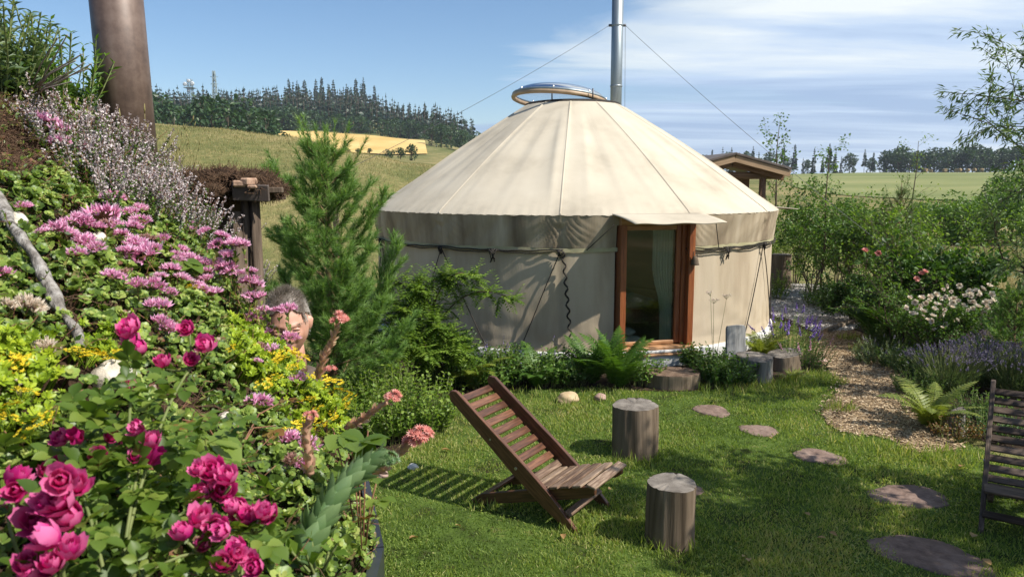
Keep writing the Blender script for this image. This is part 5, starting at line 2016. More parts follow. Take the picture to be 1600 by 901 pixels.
pink_bloom = bloom_geo(rng).mesh('bloom', M['petal_coral'])
for (px, py) in [(1352, 392), (1373, 396), (1445, 425), (1432, 436), (1441, 428)]:
    d = ray(px, py); Y = 10.4
    p = Vector((0, 0, CAM_H)) + d * (Y / d.y) - pr.location
    obj('bloom', pink_bloom, pr, p, (random.uniform(.5, 1.3), 0, random.uniform(-1, 1)), .09)
pine('dark dwarf conifer at the end of the lavender row', onray(1606, 8.8), 133, 1.25, .42, 9, dens=30, needle=.045, per=8, name='dwarf_conifer', nw=.006)
pine('small dark conifer behind the lavender and the roses', onray(1640, 9.6), 134, 1.3, .5, 9, dens=26, needle=.05, per=8, name='dwarf_conifer', nw=.006)


# birch sapling and willow, and the tree outside the frame on the right that shades the lawn corner
def tree(name, label, loc, seed, h, trunk_r, limbs, mat, leaf, width, per, depth=3, kids=3, lean=(0, 0), spread=.7, first=.3, up=.6, L0=.38, gravity=0.0, tpl=LEAF2, outward=.5, droop=.3, tipmin=1, jitter=.05, bark='bark', aim=None):
    rng = np.random.default_rng(seed)
    t = thing(name, label, 'tree', loc)
    g = Geo()
    pts = [(lean[0] * k / 6 + .03 * h * .15 * math.sin(k * 1.7 + seed), lean[1] * k / 6 + .02 * math.cos(k * 2 + seed), h * k / 6 - (.08 if k == 0 else 0)) for k in range(7)]
    g.tube(pts, [trunk_r * (1.15 - .95 * k / 6) for k in range(7)], 9)
    obj('trunk', g.mesh('trunk', M[bark]), t)
    segs, tips = [], []
    pts = np.array(pts)
    for i in range(limbs):
        k = first + (1 - first) * (i + .5) / limbs
        x = k * 6; j = min(5, int(x))
        b = pts[j] + (pts[j + 1] - pts[j]) * (x - j)
        a = i * 2.4 + rng.normal() * .3
        d = np.array((math.cos(a), math.sin(a), up * rng.uniform(.7, 1.3)))
        if aim is not None:
            d = d * .55 + np.array(aim) * .75
        grow(rng, segs, tips, b, d, h * L0 * (1.15 - .6 * k) * rng.uniform(.8, 1.2), trunk_r * .4 * (1.2 - k), depth, spread, gravity, kids, .66, 4, .3, tipmin)
    obj('branches', seg_mesh('branches', segs, M[bark]), t)
    g = Geo()
    leaves_on(rng, g, tips, per, leaf, width, tpl, jitter, outward, droop)
    obj('foliage', g.mesh('foliage', M[mat]), t)
    return t


tree('birch_sapling', 'slender birch sapling rising beside the hut roof', onray(1212, 19.0), 141, 3.9, .035, 16, 'leaf_mid', .075, .75, 3, 1, 3, L0=.16, up=1.0, first=.15, tipmin=1, jitter=.06)
tree('birch_sapling', 'second thin sapling standing in the shrub bank', onray(1292, 15.2), 142, 3.15, .025, 14, 'leaf_mid', .06, .7, 3, 1, 3, L0=.13, up=1.0, first=.2, jitter=.05)
tree('birch_sapling', 'thin leafless topped sapling beside the grey pine', onray(1428, 13.6), 143, 3.2, .02, 14, 'leaf_light', .05, .6, 2, 1, 2, L0=.12, up=1.0, first=.15, jitter=.05)
tree('willow_tree', 'narrow leaved willow leaning in from the garden edge', (6.1, 7.9, 0), 144, 4.05, .055, 22, 'willow', .09, .22, 11, 2, 3, L0=.26, up=.75, first=.22, tpl=LEAF2, outward=.45, droop=.35, lean=(-.15, 0), jitter=.03)
tree('shade_tree', 'broad garden tree shading the lawn corner and the weathered chair', (5.3, 3.55, 0), 145, 4.0, .10, 20, 'leaf_mid', .09, .65, 6, 3, 3, L0=.215, up=.4, first=.45, droop=.25, jitter=.08, lean=(-.3, .2))


# ------------------------------------------------------------------ lawn grass
def lawn_grass():
    N = 300000
    # sample denser towards the viewer, over the visible lawn
    Y = 3.2 + 6.6 * NR.random(N) ** 1.35
    X = (NR.random(N) * 2 - 1) * (Y * .72 + .3)
    keep = poly_inside_mask(LAWN, X, Y) & ~poly_inside_mask(PATH, X + NR.normal(0, .06, N), Y + NR.normal(0, .06, N))
    bed = poly_inside_mask(BED_Y, X + NR.normal(0, .05, N), Y + NR.normal(0, .05, N)) | poly_inside_mask(BED_R, X + NR.normal(0, .06, N), Y + NR.normal(0, .06, N))
    keep &= ~bed | (NR.random(N) < .06)
    for sx, sy, sr in STONE_XY:
        keep &= ((X - sx) ** 2 + (Y - sy) ** 2 > (sr * NR.uniform(.62, 1.0, N)) ** 2)
    clump = np.sin(X * 3.1 + np.sin(Y * 2.3)) * np.sin(Y * 2.7 + np.cos(X * 1.9)) + .5 * np.sin(X * 9 + Y * 5) * np.sin(Y * 11 - X * 4)
    worn = np.sin(X * 1.9 + 1.2) * np.sin(Y * 1.6 + 2.2) + .6 * np.sin(X * 4.3 + Y * 2.9)
    keep &= NR.random(N) < np.clip(.85 + .25 * clump - .55 * np.clip(worn - .75, 0, 1), .15, 1)
    X, Y, clump = X[keep], Y[keep], clump[keep]
    n = len(X)
    h = (.016 + .024 * NR.random(n)) * (1 + .4 * clump)
    d = np.stack([NR.normal(0, .55, n), NR.normal(0, .55, n), np.ones(n)], 1)
    var = np.clip(NR.normal(.44, .2, n) + .10 * clump + .16 * np.sin(X * 1.3 + 2) * np.sin(Y * 1.1) + .12 * np.sin(X * 3.7) * np.sin(Y * 4.1 + 1), 0, 1)
    g = Geo()
    tv = np.array([(-.5, 0, 0), (.5, 0, 0), (.36, .6, .06), (-.05, 1, .2)])
    w = .0032 + .0007 * Y
    P = np.stack([X, Y, np.full(n, .004)], 1)
    g.stamp(tv, np.array([(0, 1, 2), (0, 2, 3)]), frames(d, rand_dirs(n), h, w), P, var, 0, False)
    # clover and small lawn weeds
    m = 14000
    i = NR.integers(0, n, m)
    sel = np.sin(X[i] * 2.1 + 4) * np.sin(Y[i] * 1.7 + 1) > .1
    i = i[sel]; m = len(i)
    g.stamp(*LEAF2, frames(np.stack([NR.normal(size=m), NR.normal(size=m), np.full(m, .2)], 1), (0, 0, 1), NR.uniform(.012, .024, m), NR.uniform(.010, .02, m)), P[i] + np.array([0, 0, .022]), np.clip(NR.normal(.4, .15, m), 0, 1), 0, False)
    # taller tufts at the lawn edges, round stones and stumps
    T = []
    for (px, py, n_, r_) in [(1180, 606, 260, .4), (1130, 612, 160, .3), (1270, 590, 260, .3), (1240, 600, 220, .3), (700, 640, 200, .5), (1300, 600, 160, .2), (1500, 720, 260, .35), (1440, 712, 160, .3), (1350, 700, 200, .35), (1310, 640, 160, .2),
                             (990, 722, 160, .23), (1047, 858, 140, .2), (760, 790, 100, .2), (905, 830, 80, .15), (830, 628, 260, .6), (960, 625, 160, .4), (1330, 530, 160, .25), (1345, 548, 120, .2)]:
        c = G(px, py)
        a = NR.random(n_) * 6.283; q = r_ * NR.random(n_) ** .5
        T.append(np.stack([c.x + np.cos(a) * q, c.y + np.sin(a) * q * .7, np.full(n_, .004)], 1))
    T = np.concatenate(T); m = len(T)
    g.stamp(tv, np.array([(0, 1, 2), (0, 2, 3)]), frames(np.stack([NR.normal(0, .4, m), NR.normal(0, .4, m), np.ones(m)], 1), rand_dirs(m), NR.uniform(.05, .13, m), .006), T, np.clip(NR.normal(.5, .2, m), 0, 1), 0, False)
    stuff('lawn_grass', g.mesh('lawn_grass', M['grass']), 'short green grass blades of the lawn', 'grass')


lawn_grass()

# wood chips and gravel stones, uncountable
def scatter_in(poly, n):
    xs = [p[0] for p in poly]; ys = [p[1] for p in poly]
    X = NR.uniform(min(xs), max(xs), n); Y = NR.uniform(min(ys), max(ys), n)
    k = poly_inside_mask(poly, X + NR.normal(0, .05, n), Y + NR.normal(0, .05, n))
    return X[k], Y[k]


leaf_mat('chips', GREEN((.15, .095, .05), (.32, .22, .12), (.47, .345, .205), (.58, .46, .31)), 0, .85)
leaf_mat('pebbles', GREEN((.22, .19, .17), (.40, .37, .34), (.56, .53, .50)), 0, .85)
X, Y = scatter_in(PATH, 44000); n = len(X)
g = Geo()
cv = np.array([(-.5, 0, 0), (.5, 0, 0), (.45, 1, 0), (-.4, .95, 0), (-.5, 0, .12), (.5, 0, .12), (.45, 1, .12), (-.4, .95, .12)])
cf = np.array([(4, 5, 6, 7), (0, 1, 5, 4), (1, 2, 6, 5), (3, 0, 4, 7)])
d = np.stack([NR.normal(size=n), NR.normal(size=n), NR.normal(0, .22, n)], 1)
sz = NR.uniform(.010, .034, n)
g.stamp(cv, cf, frames(d, np.stack([NR.normal(0, .4, n), NR.normal(0, .4, n), np.ones(n)], 1), sz, sz * NR.uniform(.25, .6, n)), np.stack([X, Y, np.full(n, .016)], 1), NR.random(n), 0, False)
stuff('wood_chips', g.mesh('wood_chips', M['chips']), 'pale wood chips covering the garden path', 'wood chips')
X, Y = scatter_in(GRAVEL, 10000); n = len(X)
g = Geo()
ov = np.array([(1, 0, 0), (0, 1, 0), (-1, 0, 0), (0, -1, 0), (0, 0, .7), (.5, .5, .5), (-.5, .5, .45)]) * .5
of = np.array([(0, 1, 5), (0, 5, 4), (1, 4, 5), (1, 2, 6), (1, 6, 4), (2, 4, 6), (2, 3, 4), (3, 0, 4)])
sz = NR.uniform(.02, .055, n)
g.stamp(ov, of, frames(np.stack([NR.normal(size=n), NR.normal(size=n), np.zeros(n)], 1), (0, 0, 1), sz, sz), np.stack([X, Y, np.full(n, .012)], 1), NR.random(n), 0, False)
stuff('gravel_stones', g.mesh('gravel_stones', M['pebbles']), 'pale gravel stones on the path round the yurt', 'gravel')
# fallen leaves on the lawn
leaf_mat('fallen', GREEN((.20, .09, .03), (.36, .22, .09), (.48, .38, .2)), .2, .7)
lf = Geo(); lf.add(LEAF_OV[0] * np.array([.7, 1, 1]), LEAF_OV[1], 0, .5)
lme = lf.mesh('fallen_leaf', M['fallen'])
for i, (px, py) in enumerate([(690, 708), (787, 640), (880, 841), (770, 832), (712, 827), (1290, 848), (1295, 838), (1265, 812), (1170, 880), (1160, 877), (1205, 690), (1500, 735), (1548, 890), (1518, 846), (950, 770), (640, 848)]):
    p = G(px, py)
    tag(obj('fallen_leaf', lme, None, (p.x, p.y, .035), (random.uniform(-.4, .4), random.uniform(-.4, .4), random.random() * 6), random.uniform(.045, .075)), 'small brown leaf fallen on the lawn', 'leaf', 'fallen leaves on the lawn')

# ------------------------------------------------------------------ earth house with planted roof (left foreground)
EDGE = [(-.20, -.5), (-.22, .3), (-.25, 1.0), (-.31, 1.5), (-.42, 1.85), (-.58, 2.03), (-.78, 2.18), (-.97, 2.48), (-1.2, 2.78), (-1.45, 3.06), (-1.9, 3.4), (-2.6, 3.7), (-3.4, 3.9)]
ROOF = EDGE + [(-3.4, -.5)]
_E = np.array(EDGE)


def edge_dist(x, y):
    a, b = _E[:-1], _E[1:]
    ab = b - a
    p = np.array((x, y))
    t = np.clip(((p - a) * ab).sum(1) / (ab * ab).sum(1), 0, 1)
    return float(np.sqrt((((a + ab * t[:, None]) - p) ** 2).sum(1)).min())


def bz(x, y):
    z = 1.64 - .64 * x if x > -2.0 else 2.92 - .25 * (x + 2.0) * 0 - .1 * (x + 2.0)
    z -= .20 * math.exp(-edge_dist(x, y) / .15) * smooth01(.9, 1.6, y) + .03 * math.exp(-edge_dist(x, y) / .06)
    z -= .05 * math.exp(-((x + .66) / .17) ** 2 - ((y - 2.0) / .28) ** 2)
    z += .022 * math.sin(x * 9 + 1.1 * math.sin(y * 6)) * math.sin(y * 8 + .7) + .010 * math.sin(x * 23 + y * 7) * math.sin(y * 19)
    return z


house = thing('earth_house', 'dug in house whose planted earth roof slopes down on the left', 'building', (-1.8, 1.6, 0))
hv = Vector((-1.8, 1.6, 0))
noise_mat('peat', [(.25, (.016, .010, .007)), (.5, (.045, .028, .018)), (.7, (.10, .065, .042)), (.85, (.19, .13, .09))], 16, 9, rough=1, bump=1.0, bscale=45, coords='World', spec=.05, bdist=.02)
noise_mat('dark_metal', [(.3, (.018, .020, .024)), (.7, (.04, .043, .05))], 3, 4, rough=.35, bump=.05, spec=.5)
noise_mat('old_boards', [(.3, (.05, .035, .025)), (.7, (.17, .125, .09))], 5, 6, stretch=(6, 6, .5), bump=.4)
bm = bmesh.new()
fc = bm.faces.new([bm.verts.new((p[0], p[1], 0)) for p in ROOF])
bmesh.ops.triangulate(bm, faces=[fc])
for axis in (0, 1):
    k = -3.4
    while k < 4.0:
        bmesh.ops.bisect_plane(bm, geom=bm.verts[:] + bm.edges[:] + bm.faces[:], plane_co=(k, 0, 0) if axis == 0 else (0, k, 0), plane_no=(1, 0, 0) if axis == 0 else (0, 1, 0))
        k += .05
r_ = bmesh.ops.extrude_face_region(bm, geom=bm.faces[:])
low = set(v for v in r_['geom'] if isinstance(v, bmesh.types.BMVert))
for v in bm.verts:
    v.co.z = bz(v.co.x, v.co.y) - (.28 if v not in low else 0)
bmesh.ops.recalc_face_normals(bm, faces=bm.faces[:])
me = bpy.data.meshes.new('roof_soil'); bm.to_mesh(me); bm.free()
for p in me.polygons: p.use_smooth = True
me.materials.append(M['peat'])
obj('roof_soil', me, house, -hv)
# metal verge along the eave, and board wall below
for i in range(len(EDGE) - 1):
    a, b = Vector(EDGE[i]), Vector(EDGE[i + 1])
    t = (b - a); L = t.length; t.normalize(); n = Vector((t.y, -t.x))
    if i < 5:
        za, zb_ = bz(*a), bz(*b)
        g = Geo()
        o0, o1 = n * .012, n * .034
        ring = lambda p, z: [(p.x + o0.x, p.y + o0.y, z - .34), (p.x + o1.x, p.y + o1.y, z - .34), (p.x + o1.x, p.y + o1.y, z + .01), (p.x + o0.x, p.y + o0.y, z + .01)]
        g.add(ring(a, za) + ring(b, zb_), [(0, 1, 5, 4), (1, 2, 6, 5), (2, 3, 7, 6), (3, 0, 4, 7), (0, 3, 2, 1), (4, 5, 6, 7)], smooth=False)
        wobj('verge_trim', g, M['dark_metal'], house)
    k = max(1, int(L / .16))
    for j in range(k):
        c = a + (b - a) * ((j + .5) / k) - n * .16
        zt = bz(c.x, c.y) - .29
        bd_ = box('wall_board', (L / k - .006, .03, zt + .05), Vector((c.x, c.y, zt / 2 - .025)) - hv, M['old_boards'], house, (0, 0, math.atan2(t.y, t.x)), .003)


def bhit(px, py, h=0.0):
    """point of the roof surface, raised by h, met by the sight line"""
    d = ray(px, py)
    lo, hi = .25, 4.5
    o = Vector((0, 0, CAM_H))
    t = .35
    while t < 4.5:
        q = o + d * t
        if q.x < -.1 and inside(ROOF, q.x, q.y) and q.z < bz(q.x, q.y) + h:
            break
        t += .01
    return o + d * t


def proj(P):
    """photo pixel of world points (n,3)"""
    P = np.asarray(P, float)
    rel = P - np.array((0, 0, CAM_H))
    dep = rel[:, 1] * math.cos(PITCH) - rel[:, 2] * math.sin(PITCH)
    up = rel[:, 1] * math.sin(PITCH) + rel[:, 2] * math.cos(PITCH)
    return np.stack([800 + FPX * rel[:, 0] / dep, 450.5 - FPX * up / dep], 1)


BN = np.array((.539, 0, .842))
rb = np.random.default_rng(5)
# candidate points over the roof
NB = 70000
X = rb.uniform(-2.1, -.22, NB); Y = rb.uniform(.45, 3.3, NB)
k = poly_inside_mask(ROOF, X, Y)
X, Y = X[k], Y[k]
Z = np.array([bz(a, b) for a, b in zip(X, Y)])
BP = np.stack([X, Y, Z], 1)
PX = proj(BP)
vis = (PX[:, 0] > -60) & (PX[:, 0] < 640) & (PX[:, 1] < 1010)
BP, PX = BP[vis], PX[vis]
DEP = BP[:, 1]


def zone(poly):
    return poly_inside_mask(poly, PX[:, 0], PX[:, 1])


Z_SOIL = [(-60, 150), (60, 150), (110, 215), (100, 262), (40, 285), (-60, 300)]
Z_SOIL2 = [(70, 475), (95, 475), (120, 535), (88, 525)]
Z_LITTER = [(215, 610), (250, 605), (320, 645), (330, 690), (280, 680), (225, 645)]
Z_THYME = [(95, 235), (140, 170), (245, 205), (310, 262), (380, 340), (425, 420), (350, 402), (262, 345), (130, 300)]
Z_LIME = [(340, 500), (470, 530), (570, 620), (560, 700), (465, 700), (420, 650), (350, 590)]
Z_LIME2 = [(-60, 530), (75, 540), (75, 690), (-60, 720)]
Z_LIME3 = [(100, 535), (195, 535), (195, 580), (105, 575)]


def rosette(rng, n=8, inner=4):
    g = Geo()
    tv, tf = make_leaf([(0, .10), (.68, .40), (1, .14)], -.18, .1, .5)
    a = np.arange(n) / n * 6.283 + rng.normal(0, .15, n)
    d = np.stack([np.cos(a), np.sin(a), np.full(n, .18)], 1)
    s = rng.uniform(.8, 1.05, n)
    g.stamp(tv, tf, frames(d, (0, 0, 1), s, s * 1.05), np.zeros((n, 3)), .45 + rng.normal(0, .1, n))
    a = np.arange(inner) / inner * 6.283 + .4
    d = np.stack([np.cos(a), np.sin(a), np.full(inner, .9)], 1)
    g.stamp(tv, tf, frames(d, (0, 0, 1), .6, .55), np.zeros((inner, 3)) + np.array([0, 0, .05]), .8)
    return np.concatenate(g.v), np.concatenate([f for f, _, _ in g.f]), np.concatenate(g.var)


ROS = [rosette(rb, 8, 4), rosette(rb, 7, 3), rosette(rb, 6, 4)]


def narrow(r):
    v, f, s = r
    # slimmer pointed leaves: pull every vertex towards its own leaf axis
    v = v.copy(); k = 9
    m = v.reshape(-1, k, 3)
    mid = m[:, 1::3, :]
    for c in (0, 2):
        m[:, c::3, :] = mid + (m[:, c::3, :] - mid) * .55
    return m.reshape(-1, 3), f, s


ROSN = [narrow(r) for r in ROS]


def plant_mat(name, label, mask, keep, size, mat, lift=(0.0, .03), tilt=.35, tones=(.0, .16), ros=None):
    idx = np.where(mask & (rb.random(len(BP)) < keep))[0]
    g = Geo()
    for k in range(3):
        i = idx[k::3]; n = len(i)
        if n == 0:
            continue
        P = BP[i]
        nrm = unit(BN + np.array([.05, -.25, .25]) + rb.normal(size=(n, 3)) * tilt)
        a = unit(np.cross(nrm, rb.normal(size=(n, 3))))
        b = np.cross(nrm, a)
        cl = np.sin(P[:, 0] * 21 + 2) * np.sin(P[:, 1] * 17) * .5 + .5
        s = size * rb.uniform(.45, 1.6, n)
        Mx = np.stack([a * s[:, None], b * s[:, None], nrm * s[:, None]], -1)
        h = lift[0] + (lift[1] - lift[0]) * (.55 * cl + .45 * rb.random(n))
        tv, tf, tvar = (ros or ROS)[k]
        var = np.clip(tvar[None, :] + rb.normal(tones[0], tones[1], n)[:, None] + (cl - .5)[:, None] * .25, 0, 1)
        g.stamp(tv, tf, Mx, P + BN * h[:, None], var)
        # short stems under the rosettes
        g.tubes2(P - BN * .01, P + BN * h[:, None], .0022, .0018, 3, 0, .15)
    return stuff(name, g.mesh(name, M[mat]), label, 'ground cover')


soil = zone(Z_SOIL) | zone(Z_SOIL2)
litter = zone(Z_LITTER)
thy = zone(Z_THYME)
lime = zone(Z_LIME) | zone(Z_LIME2) | zone(Z_LIME3)
near = DEP < 1.0
patch = np.sin(BP[:, 0] * 13 + 1.7 * np.sin(BP[:, 1] * 7)) * np.sin(BP[:, 1] * 11 + 1.3)
green = ~soil & ~litter & ~lime
plant_mat('stonecrop_mat', 'green fleshy stonecrop rosettes carpeting the planted roof', green & (patch > -.85), np.where(thy, .10, .35), .0112, 'sedum_green', (.0, .055), .5)
plant_mat('lime_stonecrop_mat', 'bright lime green stonecrop carpet near the roof edge', lime, .6, .0105, 'sedum_lime', (.0, .075), .6, (.0, .2), ROSN)
plant_mat('red_stonecrop_mat', 'reddish bronze stonecrop tips scattered over the planted roof', ~thy & ~lime & (patch < .2), .06, .0085, 'sedum_red', (.0, .045))

# dead stems and root fibres on the bare peat
g = Geo()
i = np.where((soil | litter) & (rb.random(len(BP)) < .9) | (rb.random(len(BP)) < .03))[0]
n = len(i)
d = unit(rb.normal(size=(n, 3)) * np.array([1, 1, .5]) + np.array([.2, -.1, -.1]))
L = rb.uniform(.02, .08, n)
p0 = BP[i] + BN * rb.uniform(0, .02, n)[:, None]
p1 = p0 + d * L[:, None] * .5 + BN * .008
p2 = p0 + d * L[:, None]
g.tubes2(p0, p1, .0011, .0009, 3, 0, .5); g.tubes2(p1, p2, .0009, .0006, 3, 0, .5)
stuff('dead_stems', g.mesh('dead_stems', M['twig_brown']), 'brown dead stems and root fibres on the bare peat', 'plant litter')


# weedy tangle: thin stems with small leaves running through the carpet
g = Geo()
i = np.where(~thy & (rb.random(len(BP)) < .045))[0]
n = len(i)
a0 = BP[i]; d = unit(rb.normal(size=(n, 3)) * np.array([1, 1, .35]) + np.array([.35, -.15, .35]))
for k in range(5):
    a1 = a0 + d * rb.uniform(.010, .022, n)[:, None]
    g.tubes2(a0, a1, .0009, .0008, 3, 1, .5)
    for q in range(2):
        s = rb.uniform(.007, .015, n)
        g.stamp(*LEAF2, frames(unit(rand_dirs(n, rb) + d * .4), unit(BN + rb.normal(size=(n, 3)) * .5), s, s * .6), a1, np.clip(rb.normal(.5, .25, n), 0, 1), 0)
    d = unit(d + rb.normal(size=(n, 3)) * .3 + np.array([0, 0, .05])); a0 = a1
stuff('weed_tangle', g.mesh('weed_tangle', [M['leaf_rose'], M['stem_red']]), 'tangle of small leafy weeds running through the stonecrop', 'weeds')


# ---- pink stonecrop heads, each a thing of its own
def pink_head(rng, n=46, mat='petal_pink', spike=1.0):
    g = Geo()
    a = rng.random(n) * 6.283; q = rng.random(n) ** .5
    base = np.stack([np.cos(a) * q * .75, np.sin(a) * q * .75, .1 + .30 * (1 - q * q)], 1)
    d = unit(np.stack([np.cos(a) * q * .75, np.sin(a) * q * .75, np.full(n, .75)], 1) + rng.normal(size=(n, 3)) * .22)
    for k in range(3):
        dd = unit(d + rng.normal(size=(n, 3)) * .33)
        s = .52 * rng.uniform(.75, 1.25, n) * spike
        tv = np.array([(0, 0, 0), (.5, .45, .06), (0, 1, 0), (-.5, .45, .06)])
        v = np.tile(np.array([.22, .5, .82, .5]), (n, 1)) + rng.normal(0, .09, (n, 1))
        g.stamp(tv, LEAF2[1], frames(dd, rand_dirs(n, rng), s, .15), base, np.clip(v, 0, 1), 0, False)
    # calyx
    m = 16
    a = rng.random(m) * 6.283
    d = np.stack([np.cos(a), np.sin(a), np.full(m, .35)], 1)
    g.stamp(*LEAF2, frames(d, (0, 0, 1), .7, .3), np.tile(np.array([[0, 0, .0]]), (m, 1)), .3, 1, False)
    return g.mesh('flower_head', [M[mat], M['sedum_red']])


def stalk_mesh(rng, h=1.0):
    g = Geo()
    bend = rng.normal(0, .12, 2)
    pts = [(bend[0] * (1 - t) ** 2 * 1.2 + .05 * math.sin(t * 4), bend[1] * (1 - t) ** 2 * 1.2, -h * (1 - t)) for t in np.linspace(0, 1, 7)]
    g.tube(pts, np.linspace(.045, .03, 7), 5, 0)
    n = 16
    t = rng.uniform(.25, .95, n)
    P = np.array([(bend[0] * (1 - q) ** 2, bend[1] * (1 - q) ** 2, -h * (1 - q)) for q in t])
    a = rng.random(n) * 6.283
    d = np.stack([np.cos(a), np.sin(a), np.full(n, .35)], 1)
    g.stamp(*make_leaf([(0, .12), (.55, .4), (.9, .3), (1, .05)], -.1, .1, .4), frames(d, (0, 0, 1), .42, .42), P, rng.random(n), 1)
    return g.mesh('stalk', [M['stem_red'], M['sedum_green']])


rq = np.random.default_rng(9)
HEADS = [pink_head(rq) for _ in range(3)] + [pink_head(rq, 30), pink_head(rq, 46, 'petal_pink', .8), pink_head(rq, 40, 'petal_faded', .85)]
HPICK = [0, 1, 2, 3, 0, 4, 1, 2, 5, 0, 1, 3, 2, 4]
STALKS = [stalk_mesh(rq, 2.6) for _ in range(3)]
PINK = [(178, 310, 13), (252, 316, 17), (160, 345, 24), (88, 361, 16), (220, 349, 14), (206, 357, 14), (190, 369, 12), (212, 383, 15), (228, 377, 13), (252, 377, 12), (131, 382, 16), (121, 401, 15), (228, 405, 24),
        (300, 366, 14), (346, 371, 11), (369, 386, 16), (341, 384, 12), (357, 400, 11), (292, 411, 17), (316, 413, 14), (268, 423, 13), (285, 437, 12), (342, 430, 19), (353, 420, 14), (176, 436, 15), (215, 447, 13), (240, 448, 15),
        (266, 458, 11), (330, 462, 16), (248, 482, 18), (252, 507, 15), (265, 517, 14), (390, 442, 14), (394, 464, 14), (37, 325, 10), (6, 430, 12), (48, 181, 9), (65, 188, 13), (80, 196, 14), (95, 206, 14), (92, 226, 14), (135, 233, 11),
        (360, 426, 13), (450, 486, 13), (453, 530, 13), (423, 550, 14), (466, 593, 13), (404, 632, 20), (450, 688, 17), (480, 699, 18), (454, 722, 14), (476, 728, 14), (150, 358, 12), (240, 391, 12), (310, 448, 10), (412, 487, 12), (401, 566, 8), (401, 447, 13), (405, 468, 12), (437, 489, 12), (416, 524, 12), (432, 538, 13), (396, 500, 12), (445, 545, 11), (405, 545, 12)]
rp_ = random.Random(4)
for k in range(34):                            # further smaller heads between the large ones
    a, b, c = PINK[rp_.randrange(0, 34)]
    PINK.append((a + rp_.uniform(-38, 38), b + rp_.uniform(-26, 30), rp_.uniform(8, 14)))
for i, (px, py, s) in enumerate(PINK):
    p = bhit(px, py, .06)
    tall = p.y > 3.4
    if tall:                                   # heads held up above the roof edge on long stalks
        p = at(px, py, 2.02 if py < 560 else 1.75)
    dist = (p - Vector((0, 0, CAM_H))).length
    sc = s / FPX * dist * 1.12
    if p.y > 2.6:
        sc = min(sc, .034)
    o = thing('stonecrop_flower', 'pink starry stonecrop flower head on a fleshy stalk', 'flower', p, random.random() * 6.28, 'pink stonecrop flowers on the planted roof')
    o.rotation_euler = (random.uniform(-.25, .45), random.uniform(-.1, .4), random.random() * 6.28)
    o.scale = (sc, sc, sc)
    obj('flower_head', HEADS[HPICK[i % 14]], o)
    obj('stalk', STALKS[i % 3], o, None, None, (1, 1, 2.4) if tall else None)


# ---- yellow stonecrop heads
def yellow_head(rng):
    g = Geo()
    n = 26
    a = rng.random(n) * 6.283; q = rng.random(n) ** .5
    c = np.stack([np.cos(a) * q, np.sin(a) * q, .25 * (1 - q * q) + rng.normal(0, .05, n)], 1)
    for k in range(5):
        b = k / 5 * 6.283 + rng.random(n)
        d = np.stack([np.cos(b), np.sin(b), np.full(n, .35)], 1)
        g.stamp(*LEAF2, frames(d, (0, 0, 1), .26, .12), c, np.clip(rng.normal(.55, .2, n), 0, 1), 0, False)
    g.tubes2(np.tile(np.array([[0, 0, -1.2]]), (6, 1)), c[:6], .05, .03, 4, 1)
    return g.mesh('flower_head', [M['petal_yellow'], M['sedum_lime']])


YH = [yellow_head(rq) for _ in range(3)]
YEL = [(425, 568, 12), (440, 560, 10), (470, 560, 11), (455, 575, 10), (500, 590, 12), (520, 600, 12), (535, 612, 12), (510, 618, 12), (490, 610, 11), (530, 640, 12), (515, 650, 11), (495, 640, 10), (480, 625, 11), (545, 625, 12), (500, 665, 11),
       (460, 668, 14), (480, 655, 11), (412, 600, 10), (395, 540, 9), (375, 520, 9), (305, 452, 11), (445, 545, 9), (540, 660, 10), (470, 590, 9), (455, 552, 11), (436, 556, 11), (468, 556, 12), (448, 562, 11), (424, 556, 10), (12, 565, 18), (30, 570, 16), (8, 640, 18), (15, 655, 14), (40, 612, 12), (68, 655, 13), (35, 680, 12),
       (117, 547, 10), (150, 552, 14), (170, 556, 14), (185, 560, 11), (135, 555, 12), (360, 545, 8), (430, 590, 10)]
for i, (px, py, s) in enumerate(YEL):
    p = bhit(px, py, .065)
    if p.y > 3.4:
        p = at(px, py, 2.0)
    dist = (p - Vector((0, 0, CAM_H))).length
    sc = s / FPX * dist * 1.25
    o = thing('yellow_stonecrop_flower', 'flat yellow stonecrop flower cluster among lime green leaves', 'flower', p, 0, 'yellow stonecrop flowers on the planted roof')
    o.rotation_euler = (random.uniform(-.1, .5), random.uniform(0, .5), random.random() * 6.28)
    o.scale = (sc, sc, sc)
    obj('flower_head', YH[i % 3], o)


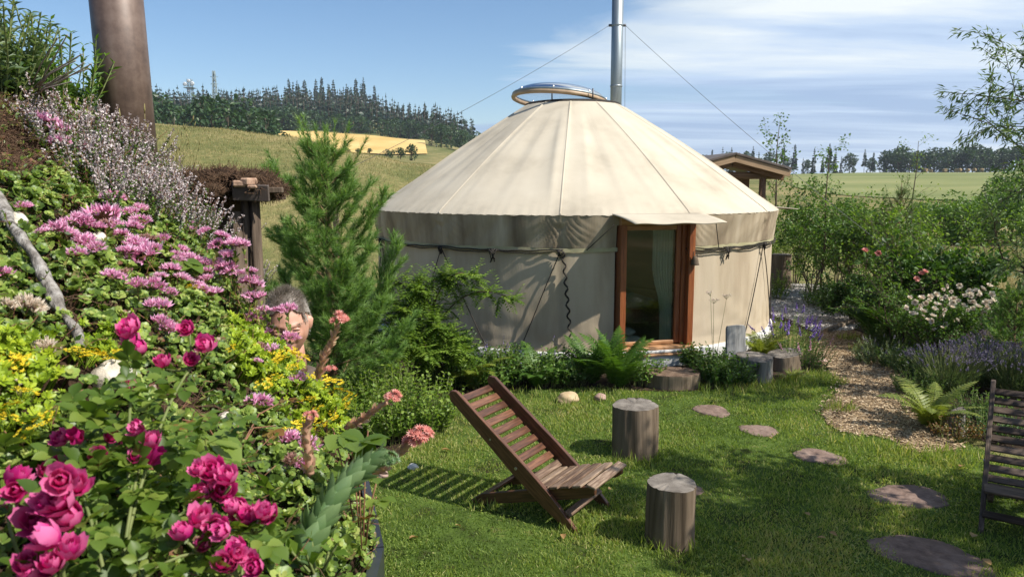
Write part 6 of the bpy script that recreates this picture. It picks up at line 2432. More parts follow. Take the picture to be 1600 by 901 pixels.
# ---- flowering thyme
def thyme(label, loc, seed, n=55, h=.17, rad=.13):
    rng = np.random.default_rng(seed)
    t = thing('thyme_clump', label, 'thyme', loc, 0, 'flowering thyme clumps')
    S, L, F = Geo(), Geo(), Geo()
    for i in range(n):
        a = rng.random() * 6.283; u = rng.random() ** .5 * rad
        b = np.array((math.cos(a) * u, math.sin(a) * u, -.64 * math.cos(a) * u))
        d = unit(np.array((math.cos(a) * u / rad * .55 + .12, math.sin(a) * u / rad * .5 - .05, 1)) + rng.normal(size=3) * .13)
        hh = h * rng.uniform(.65, 1.15)
        m = 12
        pts = [b]
        for k in range(m):
            d = unit(d + rng.normal(size=3) * .06)
            pts.append(pts[-1] + d * hh / m)
        pts = np.array(pts)
        S.tubes2(pts[:-1], pts[1:], .0011, .0009, 3)
        nl = 40
        q = rng.integers(1, m - 2, nl)
        L.stamp(*LEAF2, frames(rand_dirs(nl, rng) + d * .3, d[None, :], rng.uniform(.007, .013, nl), .0055), pts[q], rng.random(nl), 0, False)
        w = np.repeat(np.array([m - 6, m - 5, m - 4, m - 3, m - 2, m - 1, m]), 7)
        if rng.random() < .8:
            nf = len(w)
            F.stamp(*LEAF2, frames(rand_dirs(nf, rng) + np.array([0, 0, .2]), rand_dirs(nf, rng), rng.uniform(.005, .0085, nf), .0055), pts[w] + rng.normal(size=(nf, 3)) * .0022, np.clip(rng.normal(.55, .27, nf), 0, 1), 0, False)
    obj('stems', S.mesh('stems', M['stem_red']), t)
    obj('leaves', L.mesh('leaves', M['leaf_mid']), t)
    obj('flowers', F.mesh('flowers', M['petal_thyme']), t)


for i, (px, py) in enumerate([(120, 235), (160, 225), (200, 250), (150, 270), (235, 255), (255, 290), (215, 300), (285, 300), (310, 320), (270, 335), (330, 350), (350, 385), (305, 360), (175, 305), (385, 410), (240, 330), (285, 275), (205, 225), (360, 345), (130, 205)]):
    p = bhit(px, py + 22, .0)
    thyme('thyme clump with pale pink flower spikes on the roof crest', p, 300 + i, 48, .15 if p.y > 2 else .12, .11)

# ---- driftwood, quartz, white stonecrop
noise_mat('driftwood', [(.30, (.05, .042, .036)), (.45, (.19, .17, .15)), (.58, (.33, .305, .28)), (.75, (.46, .44, .41))], 7, 9, stretch=(9, 9, 1.2), bump=1.0, rough=.9, spec=.1, bdist=.012, rot=(.3, -.55, .2))
g = Geo()
pts = [bhit(-30, 290, .05), bhit(5, 325, .05), bhit(35, 372, .055), bhit(62, 425, .05), bhit(92, 470, .05), bhit(112, 510, .04), bhit(128, 560, .02)]
P = []
for i in range(len(pts) - 1):
    for k in range(6):
        t = k / 6
        q = pts[i].lerp(pts[i + 1], t)
        P.append(q + Vector((.004 * math.sin((i * 6 + k) * .45), .003 * math.cos((i * 6 + k) * .38), .003 * math.sin((i * 6 + k) * .6))))
rad = [.0125 + .0025 * math.sin(i * .37) + .0012 * math.sin(i * 1.1) - .003 * i / len(P) for i in range(len(P))]
g.tube(P, rad, 14)
v = g.v[0]
v += np.stack([np.sin(v[:, 2] * 210 + v[:, 0] * 90), np.cos(v[:, 2] * 190), np.sin(v[:, 1] * 200)], 1) * .0016
tag(obj('driftwood_branch', g.mesh('driftwood_branch', M['driftwood'])), 'bleached grey driftwood branch lying down the planted roof', 'branch')
noise_mat('quartz', [(.3, (.34, .29, .22)), (.5, (.62, .56, .46)), (.7, (.78, .74, .66))], 22, 8, bump=.8, rough=.8)
for (px, py, s, lab, sd) in [(180, 592, .036, 'angular white quartz stone in the stonecrop below the driftwood', 3), (152, 372, .018, 'small pale stone lying against the driftwood branch', 8), (28, 345, .020, 'pinkish pebble at the top of the driftwood branch', 5), (350, 655, .016, 'small pale stone in the brown leaf litter', 6)]:
    p = bhit(px, py, .03)
    pebble('quartz_stone', lab, s, s * .8, s * .9, p, M['quartz'], 1.0, sd)
WH = pink_head(rq, 60, 'petal_white', 1.1)
for (px, py, s) in [(45, 482, 18), (72, 545, 14), (12, 478, 10), (18, 600, 9)]:
    p = bhit(px, py, .05)
    sc = s / FPX * (p - Vector((0, 0, CAM_H))).length * 1.1
    o = thing('white_stonecrop_flower', 'creamy white tufted flower beside the driftwood branch', 'flower', p, 0, 'white flowers on the planted roof')
    o.scale = (sc,) * 3; o.rotation_euler = (.4, .3, random.random())
    obj('flower_head', WH, o); obj('stalk', STALKS[0], o)


# ---- red roses in front
rs = np.random.default_rng(21)
RB = [bloom_geo(rs, ((5, .48, .55), (6, .46, .85), (6, .38, 1.1), (4, .24, 1.3)), .65).mesh('bloom', M['petal_rose']) for _ in range(4)]
g = Geo()
for k in range(5):
    a = k / 5 * 6.283
    d = np.array([[math.cos(a) * .35, math.sin(a) * .35, 1]])
    g.stamp(*make_leaf([(0, .2), (.4, .55), (.8, .3), (1, .05)], -.2, .4, .6), frames(d, np.array([[-math.cos(a), -math.sin(a), .2]]), .75, .6), np.array([[math.cos(a) * .12, math.sin(a) * .12, 0]]), .55)
BUD = g.mesh('bud', M['petal_rose'])
# compound leaf with five leaflets, unit length
g = Geo()
SER = make_leaf([(0, .03), (.12, .22), (.2, .27), (.3, .40), (.42, .44), (.52, .50), (.66, .42), (.76, .38), (.88, .2), (1, .0)], .18, .3)
for (y, sx, s) in [(.35, -1, .36), (.35, 1, .36), (.62, -1, .42), (.62, 1, .42), (.72, 0, .5)]:
    d = np.array([[sx * .9, .45 if sx else 1, 0.05]])
    g.stamp(*SER, frames(d, (0, 0, 1), s, s * .78), np.array([[0, y, 0]]), .5 + rs.normal() * .12)
g.tube([(0, 0, -.02), (0, .4, 0), (0, .74, 0)], [.012, .01, .006], 4, 0, .5)
RLEAF = g.mesh('leaf', M['leaf_rose'])
base = Vector((-.42, .62, bz(-.42, .62)))
rose = thing('rose_bush', 'crimson pink rose bush blooming in the near foreground', 'rose bush', base)
ROSES = [(214, 518, 18), (213, 546, 18), (258, 573, 15), (208, 606, 14), (296, 516, 15), (312, 546, 19), (293, 566, 14), (224, 672, 15), (203, 704, 17), (238, 700, 19), (233, 726, 13), (168, 685, 14), (156, 712, 15), (103, 690, 16),
         (128, 733, 12), (15, 763, 22), (15, 796, 19), (98, 752, 26), (108, 788, 28), (68, 820, 30), (122, 815, 26), (105, 872, 24), (45, 888, 22), (78, 893, 15), (340, 742, 24), (347, 770, 23), (316, 740, 16), (310, 776, 15), (312, 820, 23),
         (341, 823, 21), (322, 853, 15), (380, 793, 17), (394, 815, 19), (420, 806, 21), (380, 866, 20), (348, 882, 19), (406, 886, 19), (90, 740, 18), (125, 690, 12)]
CLUST = [(213, 530, .98), (300, 545, 1.0), (220, 700, .86), (165, 700, .86), (105, 700, .84), (15, 780, .72), (100, 790, .68), (75, 885, .64), (335, 755, .80), (320, 835, .74), (398, 805, .78), (375, 880, .70)]
hub = {}
stem_geo = []
for ci, (cx, cy, Yd) in enumerate(CLUST):
    top = at(cx, cy + 28, Yd)
    hub[ci] = top
    s = base + Vector((random.uniform(-.06, .1), random.uniform(-.05, .12), -.02))
    mid = s.lerp(top, .55) + Vector((random.uniform(-.03, .03), -.02, .10))
    g = Geo(); P = []
    for i in range(13):
        t = i / 12
        P.append(s * (1 - t) ** 2 + mid * 2 * t * (1 - t) + top * t * t)
    g.tube(P, np.linspace(.0026, .0015, 13), 6)
    wobj('stem', g, M['stem_green'], rose)
    for i in (3, 5, 7, 8, 9, 10, 11):
        for rep in range(2):
            d = Vector(rs.normal(size=3)).normalized() + Vector((.15, -.35, .25))
            q = d.to_track_quat('Y', 'Z').to_euler()
            sc = random.uniform(.032, .052)
            obj('leaf', RLEAF, rose, P[i] - base, q, sc)
ROSES += [(x + random.choice((-1, 1)) * s * .8, y + random.uniform(-.2, 1.0) * s, s * .85) for x, y, s in ROSES if s >= 17]
for (px, py, s) in ROSES:
    ci = min(CLUST, key=lambda c: (c[0] - px) ** 2 + (c[1] - py) ** 2)
    k = CLUST.index(ci)
    p = at(px, py, ci[2] + random.uniform(-.02, .02))
    sc = s / FPX * (p - Vector((0, 0, CAM_H))).length * 2.5
    small = s < 15
    o = obj('bud' if small and s < 14 else 'bloom', BUD if s < 14 else RB[random.randrange(4)], rose, p - base, (random.uniform(.2, 1.1), random.uniform(-.5, .6), random.uniform(-1, 1)), sc * (1.2 if s < 14 else 1))
    g = Geo(); h_ = hub[k]
    g.tube([h_, h_.lerp(p, .5) + Vector((0, 0, -.006)), p - Vector((0, 0, sc * .1))], [.0017, .0014, .0016], 5)
    wobj('flower_stem', g, M['stem_green'], rose)
for i in range(260):                                     # leafy growth filling the foot of the bush
    px, py = random.uniform(-10, 430), random.uniform(650, 930)
    if px > 330 and py < 760: continue
    Yd = random.uniform(.84, 1.05)
    p = at(px, py, Yd)
    if p.z < bz(min(-.23, p.x), p.y) - .02: continue
    d = Vector(rs.normal(size=3)).normalized() + Vector((.1, -.3, .15))
    obj('leaf', RLEAF, rose, p - base, d.to_track_quat('Y', 'Z').to_euler(), random.uniform(.036, .062))

# ---- strawberry plants with large toothed leaves
g = Geo()
BIG = make_leaf([(0, .02), (.08, .2), (.14, .2), (.22, .34), (.28, .33), (.38, .46), (.44, .44), (.56, .52), (.62, .47), (.74, .45), (.8, .36), (.9, .24), (1, .03)], .15, .28)
for sx in (-1, 0, 1):
    d = np.array([[sx * .8, .55 if sx else 1, .05]])
    g.stamp(*BIG, frames(d, (0, 0, 1), .6 if sx else .66, .52), np.array([[0, .34, 0]]), .5 + .1 * sx)
g.tube([(0, -.25, -.15), (0, .1, -.03), (0, .36, 0)], [.014, .012, .01], 5, 0, .7)
SLEAF = g.mesh('leaf', M['leaf_rose'])
SLEAFR = SLEAF.copy(); SLEAFR.materials.clear(); SLEAFR.materials.append(M['leaf_red'])
for lab, leaves in [('strawberry plant with broad toothed leaves behind the houseleek stem', [(548, 690, 1.28, .085, 0), (520, 668, 1.3, .075, 0), (575, 672, 1.3, .06, 0), (560, 725, 1.25, .07, 0), (590, 745, 1.25, .05, 0), (588, 776, 1.2, .05, 0), (563, 815, 1.18, .042, 1)]),
                    ('strawberry plant with broad toothed leaves among the roses', [(300, 672, 1.05, .09, 0), (322, 700, 1.02, .075, 0), (180, 765, .90, .075, 0), (140, 748, .92, .06, 0), (225, 790, .90, .06, 0), (255, 745, .92, .065, 0)]),
                    ('single light strawberry leaf cluster standing among pink stonecrop', [(272, 402, 1.9, .09, 0), (245, 438, 1.85, .08, 0)]),
                    ('bronze leaved seedling below the pink stonecrop', [(285, 655, 1.15, .04, 1), (445, 625, 1.4, .035, 1), (430, 665, 1.35, .04, 1), (222, 735, .98, .04, 1)])]:
    P = [at(a, b, Yd) for a, b, Yd, s, r in leaves]
    b0 = sum(P, Vector()) / len(P)
    b0 = Vector((min(-.27, b0.x), b0.y, bz(min(-.27, b0.x), b0.y)))
    t = thing('strawberry_plant', lab, 'plant', b0)
    for p, (a, b, Yd, s, r) in zip(P, leaves):
        d = Vector((random.uniform(-.2, .9), random.uniform(-.7, -.1), random.uniform(-.5, .3)))
        eu = d.to_track_quat('Y', 'Z').to_euler()
        obj('leaf', SLEAFR if r else SLEAF, t, p - b0, eu, s)
        g = Geo(); g.tube([b0, b0.lerp(p, .5) + Vector((0, 0, .03)), p], [.0016, .0014, .0012], 5)
        wobj('leaf_stalk', g, M['stem_red'], t)


# ---- houseleek flower stalks
def houseleek(label, pts, rad, mat, leafmat, heads, leaf=.03, n=60, headmat='petal_coral', seed=1, wide=.45):
    rng = np.random.default_rng(seed)
    t = thing('houseleek', label, 'succulent', pts[0])
    o = np.array(pts[0])
    g = Geo()
    P = []
    m = 24
    cp = [Vector(p) for p in pts]
    for i in range(m + 1):
        x = i / m * (len(cp) - 1); j = min(len(cp) - 2, int(x)); f = x - j
        p0, p1, p2, p3 = cp[max(0, j - 1)], cp[j], cp[j + 1], cp[min(len(cp) - 1, j + 2)]
        P.append(.5 * ((2 * p1) + (p2 - p0) * f + (2 * p0 - 5 * p1 + 4 * p2 - p3) * f * f + (3 * p1 - p0 - 3 * p2 + p3) * f ** 3))
    P = np.array([tuple(p) for p in P]) - o
    g.tube(P, np.linspace(rad[0], rad[1], m + 1), 9)
    obj('stalk', g.mesh('stalk', M[mat]), t)
    tg = unit(np.gradient(P, axis=0))
    tv = make_leaf([(0, .30), (.3, .5), (.7, .36), (1, .02)], -.12, -.05, .6)
    lm = Geo(); lm.add(tv[0], tv[1], 0, np.repeat([.3, .5, .65, .85], 3))
    lme = lm.mesh('leaf', M[leafmat])
    for k in range(n):
        u = (k + .5) / n
        i = int(u * m)
        a = k * 2.4
        ref = unit(np.cross(tg[i], (0.2, .9, .1))); r2 = np.cross(tg[i], ref)
        side = ref * math.cos(a) + r2 * math.sin(a)
        d = unit(side * (.62 + .12 * math.sin(k * 1.7)) + tg[i] * .9 + rng.normal(size=3) * .10)
        Mx = frames(d[None], (tg[i] - side * .2)[None], 1.0)[0]
        e = Matrix([[Mx[r][c] for c in range(3)] for r in range(3)]).to_euler()
        s = leaf * (1.15 - .55 * u) * rng.uniform(.75, 1.2)
        obj('leaf', lme, t, P[i] + side * (rad[0] + (rad[1] - rad[0]) * u) * .8, e, (s * wide * 1.4, s, s))
    for h, s in heads:
        hg = Geo()
        h = np.array(h) - o
        for q in range(16):
            c = rand_dirs(1, rng)[0]; c[2] = abs(c[2]) * .8
            c = c * s * rng.uniform(.5, 1)
            npet = 11
            a = np.arange(npet) / npet * 6.283
            up = unit(c + np.array([.2, -.3, .6]) * s)
            r1 = unit(np.cross(up, (.3, .8, .2))); r2 = np.cross(up, r1)
            d = r1[None] * np.cos(a)[:, None] + r2[None] * np.sin(a)[:, None] + up[None] * .45
            hg.stamp(*LEAF2, frames(d, up[None], s * .55, s * .16), np.repeat((h + c)[None], npet, 0), np.clip(rng.normal(.5, .2, npet), 0, 1), 0, False)
            hg.tube([tuple(h + c), tuple(h + c + up * s * .22)], [s * .16, s * .10], 6, 0, .3)
        obj('flower_head', hg.mesh('flower_head', M[headmat]), t)
    return t


houseleek('red stalked houseleek with a rosy head beside the hidden man', [at(497, 590, 1.70), at(506, 560, 1.68), at(518, 535, 1.68), at(528, 508, 1.67)], (.006, .0045), 'semp_stalk', 'semp_stalk', [(at(530, 500, 1.67), .022), (at(517, 578, 1.66), .014)], .021, 46, seed=2)
houseleek('leaning houseleek stalk with a small coral head above the mint bush', [at(540, 668, 1.50), at(565, 655, 1.48), at(585, 640, 1.46), at(605, 628, 1.45)], (.0055, .0045), 'semp_stalk', 'semp_stalk', [(at(614, 623, 1.45), .018)], .019, 40, seed=3)
houseleek('arching houseleek stalk with open coral flowers over the lawn', [at(540, 745, 1.34), at(590, 735, 1.32), at(622, 710, 1.31), at(640, 690, 1.30)], (.0062, .005), 'semp_stalk', 'semp_stalk', [(at(657, 682, 1.30), .022), (at(645, 690, 1.30), .016)], .020, 50, seed=4)
houseleek('thick green houseleek stem with overlapping leaves and a budding tip', [at(470, 880, .98), at(497, 815, 1.02), at(535, 760, 1.06), at(570, 728, 1.09), at(592, 716, 1.10)], (.013, .009), 'semp_green', 'semp_green', [(at(604, 719, 1.10), .016)], .040, 96, 'semp_green', 5, .40)
houseleek('brownish houseleek stalk with closed buds above the verge trim', [at(485, 740, 1.22), at(481, 705, 1.22), at(478, 675, 1.22), at(484, 655, 1.22)], (.007, .006), 'semp_stalk', 'semp_stalk', [(at(486, 650, 1.22), .012)], .02, 30, seed=6)
# green rosettes on the verge
ROSM = Geo(); a, b, c = ROS[0]; ROSM.add(a, b, 0, c)
rme = ROSM.mesh('rosette', M['semp_green'])
for (px, py, s) in [(455, 875, .035), (440, 850, .03), (470, 840, .035), (430, 890, .03), (415, 850, .025), (485, 765, .03), (465, 790, .03)]:
    p = bhit(px, py, .02)
    o = tag(obj('houseleek_rosette', rme, None, p, (.6, .5, random.random() * 6), s), 'green houseleek rosette near the dark verge trim', 'succulent', 'houseleek rosettes on the roof edge')
herb_clump('seedling', 'light green seedling hanging over the dark verge trim', 'plant', at(497, 890, .98), 401, 5, .05, .02, .03, .6, .02, 'leaf_light', lean=.8)

# ---- silvery bush, dry twigs and grasses at the top of the roof
herb_clump('mugwort_bush', 'silvery green narrow leaved bush at the top of the roof', 'bush', bhit(12, 170, .0) + Vector((-.03, 0, 0)), 402, 40, .38, .12, .045, .26, .020, 'silver_leaf', lean=.35, tpl=LEAF_LA)
herb_clump('mugwort_bush', 'darker leafy bush behind the silvery bush', 'bush', bhit(25, 170, .0) + Vector((-.08, .28, 0)), 403, 70, .34, .2, .05, .3, .025, 'leaf_mid', lean=.4)
tw = bhit(45, 150, .04)
t = thing('dry_twigs', 'bundle of dry grey twigs sticking out towards the pipe', 'twigs', tw)
for (px, py, w) in [(140, 107, 1.0), (128, 85, 1.1), (105, 55, .9), (143, 100, 1.0), (112, 128, .9), (95, 118, .8), (132, 98, 1.0), (90, 60, .8), (118, 95, .7)]:
    e = at(px, py, 1.95 + random.uniform(-.1, .15))
    g = Geo(); m = tw.lerp(e, .5) + Vector((0, 0, random.uniform(-.01, .02)))
    g.tube([tw + Vector((random.uniform(-.02, .02), 0, random.uniform(-.02, .02))), m, e], [.0034 * w, .0026 * w, .0016], 5)
    wobj('twig', g, M['twig_grey'], t)
for (px, py, lab, n) in [(262, 262, 'tuft of tall dry grass beside the brown pipe', 26), (290, 270, 'shorter dry grass tuft behind the thyme', 12), (205, 235, 'few dry grass stalks in front of the brown pipe', 5)]:
    b = bhit(px, py + 10, 0)
    t = thing('dry_grass_tuft', lab, 'grass', b)
    S, F = Geo(), Geo()
    for i in range(n):
        h_ = random.uniform(.16, .36) * (1 if n > 8 else .6)
        d = Vector((random.gauss(.04, .16), random.gauss(0, .1), 1)).normalized()
        q = Vector((random.uniform(-.06, .06), random.uniform(-.03, .03), -.01))
        pts = [q + d * h_ * k / 5 + Vector((.035 * (k / 5) ** 2 * random.uniform(-1, 1.5), 0, -.015 * (k / 5) ** 3)) for k in range(6)]
        S.tube(pts, [.0012, .0011, .001, .0009, .0008, .0006], 4)
        if i % 2 == 0:
            F.tube([pts[-1] - d * .004, pts[-1] + d * .012, pts[-1] + d * .034], [.0012, .0035, .0008], 5)
    obj('stalks', S.mesh('stalks', M['dry_grass']), t)
    obj('seed_heads', F.mesh('seed_heads', M['dry_grass']), t)

# ---- stove pipe
m, nt, p, out = new_mat('brown_pipe')
tc = nd(nt, 'ShaderNodeTexCoord')
n1 = nd(nt, 'ShaderNodeTexNoise', Scale=14.0, Detail=8.0, Roughness=.7); nt.links.new(tc.outputs['Object'], n1.inputs['Vector'])
mp = nd(nt, 'ShaderNodeMapping'); mp.inputs['Scale'].default_value = (10, 10, .6); nt.links.new(tc.outputs['Object'], mp.inputs[0])
n2 = nd(nt, 'ShaderNodeTexNoise', Scale=2.0, Detail=4.0); nt.links.new(mp.outputs[0], n2.inputs['Vector'])
s = mathn(nt, 'ADD', mathn(nt, 'MULTIPLY', n1.outputs[0], .6), mathn(nt, 'MULTIPLY', n2.outputs[0], .4))
r = ramp(nt, [(.35, (.065, .042, .033)), (.5, (.125, .082, .063)), (.65, (.19, .135, .108))], s)
nt.links.new(r.outputs[0], p.inputs['Base Color'])
p.inputs['Metallic'].default_value = .15; p.inputs['Roughness'].default_value = .5
sp0, sp1 = at(207, 260, 3.0), at(176, -60, 3.0)
pipe = thing('stove_pipe', 'wide brown metal stove pipe rising from the planted roof', 'chimney', sp0)
ax = (sp1 - sp0); L = ax.length
q = ax.to_track_quat('Z', 'Y').to_euler()
g = Geo(); g.tube([(0, 0, -.25), (0, 0, L * 1.35)], .096, 40)
obj('pipe', g.mesh('pipe', M['brown_pipe']), pipe, (0, 0, 0), q)
g = Geo(); g.add([(-.006, -.0955, -.2), (.006, -.0955, -.2), (.006, -.0955, L * 1.34), (-.006, -.0955, L * 1.34), (-.006, -.0990, -.2), (.006, -.0990, -.2), (.006, -.0990, L * 1.34), (-.006, -.0990, L * 1.34)],
                [(4, 5, 6, 7), (0, 4, 7, 3), (5, 1, 2, 6)], smooth=False)
obj('seam', g.mesh('seam', M['brown_pipe']), pipe, (0, 0, 0), q)
g = Geo(); g.tube([(0, 0, L * 1.35), (0, 0, L * 1.38), (0, 0, L * 1.5), (0, 0, L * 1.52)], [.10, .16, .15, .02], 24)
obj('rain_cap', g.mesh('rain_cap', M['brown_pipe']), pipe, (0, 0, 0), q)

# ---- sod covered porch behind
pc = at(368, 300, 4.15)
porch = thing('sod_porch', 'small dark wooden porch with a dry brown sod roof', 'porch', (pc.x, pc.y, 0))
o3 = Vector((pc.x, pc.y, 0))
rp = np.random.default_rng(61)
lob = [(np.array(at(px, py, Yd)), np.array((rx, .22, rz))) for px, py, Yd, rx, rz in [(325, 286, 4.15, .15, .075), (355, 284, 4.2, .13, .075), (395, 284, 4.15, .12, .065), (420, 296, 4.1, .08, .05), (300, 290, 4.2, .1, .07), (340, 300, 4.05, .12, .06)]]
g = Geo()
for c, r3 in lob:
    bm = bmesh.new(); bmesh.ops.create_icosphere(bm, subdivisions=3, radius=1)
    vv = np.array([tuple(v.co) for v in bm.verts]); ff = np.array([[v.index for v in f.verts] for f in bm.faces]); bm.free()
    vv = vv * r3 * (1 + .12 * np.sin(vv[:, :1] * 7 + c[0] * 30) * np.cos(vv[:, 2:] * 6)) + c
    g.add(vv, ff)
wobj('sod', g, M['peat'], porch)
P, d = blob_points(rp, 5200, lob, .9)
g = Geo(); e = P + unit(d * .6 + rp.normal(size=P.shape) * .8) * rp.uniform(.015, .05, (len(P), 1))
g.tubes2(P, e, .0022, .0012, 3)
so = wobj('root_fibres', g, M['twig_brown'], porch); so['kind'] = 'stuff'
noise_mat('brick', [(.3, (.26, .15, .10)), (.7, (.46, .31, .22))], 12, 7, bump=.5, rough=.9)
noise_mat('sheet_brown', [(.3, (.075, .058, .048)), (.7, (.14, .11, .095))], 5, 5, rough=.55, bump=.1)
for (px, py, sx, sz_) in [(377, 287, .07, .035), (389, 284, .05, .04), (398, 292, .05, .02)]:
    box('brick', (sx, .10, sz_), at(px, py, 3.92) - o3, M['brick'], porch, (0, 0, random.uniform(-.2, .2)), .008)
box('eave_plate', (.19, .02, .085), at(392, 301, 3.90) - o3, M['sheet_brown'], porch, (R(10), R(2), 0), .003)
box('eave_board', (.10, .06, .03), at(427, 297, 3.95) - o3, M['old_boards'], porch, (0, 0, .2), .004)
for (px0, py0, px1, py1, rr, nm) in [(397, 312, 405, 470, .030, 'post'), (383, 310, 384, 470, .026, 'post'), (392, 372, 399, 425, .016, 'brace'), (372, 330, 380, 470, .05, 'jamb')]:
    a, b = at(px0, py0, 3.98), at(px1, py1, 3.98)
    if nm != 'brace':
        k = (a.z + .1) / (a.z - b.z); b = a + (b - a) * k
    g = Geo(); g.tube([a - o3, (a + b) / 2 - o3 + Vector((.006, 0, 0)), b - o3], [rr, rr * 1.05, rr], 4 if nm != 'brace' else 8)
    obj(nm, g.mesh(nm, M['grey_board' if px0 == 0 else 'old_boards']), porch)
dk = box('roof_deck', (.56, .42, .03), at(352, 306, 4.2) - o3, M['old_boards'], porch, (0, R(2), 0), .004)
for k in range(6):
    c = at(318 + 14 * k, 306, 4.36)
    box('wall_board', (.05, .02, c.z), Vector((c.x, c.y, c.z / 2 - .01)) - o3, M['old_boards'], porch, bev=.003)
for k in range(3):
    box('shelf_board', (.30, .12, .025), at(360, 350 + 45 * k, 4.1) - o3, M['old_boards'], porch, (0, 0, .05), .004)

# ------------------------------------------------------------------ man standing behind the planted roof
def skin_body(name, joints, edges, parent, mat, sub=2, root=0):
    me = bpy.data.meshes.new(name)
    me.from_pydata([j[0] for j in joints], edges, [])
    me.materials.append(mat)
    o = obj(name, me, parent)
    sk = o.modifiers.new('skin', 'SKIN'); sk.use_smooth_shade = True
    if not me.skin_vertices:
        bpy.context.view_layer.objects.active = o
    for i, j in enumerate(joints):
        sv = me.skin_vertices[0].data[i]
        sv.radius = j[1] if hasattr(j[1], '__len__') else (j[1], j[1])
        sv.use_root = (i == root)
    s = o.modifiers.new('sub', 'SUBSURF'); s.levels = sub; s.render_levels = sub
    return o


m, nt, p, out = new_mat('skin')
tc = nd(nt, 'ShaderNodeTexCoord')
n1 = nd(nt, 'ShaderNodeTexNoise', Scale=14.0, Detail=6.0); nt.links.new(tc.outputs['Object'], n1.inputs['Vector'])
r = ramp(nt, [(.3, (.40, .19, .13)), (.5, (.53, .28, .20)), (.7, (.60, .35, .26))], n1.outputs[0])
nt.links.new(r.outputs[0], p.inputs['Base Color'])
p.inputs['Roughness'].default_value = .5
p.inputs['Subsurface Weight'].default_value = .12
p.inputs['Subsurface Radius'].default_value = (.01, .004, .002)
n2 = nd(nt, 'ShaderNodeTexNoise', Scale=160.0, Detail=3.0); nt.links.new(tc.outputs['Object'], n2.inputs['Vector'])
b = nd(nt, 'ShaderNodeBump', Strength=.15, Distance=.002); nt.links.new(n2.outputs[0], b.inputs['Height']); nt.links.new(b.outputs[0], p.inputs['Normal'])
leaf_mat('hair', GREEN((.14, .11, .09), (.28, .24, .21), (.48, .45, .42)), .1, .5)
noise_mat('shirt', [(.3, (.07, .05, .04)), (.7, (.12, .09, .07))], 30, 4, rough=.9, bump=.2)
noise_mat('trousers', [(.3, (.06, .055, .045)), (.7, (.11, .10, .085))], 30, 4, rough=.9, bump=.2)
flat_mat('shoe', (.03, .025, .02), .6)
flat_mat('eye_white', (.75, .72, .68), .25)
flat_mat('iris', (.06, .09, .10), .2)
flat_mat('lip', (.40, .16, .13), .5)

hc = at(434, 511, 2.50)                     # centre of the head
MANH = hc.z + .125
gzm = MANH - 1.80                           # ground he stands on: a stone step
man = thing('person', 'man with short greying hair peering over the planted roof', 'person', (hc.x - .02, hc.y + .04, gzm), R(62))
stp = log('stone_step', 'rough stone step hidden behind the planted roof under the man', (hc.x - .02, hc.y + .02, 0), .42, gzm, 0, 'flagstone', 'flagstone', seed=77, flare=.02, cracks=4, cat='step')
H = 1.80
# body (faces -Y); joints in the man's own frame
J = [((0, .02, .98), (.15, .10)), ((0, .03, 1.12), (.135, .095)), ((0, .03, 1.30), (.155, .105)), ((0, .03, 1.42), (.13, .09)), ((0, .02, 1.50), (.058, .058)), ((0, .005, 1.57), (.056, .058))]
E = [(0, 1), (1, 2), (2, 3), (3, 4), (4, 5)]


def chain(start, pts):
    prev = start
    for p in pts:
        J.append(p); E.append((prev, len(J) - 1)); prev = len(J) - 1
    return prev


for s in (-1, 1):
    w = chain(3, [((s * .16, .03, 1.43), (.062, .062)), ((s * .20, .04, 1.36), (.056, .056)), ((s * .235, .06, 1.13), (.043, .043)), ((s * .235, .02, .90), (.030, .034)), ((s * .233, .0, .83), (.022, .040))])
    for k, (fy, fz) in enumerate([(-.038, -.085), (-.013, -.098), (.012, -.092), (.034, -.075)]):
        chain(w, [((s * .233, fy, .83 - .045), (.010, .010)), ((s * .230, fy * 1.05, .83 + fz + .03), (.009, .009)), ((s * .222, fy * 1.05 - .004, .83 + fz), (.008, .008))])
    chain(w, [((s * .225, -.045, .825), (.011, .011)), ((s * .218, -.062, .79), (.009, .009))])
    f = chain(0, [((s * .095, .02, .90), (.085, .085)), ((s * .105, .0, .52), (.056, .058)), ((s * .105, .035, .30), (.050, .055)), ((s * .105, .045, .09), (.036, .04)), ((s * .11, .02, .045), (.036, .04)), ((s * .118, -.10, .035), (.040, .028))])
body = skin_body('body', J, E, man, M['skin'])
Jb, Eb = J, E
# shirt and trousers follow the same skeleton a little wider
keep = [i for i in range(len(Jb)) if Jb[i][0][2] > .94 and abs(Jb[i][0][0]) < .24 and Jb[i][0][2] < 1.49]
keep = [i for i in keep if not (abs(Jb[i][0][0]) > .2 and Jb[i][0][2] < 1.1)]
ix = {k: n for n, k in enumerate(keep)}
skin_body('shirt', [(Jb[i][0], tuple(r * 1.10 + .008 for r in Jb[i][1])) for i in keep], [(ix[a], ix[b]) for a, b in Eb if a in ix and b in ix], man, M['shirt'])
keep = [i for i in range(len(Jb)) if Jb[i][0][2] < 1.0 and abs(Jb[i][0][0]) < .15 and Jb[i][0][2] > .08]
ix = {k: n for n, k in enumerate(keep)}
skin_body('trousers', [(Jb[i][0], tuple(r * 1.12 + .012 for r in Jb[i][1])) for i in keep], [(ix[a], ix[b]) for a, b in Eb if a in ix and b in ix], man, M['trousers'])
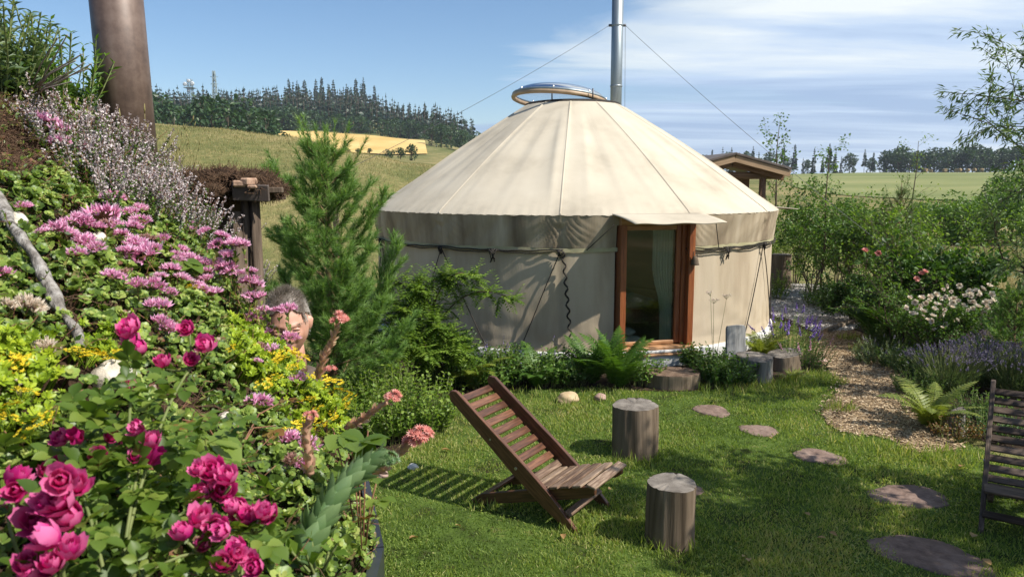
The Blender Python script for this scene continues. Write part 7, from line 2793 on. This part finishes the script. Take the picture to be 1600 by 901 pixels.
for s in (-1, 1):
    pebble_me = bpy.data.meshes.new('shoe')
    bm = bmesh.new(); bmesh.ops.create_icosphere(bm, subdivisions=3, radius=1)
    for v in bm.verts:
        v.co = Vector((v.co.x * .05, v.co.y * .14, max(-.02, v.co.z * (.05 if v.co.y < 0 else .075))))
    bm.to_mesh(pebble_me); bm.free()
    for q in pebble_me.polygons: q.use_smooth = True
    pebble_me.materials.append(M['shoe'])
    obj('shoe', pebble_me, man, (s * .112, -.03, .035))

# head: one sculpted surface, face towards -Y
hd = bpy.data.objects.new('head', None); COL.objects.link(hd); hd.parent = man
hd.location = (.02, -.035, H - .125)
hd.rotation_euler = (R(9), R(-3), R(-46))
hd.scale = (.93, .93, .93)
nu, nv = 96, 72
v = []


def gs(x, z, x0, z0, sx, sz):
    return math.exp(-((x - x0) / sx) ** 2 - ((z - z0) / sz) ** 2)


for j in range(nv + 1):
    ph = math.pi * j / nv
    for i in range(nu):
        th = 2 * math.pi * i / nu
        dx, dy, dz = math.sin(ph) * math.sin(th), -math.sin(ph) * math.cos(th), math.cos(ph)
        x, y, z = dx * .078, dy * .098, dz * .125
        # jaw narrows, skull widens at the back
        lo = smooth01(0, -.11, z)
        x *= 1 - .24 * lo * lo
        if y < 0:
            y *= 1 - .08 * lo
        else:
            y *= 1 - .30 * lo
            y += .012 * smooth01(-.02, .06, z)
        x *= 1 + .05 * smooth01(-.02, .05, z) * (1 if y > 0 else .4)
        if y < 0:
            f = smooth01(0, -.05, y)
            ax_ = abs(x)
            d = 0
            d += .006 * gs(ax_, z, .028, .026, .022, .008)           # brow
            d -= .012 * gs(ax_, z, .032, .006, .015, .011)           # eye sockets
            d += .006 * gs(ax_, z, .045, -.022, .018, .018)          # cheek bones
            nose = gs(x, z, 0, -.012, .0095, .022) * .014 + gs(x, z, 0, -.030, .012, .011) * .020 + gs(x, z, 0, .012, .008, .014) * .006
            d += nose + .005 * gs(ax_, z, .014, -.034, .006, .006)
            d -= .005 * gs(ax_, z, 0, -.046, .02, .006)
            d += .006 * gs(x, z, 0, -.058, .022, .007) + .005 * gs(x, z, 0, -.070, .018, .006) - .005 * gs(x, z, 0, -.0635, .024, .0025)
            d += .008 * gs(x, z, 0, -.100, .022, .016) - .004 * gs(x, z, 0, -.082, .02, .007)
            d -= .003 * gs(ax_, z, .027, -.045, .004, .02)
            y -= d * f
        v.append((x, y, z))
f = [(j * nu + i, (j + 1) * nu + i, (j + 1) * nu + (i + 1) % nu, j * nu + (i + 1) % nu) for j in range(nv) for i in range(nu)]
g = Geo(); g.add(v, f)
for s in (-1, 1):                                       # ears are part of the same mesh
    ev, ef = [], []
    for j in range(9):
        for i in range(14):
            a = i / 14 * 6.283; q = j / 8
            rr = (1 - q) * 1.0
            ev.append((s * (.077 + .014 * math.sin(q * 1.5) + .010 * (math.sin(a) * .3 + .5) * (q > .1) - (.008 if q > .7 else 0)), .012 + math.cos(a) * .017 * (1 - q * .9) + .006, -.004 + math.sin(a) * .031 * (1 - q * .9)))
    for j in range(8):
        for i in range(14):
            ef.append((j * 14 + i, j * 14 + (i + 1) % 14, (j + 1) * 14 + (i + 1) % 14, (j + 1) * 14 + i))
    g.add(ev, ef)
g.tube([(0, .02, -.20), (0, .016, -.12), (0, .012, -.06)], [.058, .054, .05], 20)
obj('face', g.mesh('face', M['skin']), hd)
for s in (-1, 1):
    e = Geo(); gv, gf = [], []
    for j in range(9):
        for i in range(14):
            a, q = i / 14 * 6.283, math.pi * j / 8
            gv.append((s * .032 + .0115 * math.sin(q) * math.cos(a), -.0755 + .0115 * math.cos(q) * -1, .006 + .0115 * math.sin(q) * math.sin(a)))
    for j in range(8):
        for i in range(14):
            gf.append((j * 14 + i, j * 14 + (i + 1) % 14, (j + 1) * 14 + (i + 1) % 14, (j + 1) * 14 + i))
    e.add(gv, gf, 0); obj('eye', e.mesh('eye', M['eye_white']), hd)
    e = Geo(); e.tube([(s * .032, -.0862, .005), (s * .032, -.0876, .005)], [.0052, .003], 12); obj('iris', e.mesh('iris', M['iris']), hd)
    for zz, bb in ((.0125, 1), (-.0015, -1)):           # eyelids, squinting
        e = Geo(); P = [(s * .032 + .0155 * math.cos(a), -.0815 - .0075 * math.sin(a), .006 + (zz - .006) * math.sin(a) * .9) for a in np.linspace(.05, math.pi - .05, 11)]
        e.tube(P, [.002, .0032, .004, .0044, .0046, .0046, .0046, .0044, .004, .0032, .002], 8)
        obj('eyelid', e.mesh('eyelid', M['skin']), hd)
    e = Geo(); n = 90
    X = NR.uniform(.012, .052, n)
    e.stamp(*NEEDLE, frames(np.stack([np.full(n, s * .8), np.full(n, -.35), NR.normal(.25, .25, n)], 1), rand_dirs(n), .010, .0010), np.stack([X * s, -.088 + (X - .02) ** 2 * 9, .0285 + NR.normal(0, .0022, n) - (X - .03) ** 2 * 3], 1), NR.random(n), 0, False)
    obj('eyebrow', e.mesh('eyebrow', M['hair']), hd)
e = Geo(); e.tube([(-.022, -.0905, -.0635), (-.01, -.0985, -.062), (0, -.0995, -.063), (.01, -.0985, -.062), (.022, -.0905, -.0635)], [.001, .0035, .004, .0035, .001], 8); obj('lips', e.mesh('lips', M['lip']), hd)
# hair: short tufts over a close cap
hv_, keepi = np.array(v), []
nrm = unit(hv_ * np.array([1 / .078 ** 2, 1 / .098 ** 2, 1 / .125 ** 2]))
line = .062 + .012 * np.cos(hv_[:, 0] * 55) * (hv_[:, 1] < -.03) - .05 * np.clip((np.abs(hv_[:, 0]) - .05) / .02, 0, 1)
mask = (hv_[:, 2] > np.where(hv_[:, 1] < -.045, line + (-.045 - hv_[:, 1]) * .45, np.where(hv_[:, 1] < .02, .022 + (-hv_[:, 1] + .02) * .55, -.055)))
idx = np.where(mask)[0]
cap = Geo()
off = hv_ + nrm * .009
mset = mask
ff = np.array([q for q in f if all(mset[k] for k in q)])
cap.add(off, ff, 0, np.clip(.35 + .25 * np.sin(hv_[:, 0] * 90) + (np.abs(hv_[:, 0]) > .06) * .3, 0, 1))
n = 7000
i = idx[NR.integers(0, len(idx), n)]
d = unit(nrm[i] * .55 + np.array([.25, -.25, .25]) * (hv_[i, 2] > .05)[:, None] + np.array([0, .2, -.7]) * (hv_[i, 2] <= .05)[:, None] + NR.normal(size=(n, 3)) * .28)
side = np.abs(hv_[i, 0]) > .055
cap.stamp(*NEEDLE, frames(d, rand_dirs(n), NR.uniform(.014, .032, n) * np.where(side, .6, 1), .0011), hv_[i] + nrm[i] * .005 + NR.normal(size=(n, 3)) * .0016, np.clip(NR.normal(.42, .2, n) + side * .35, 0, 1), 0, False)
obj('hair', cap.mesh('hair', M['hair']), hd)

# ------------------------------------------------------------------ summer haze over the whole place
m = bpy.data.materials.new('haze'); m.use_nodes = True
nt = m.node_tree; nt.nodes.clear()
out = nt.nodes.new('ShaderNodeOutputMaterial')
pv = nd(nt, 'ShaderNodeVolumePrincipled')
pv.inputs['Color'].default_value = (.80, .88, 1.0, 1)
pv.inputs['Density'].default_value = .00022
pv.inputs['Anisotropy'].default_value = .2
nt.links.new(pv.outputs[0], out.inputs['Volume'])
g = Geo()
a, z0, z1 = 2300, -4.0, 120.0
g.add([(-a, -a, z0), (a, -a, z0), (a, a, z0), (-a, a, z0), (-a, -a, z1), (a, -a, z1), (a, a, z1), (-a, a, z1)],
      [(3, 2, 1, 0), (4, 5, 6, 7), (0, 1, 5, 4), (1, 2, 6, 5), (2, 3, 7, 6), (3, 0, 4, 7)], smooth=False)
hz = stuff('haze', g.mesh('haze', m), 'thin summer haze in the air over the valley', 'haze')

# ------------------------------------------------------------------ fine masses that nobody could pick apart
for o in COL.objects:
    if o.parent is not None and o.name.split('.')[0] in {'stems', 'foliage', 'needles', 'flower_spikes', 'leaves', 'flowers', 'stalks', 'seed_heads', 'umbels', 'root_fibres', 'branches', 'bracing'}:
        o['kind'] = 'stuff'
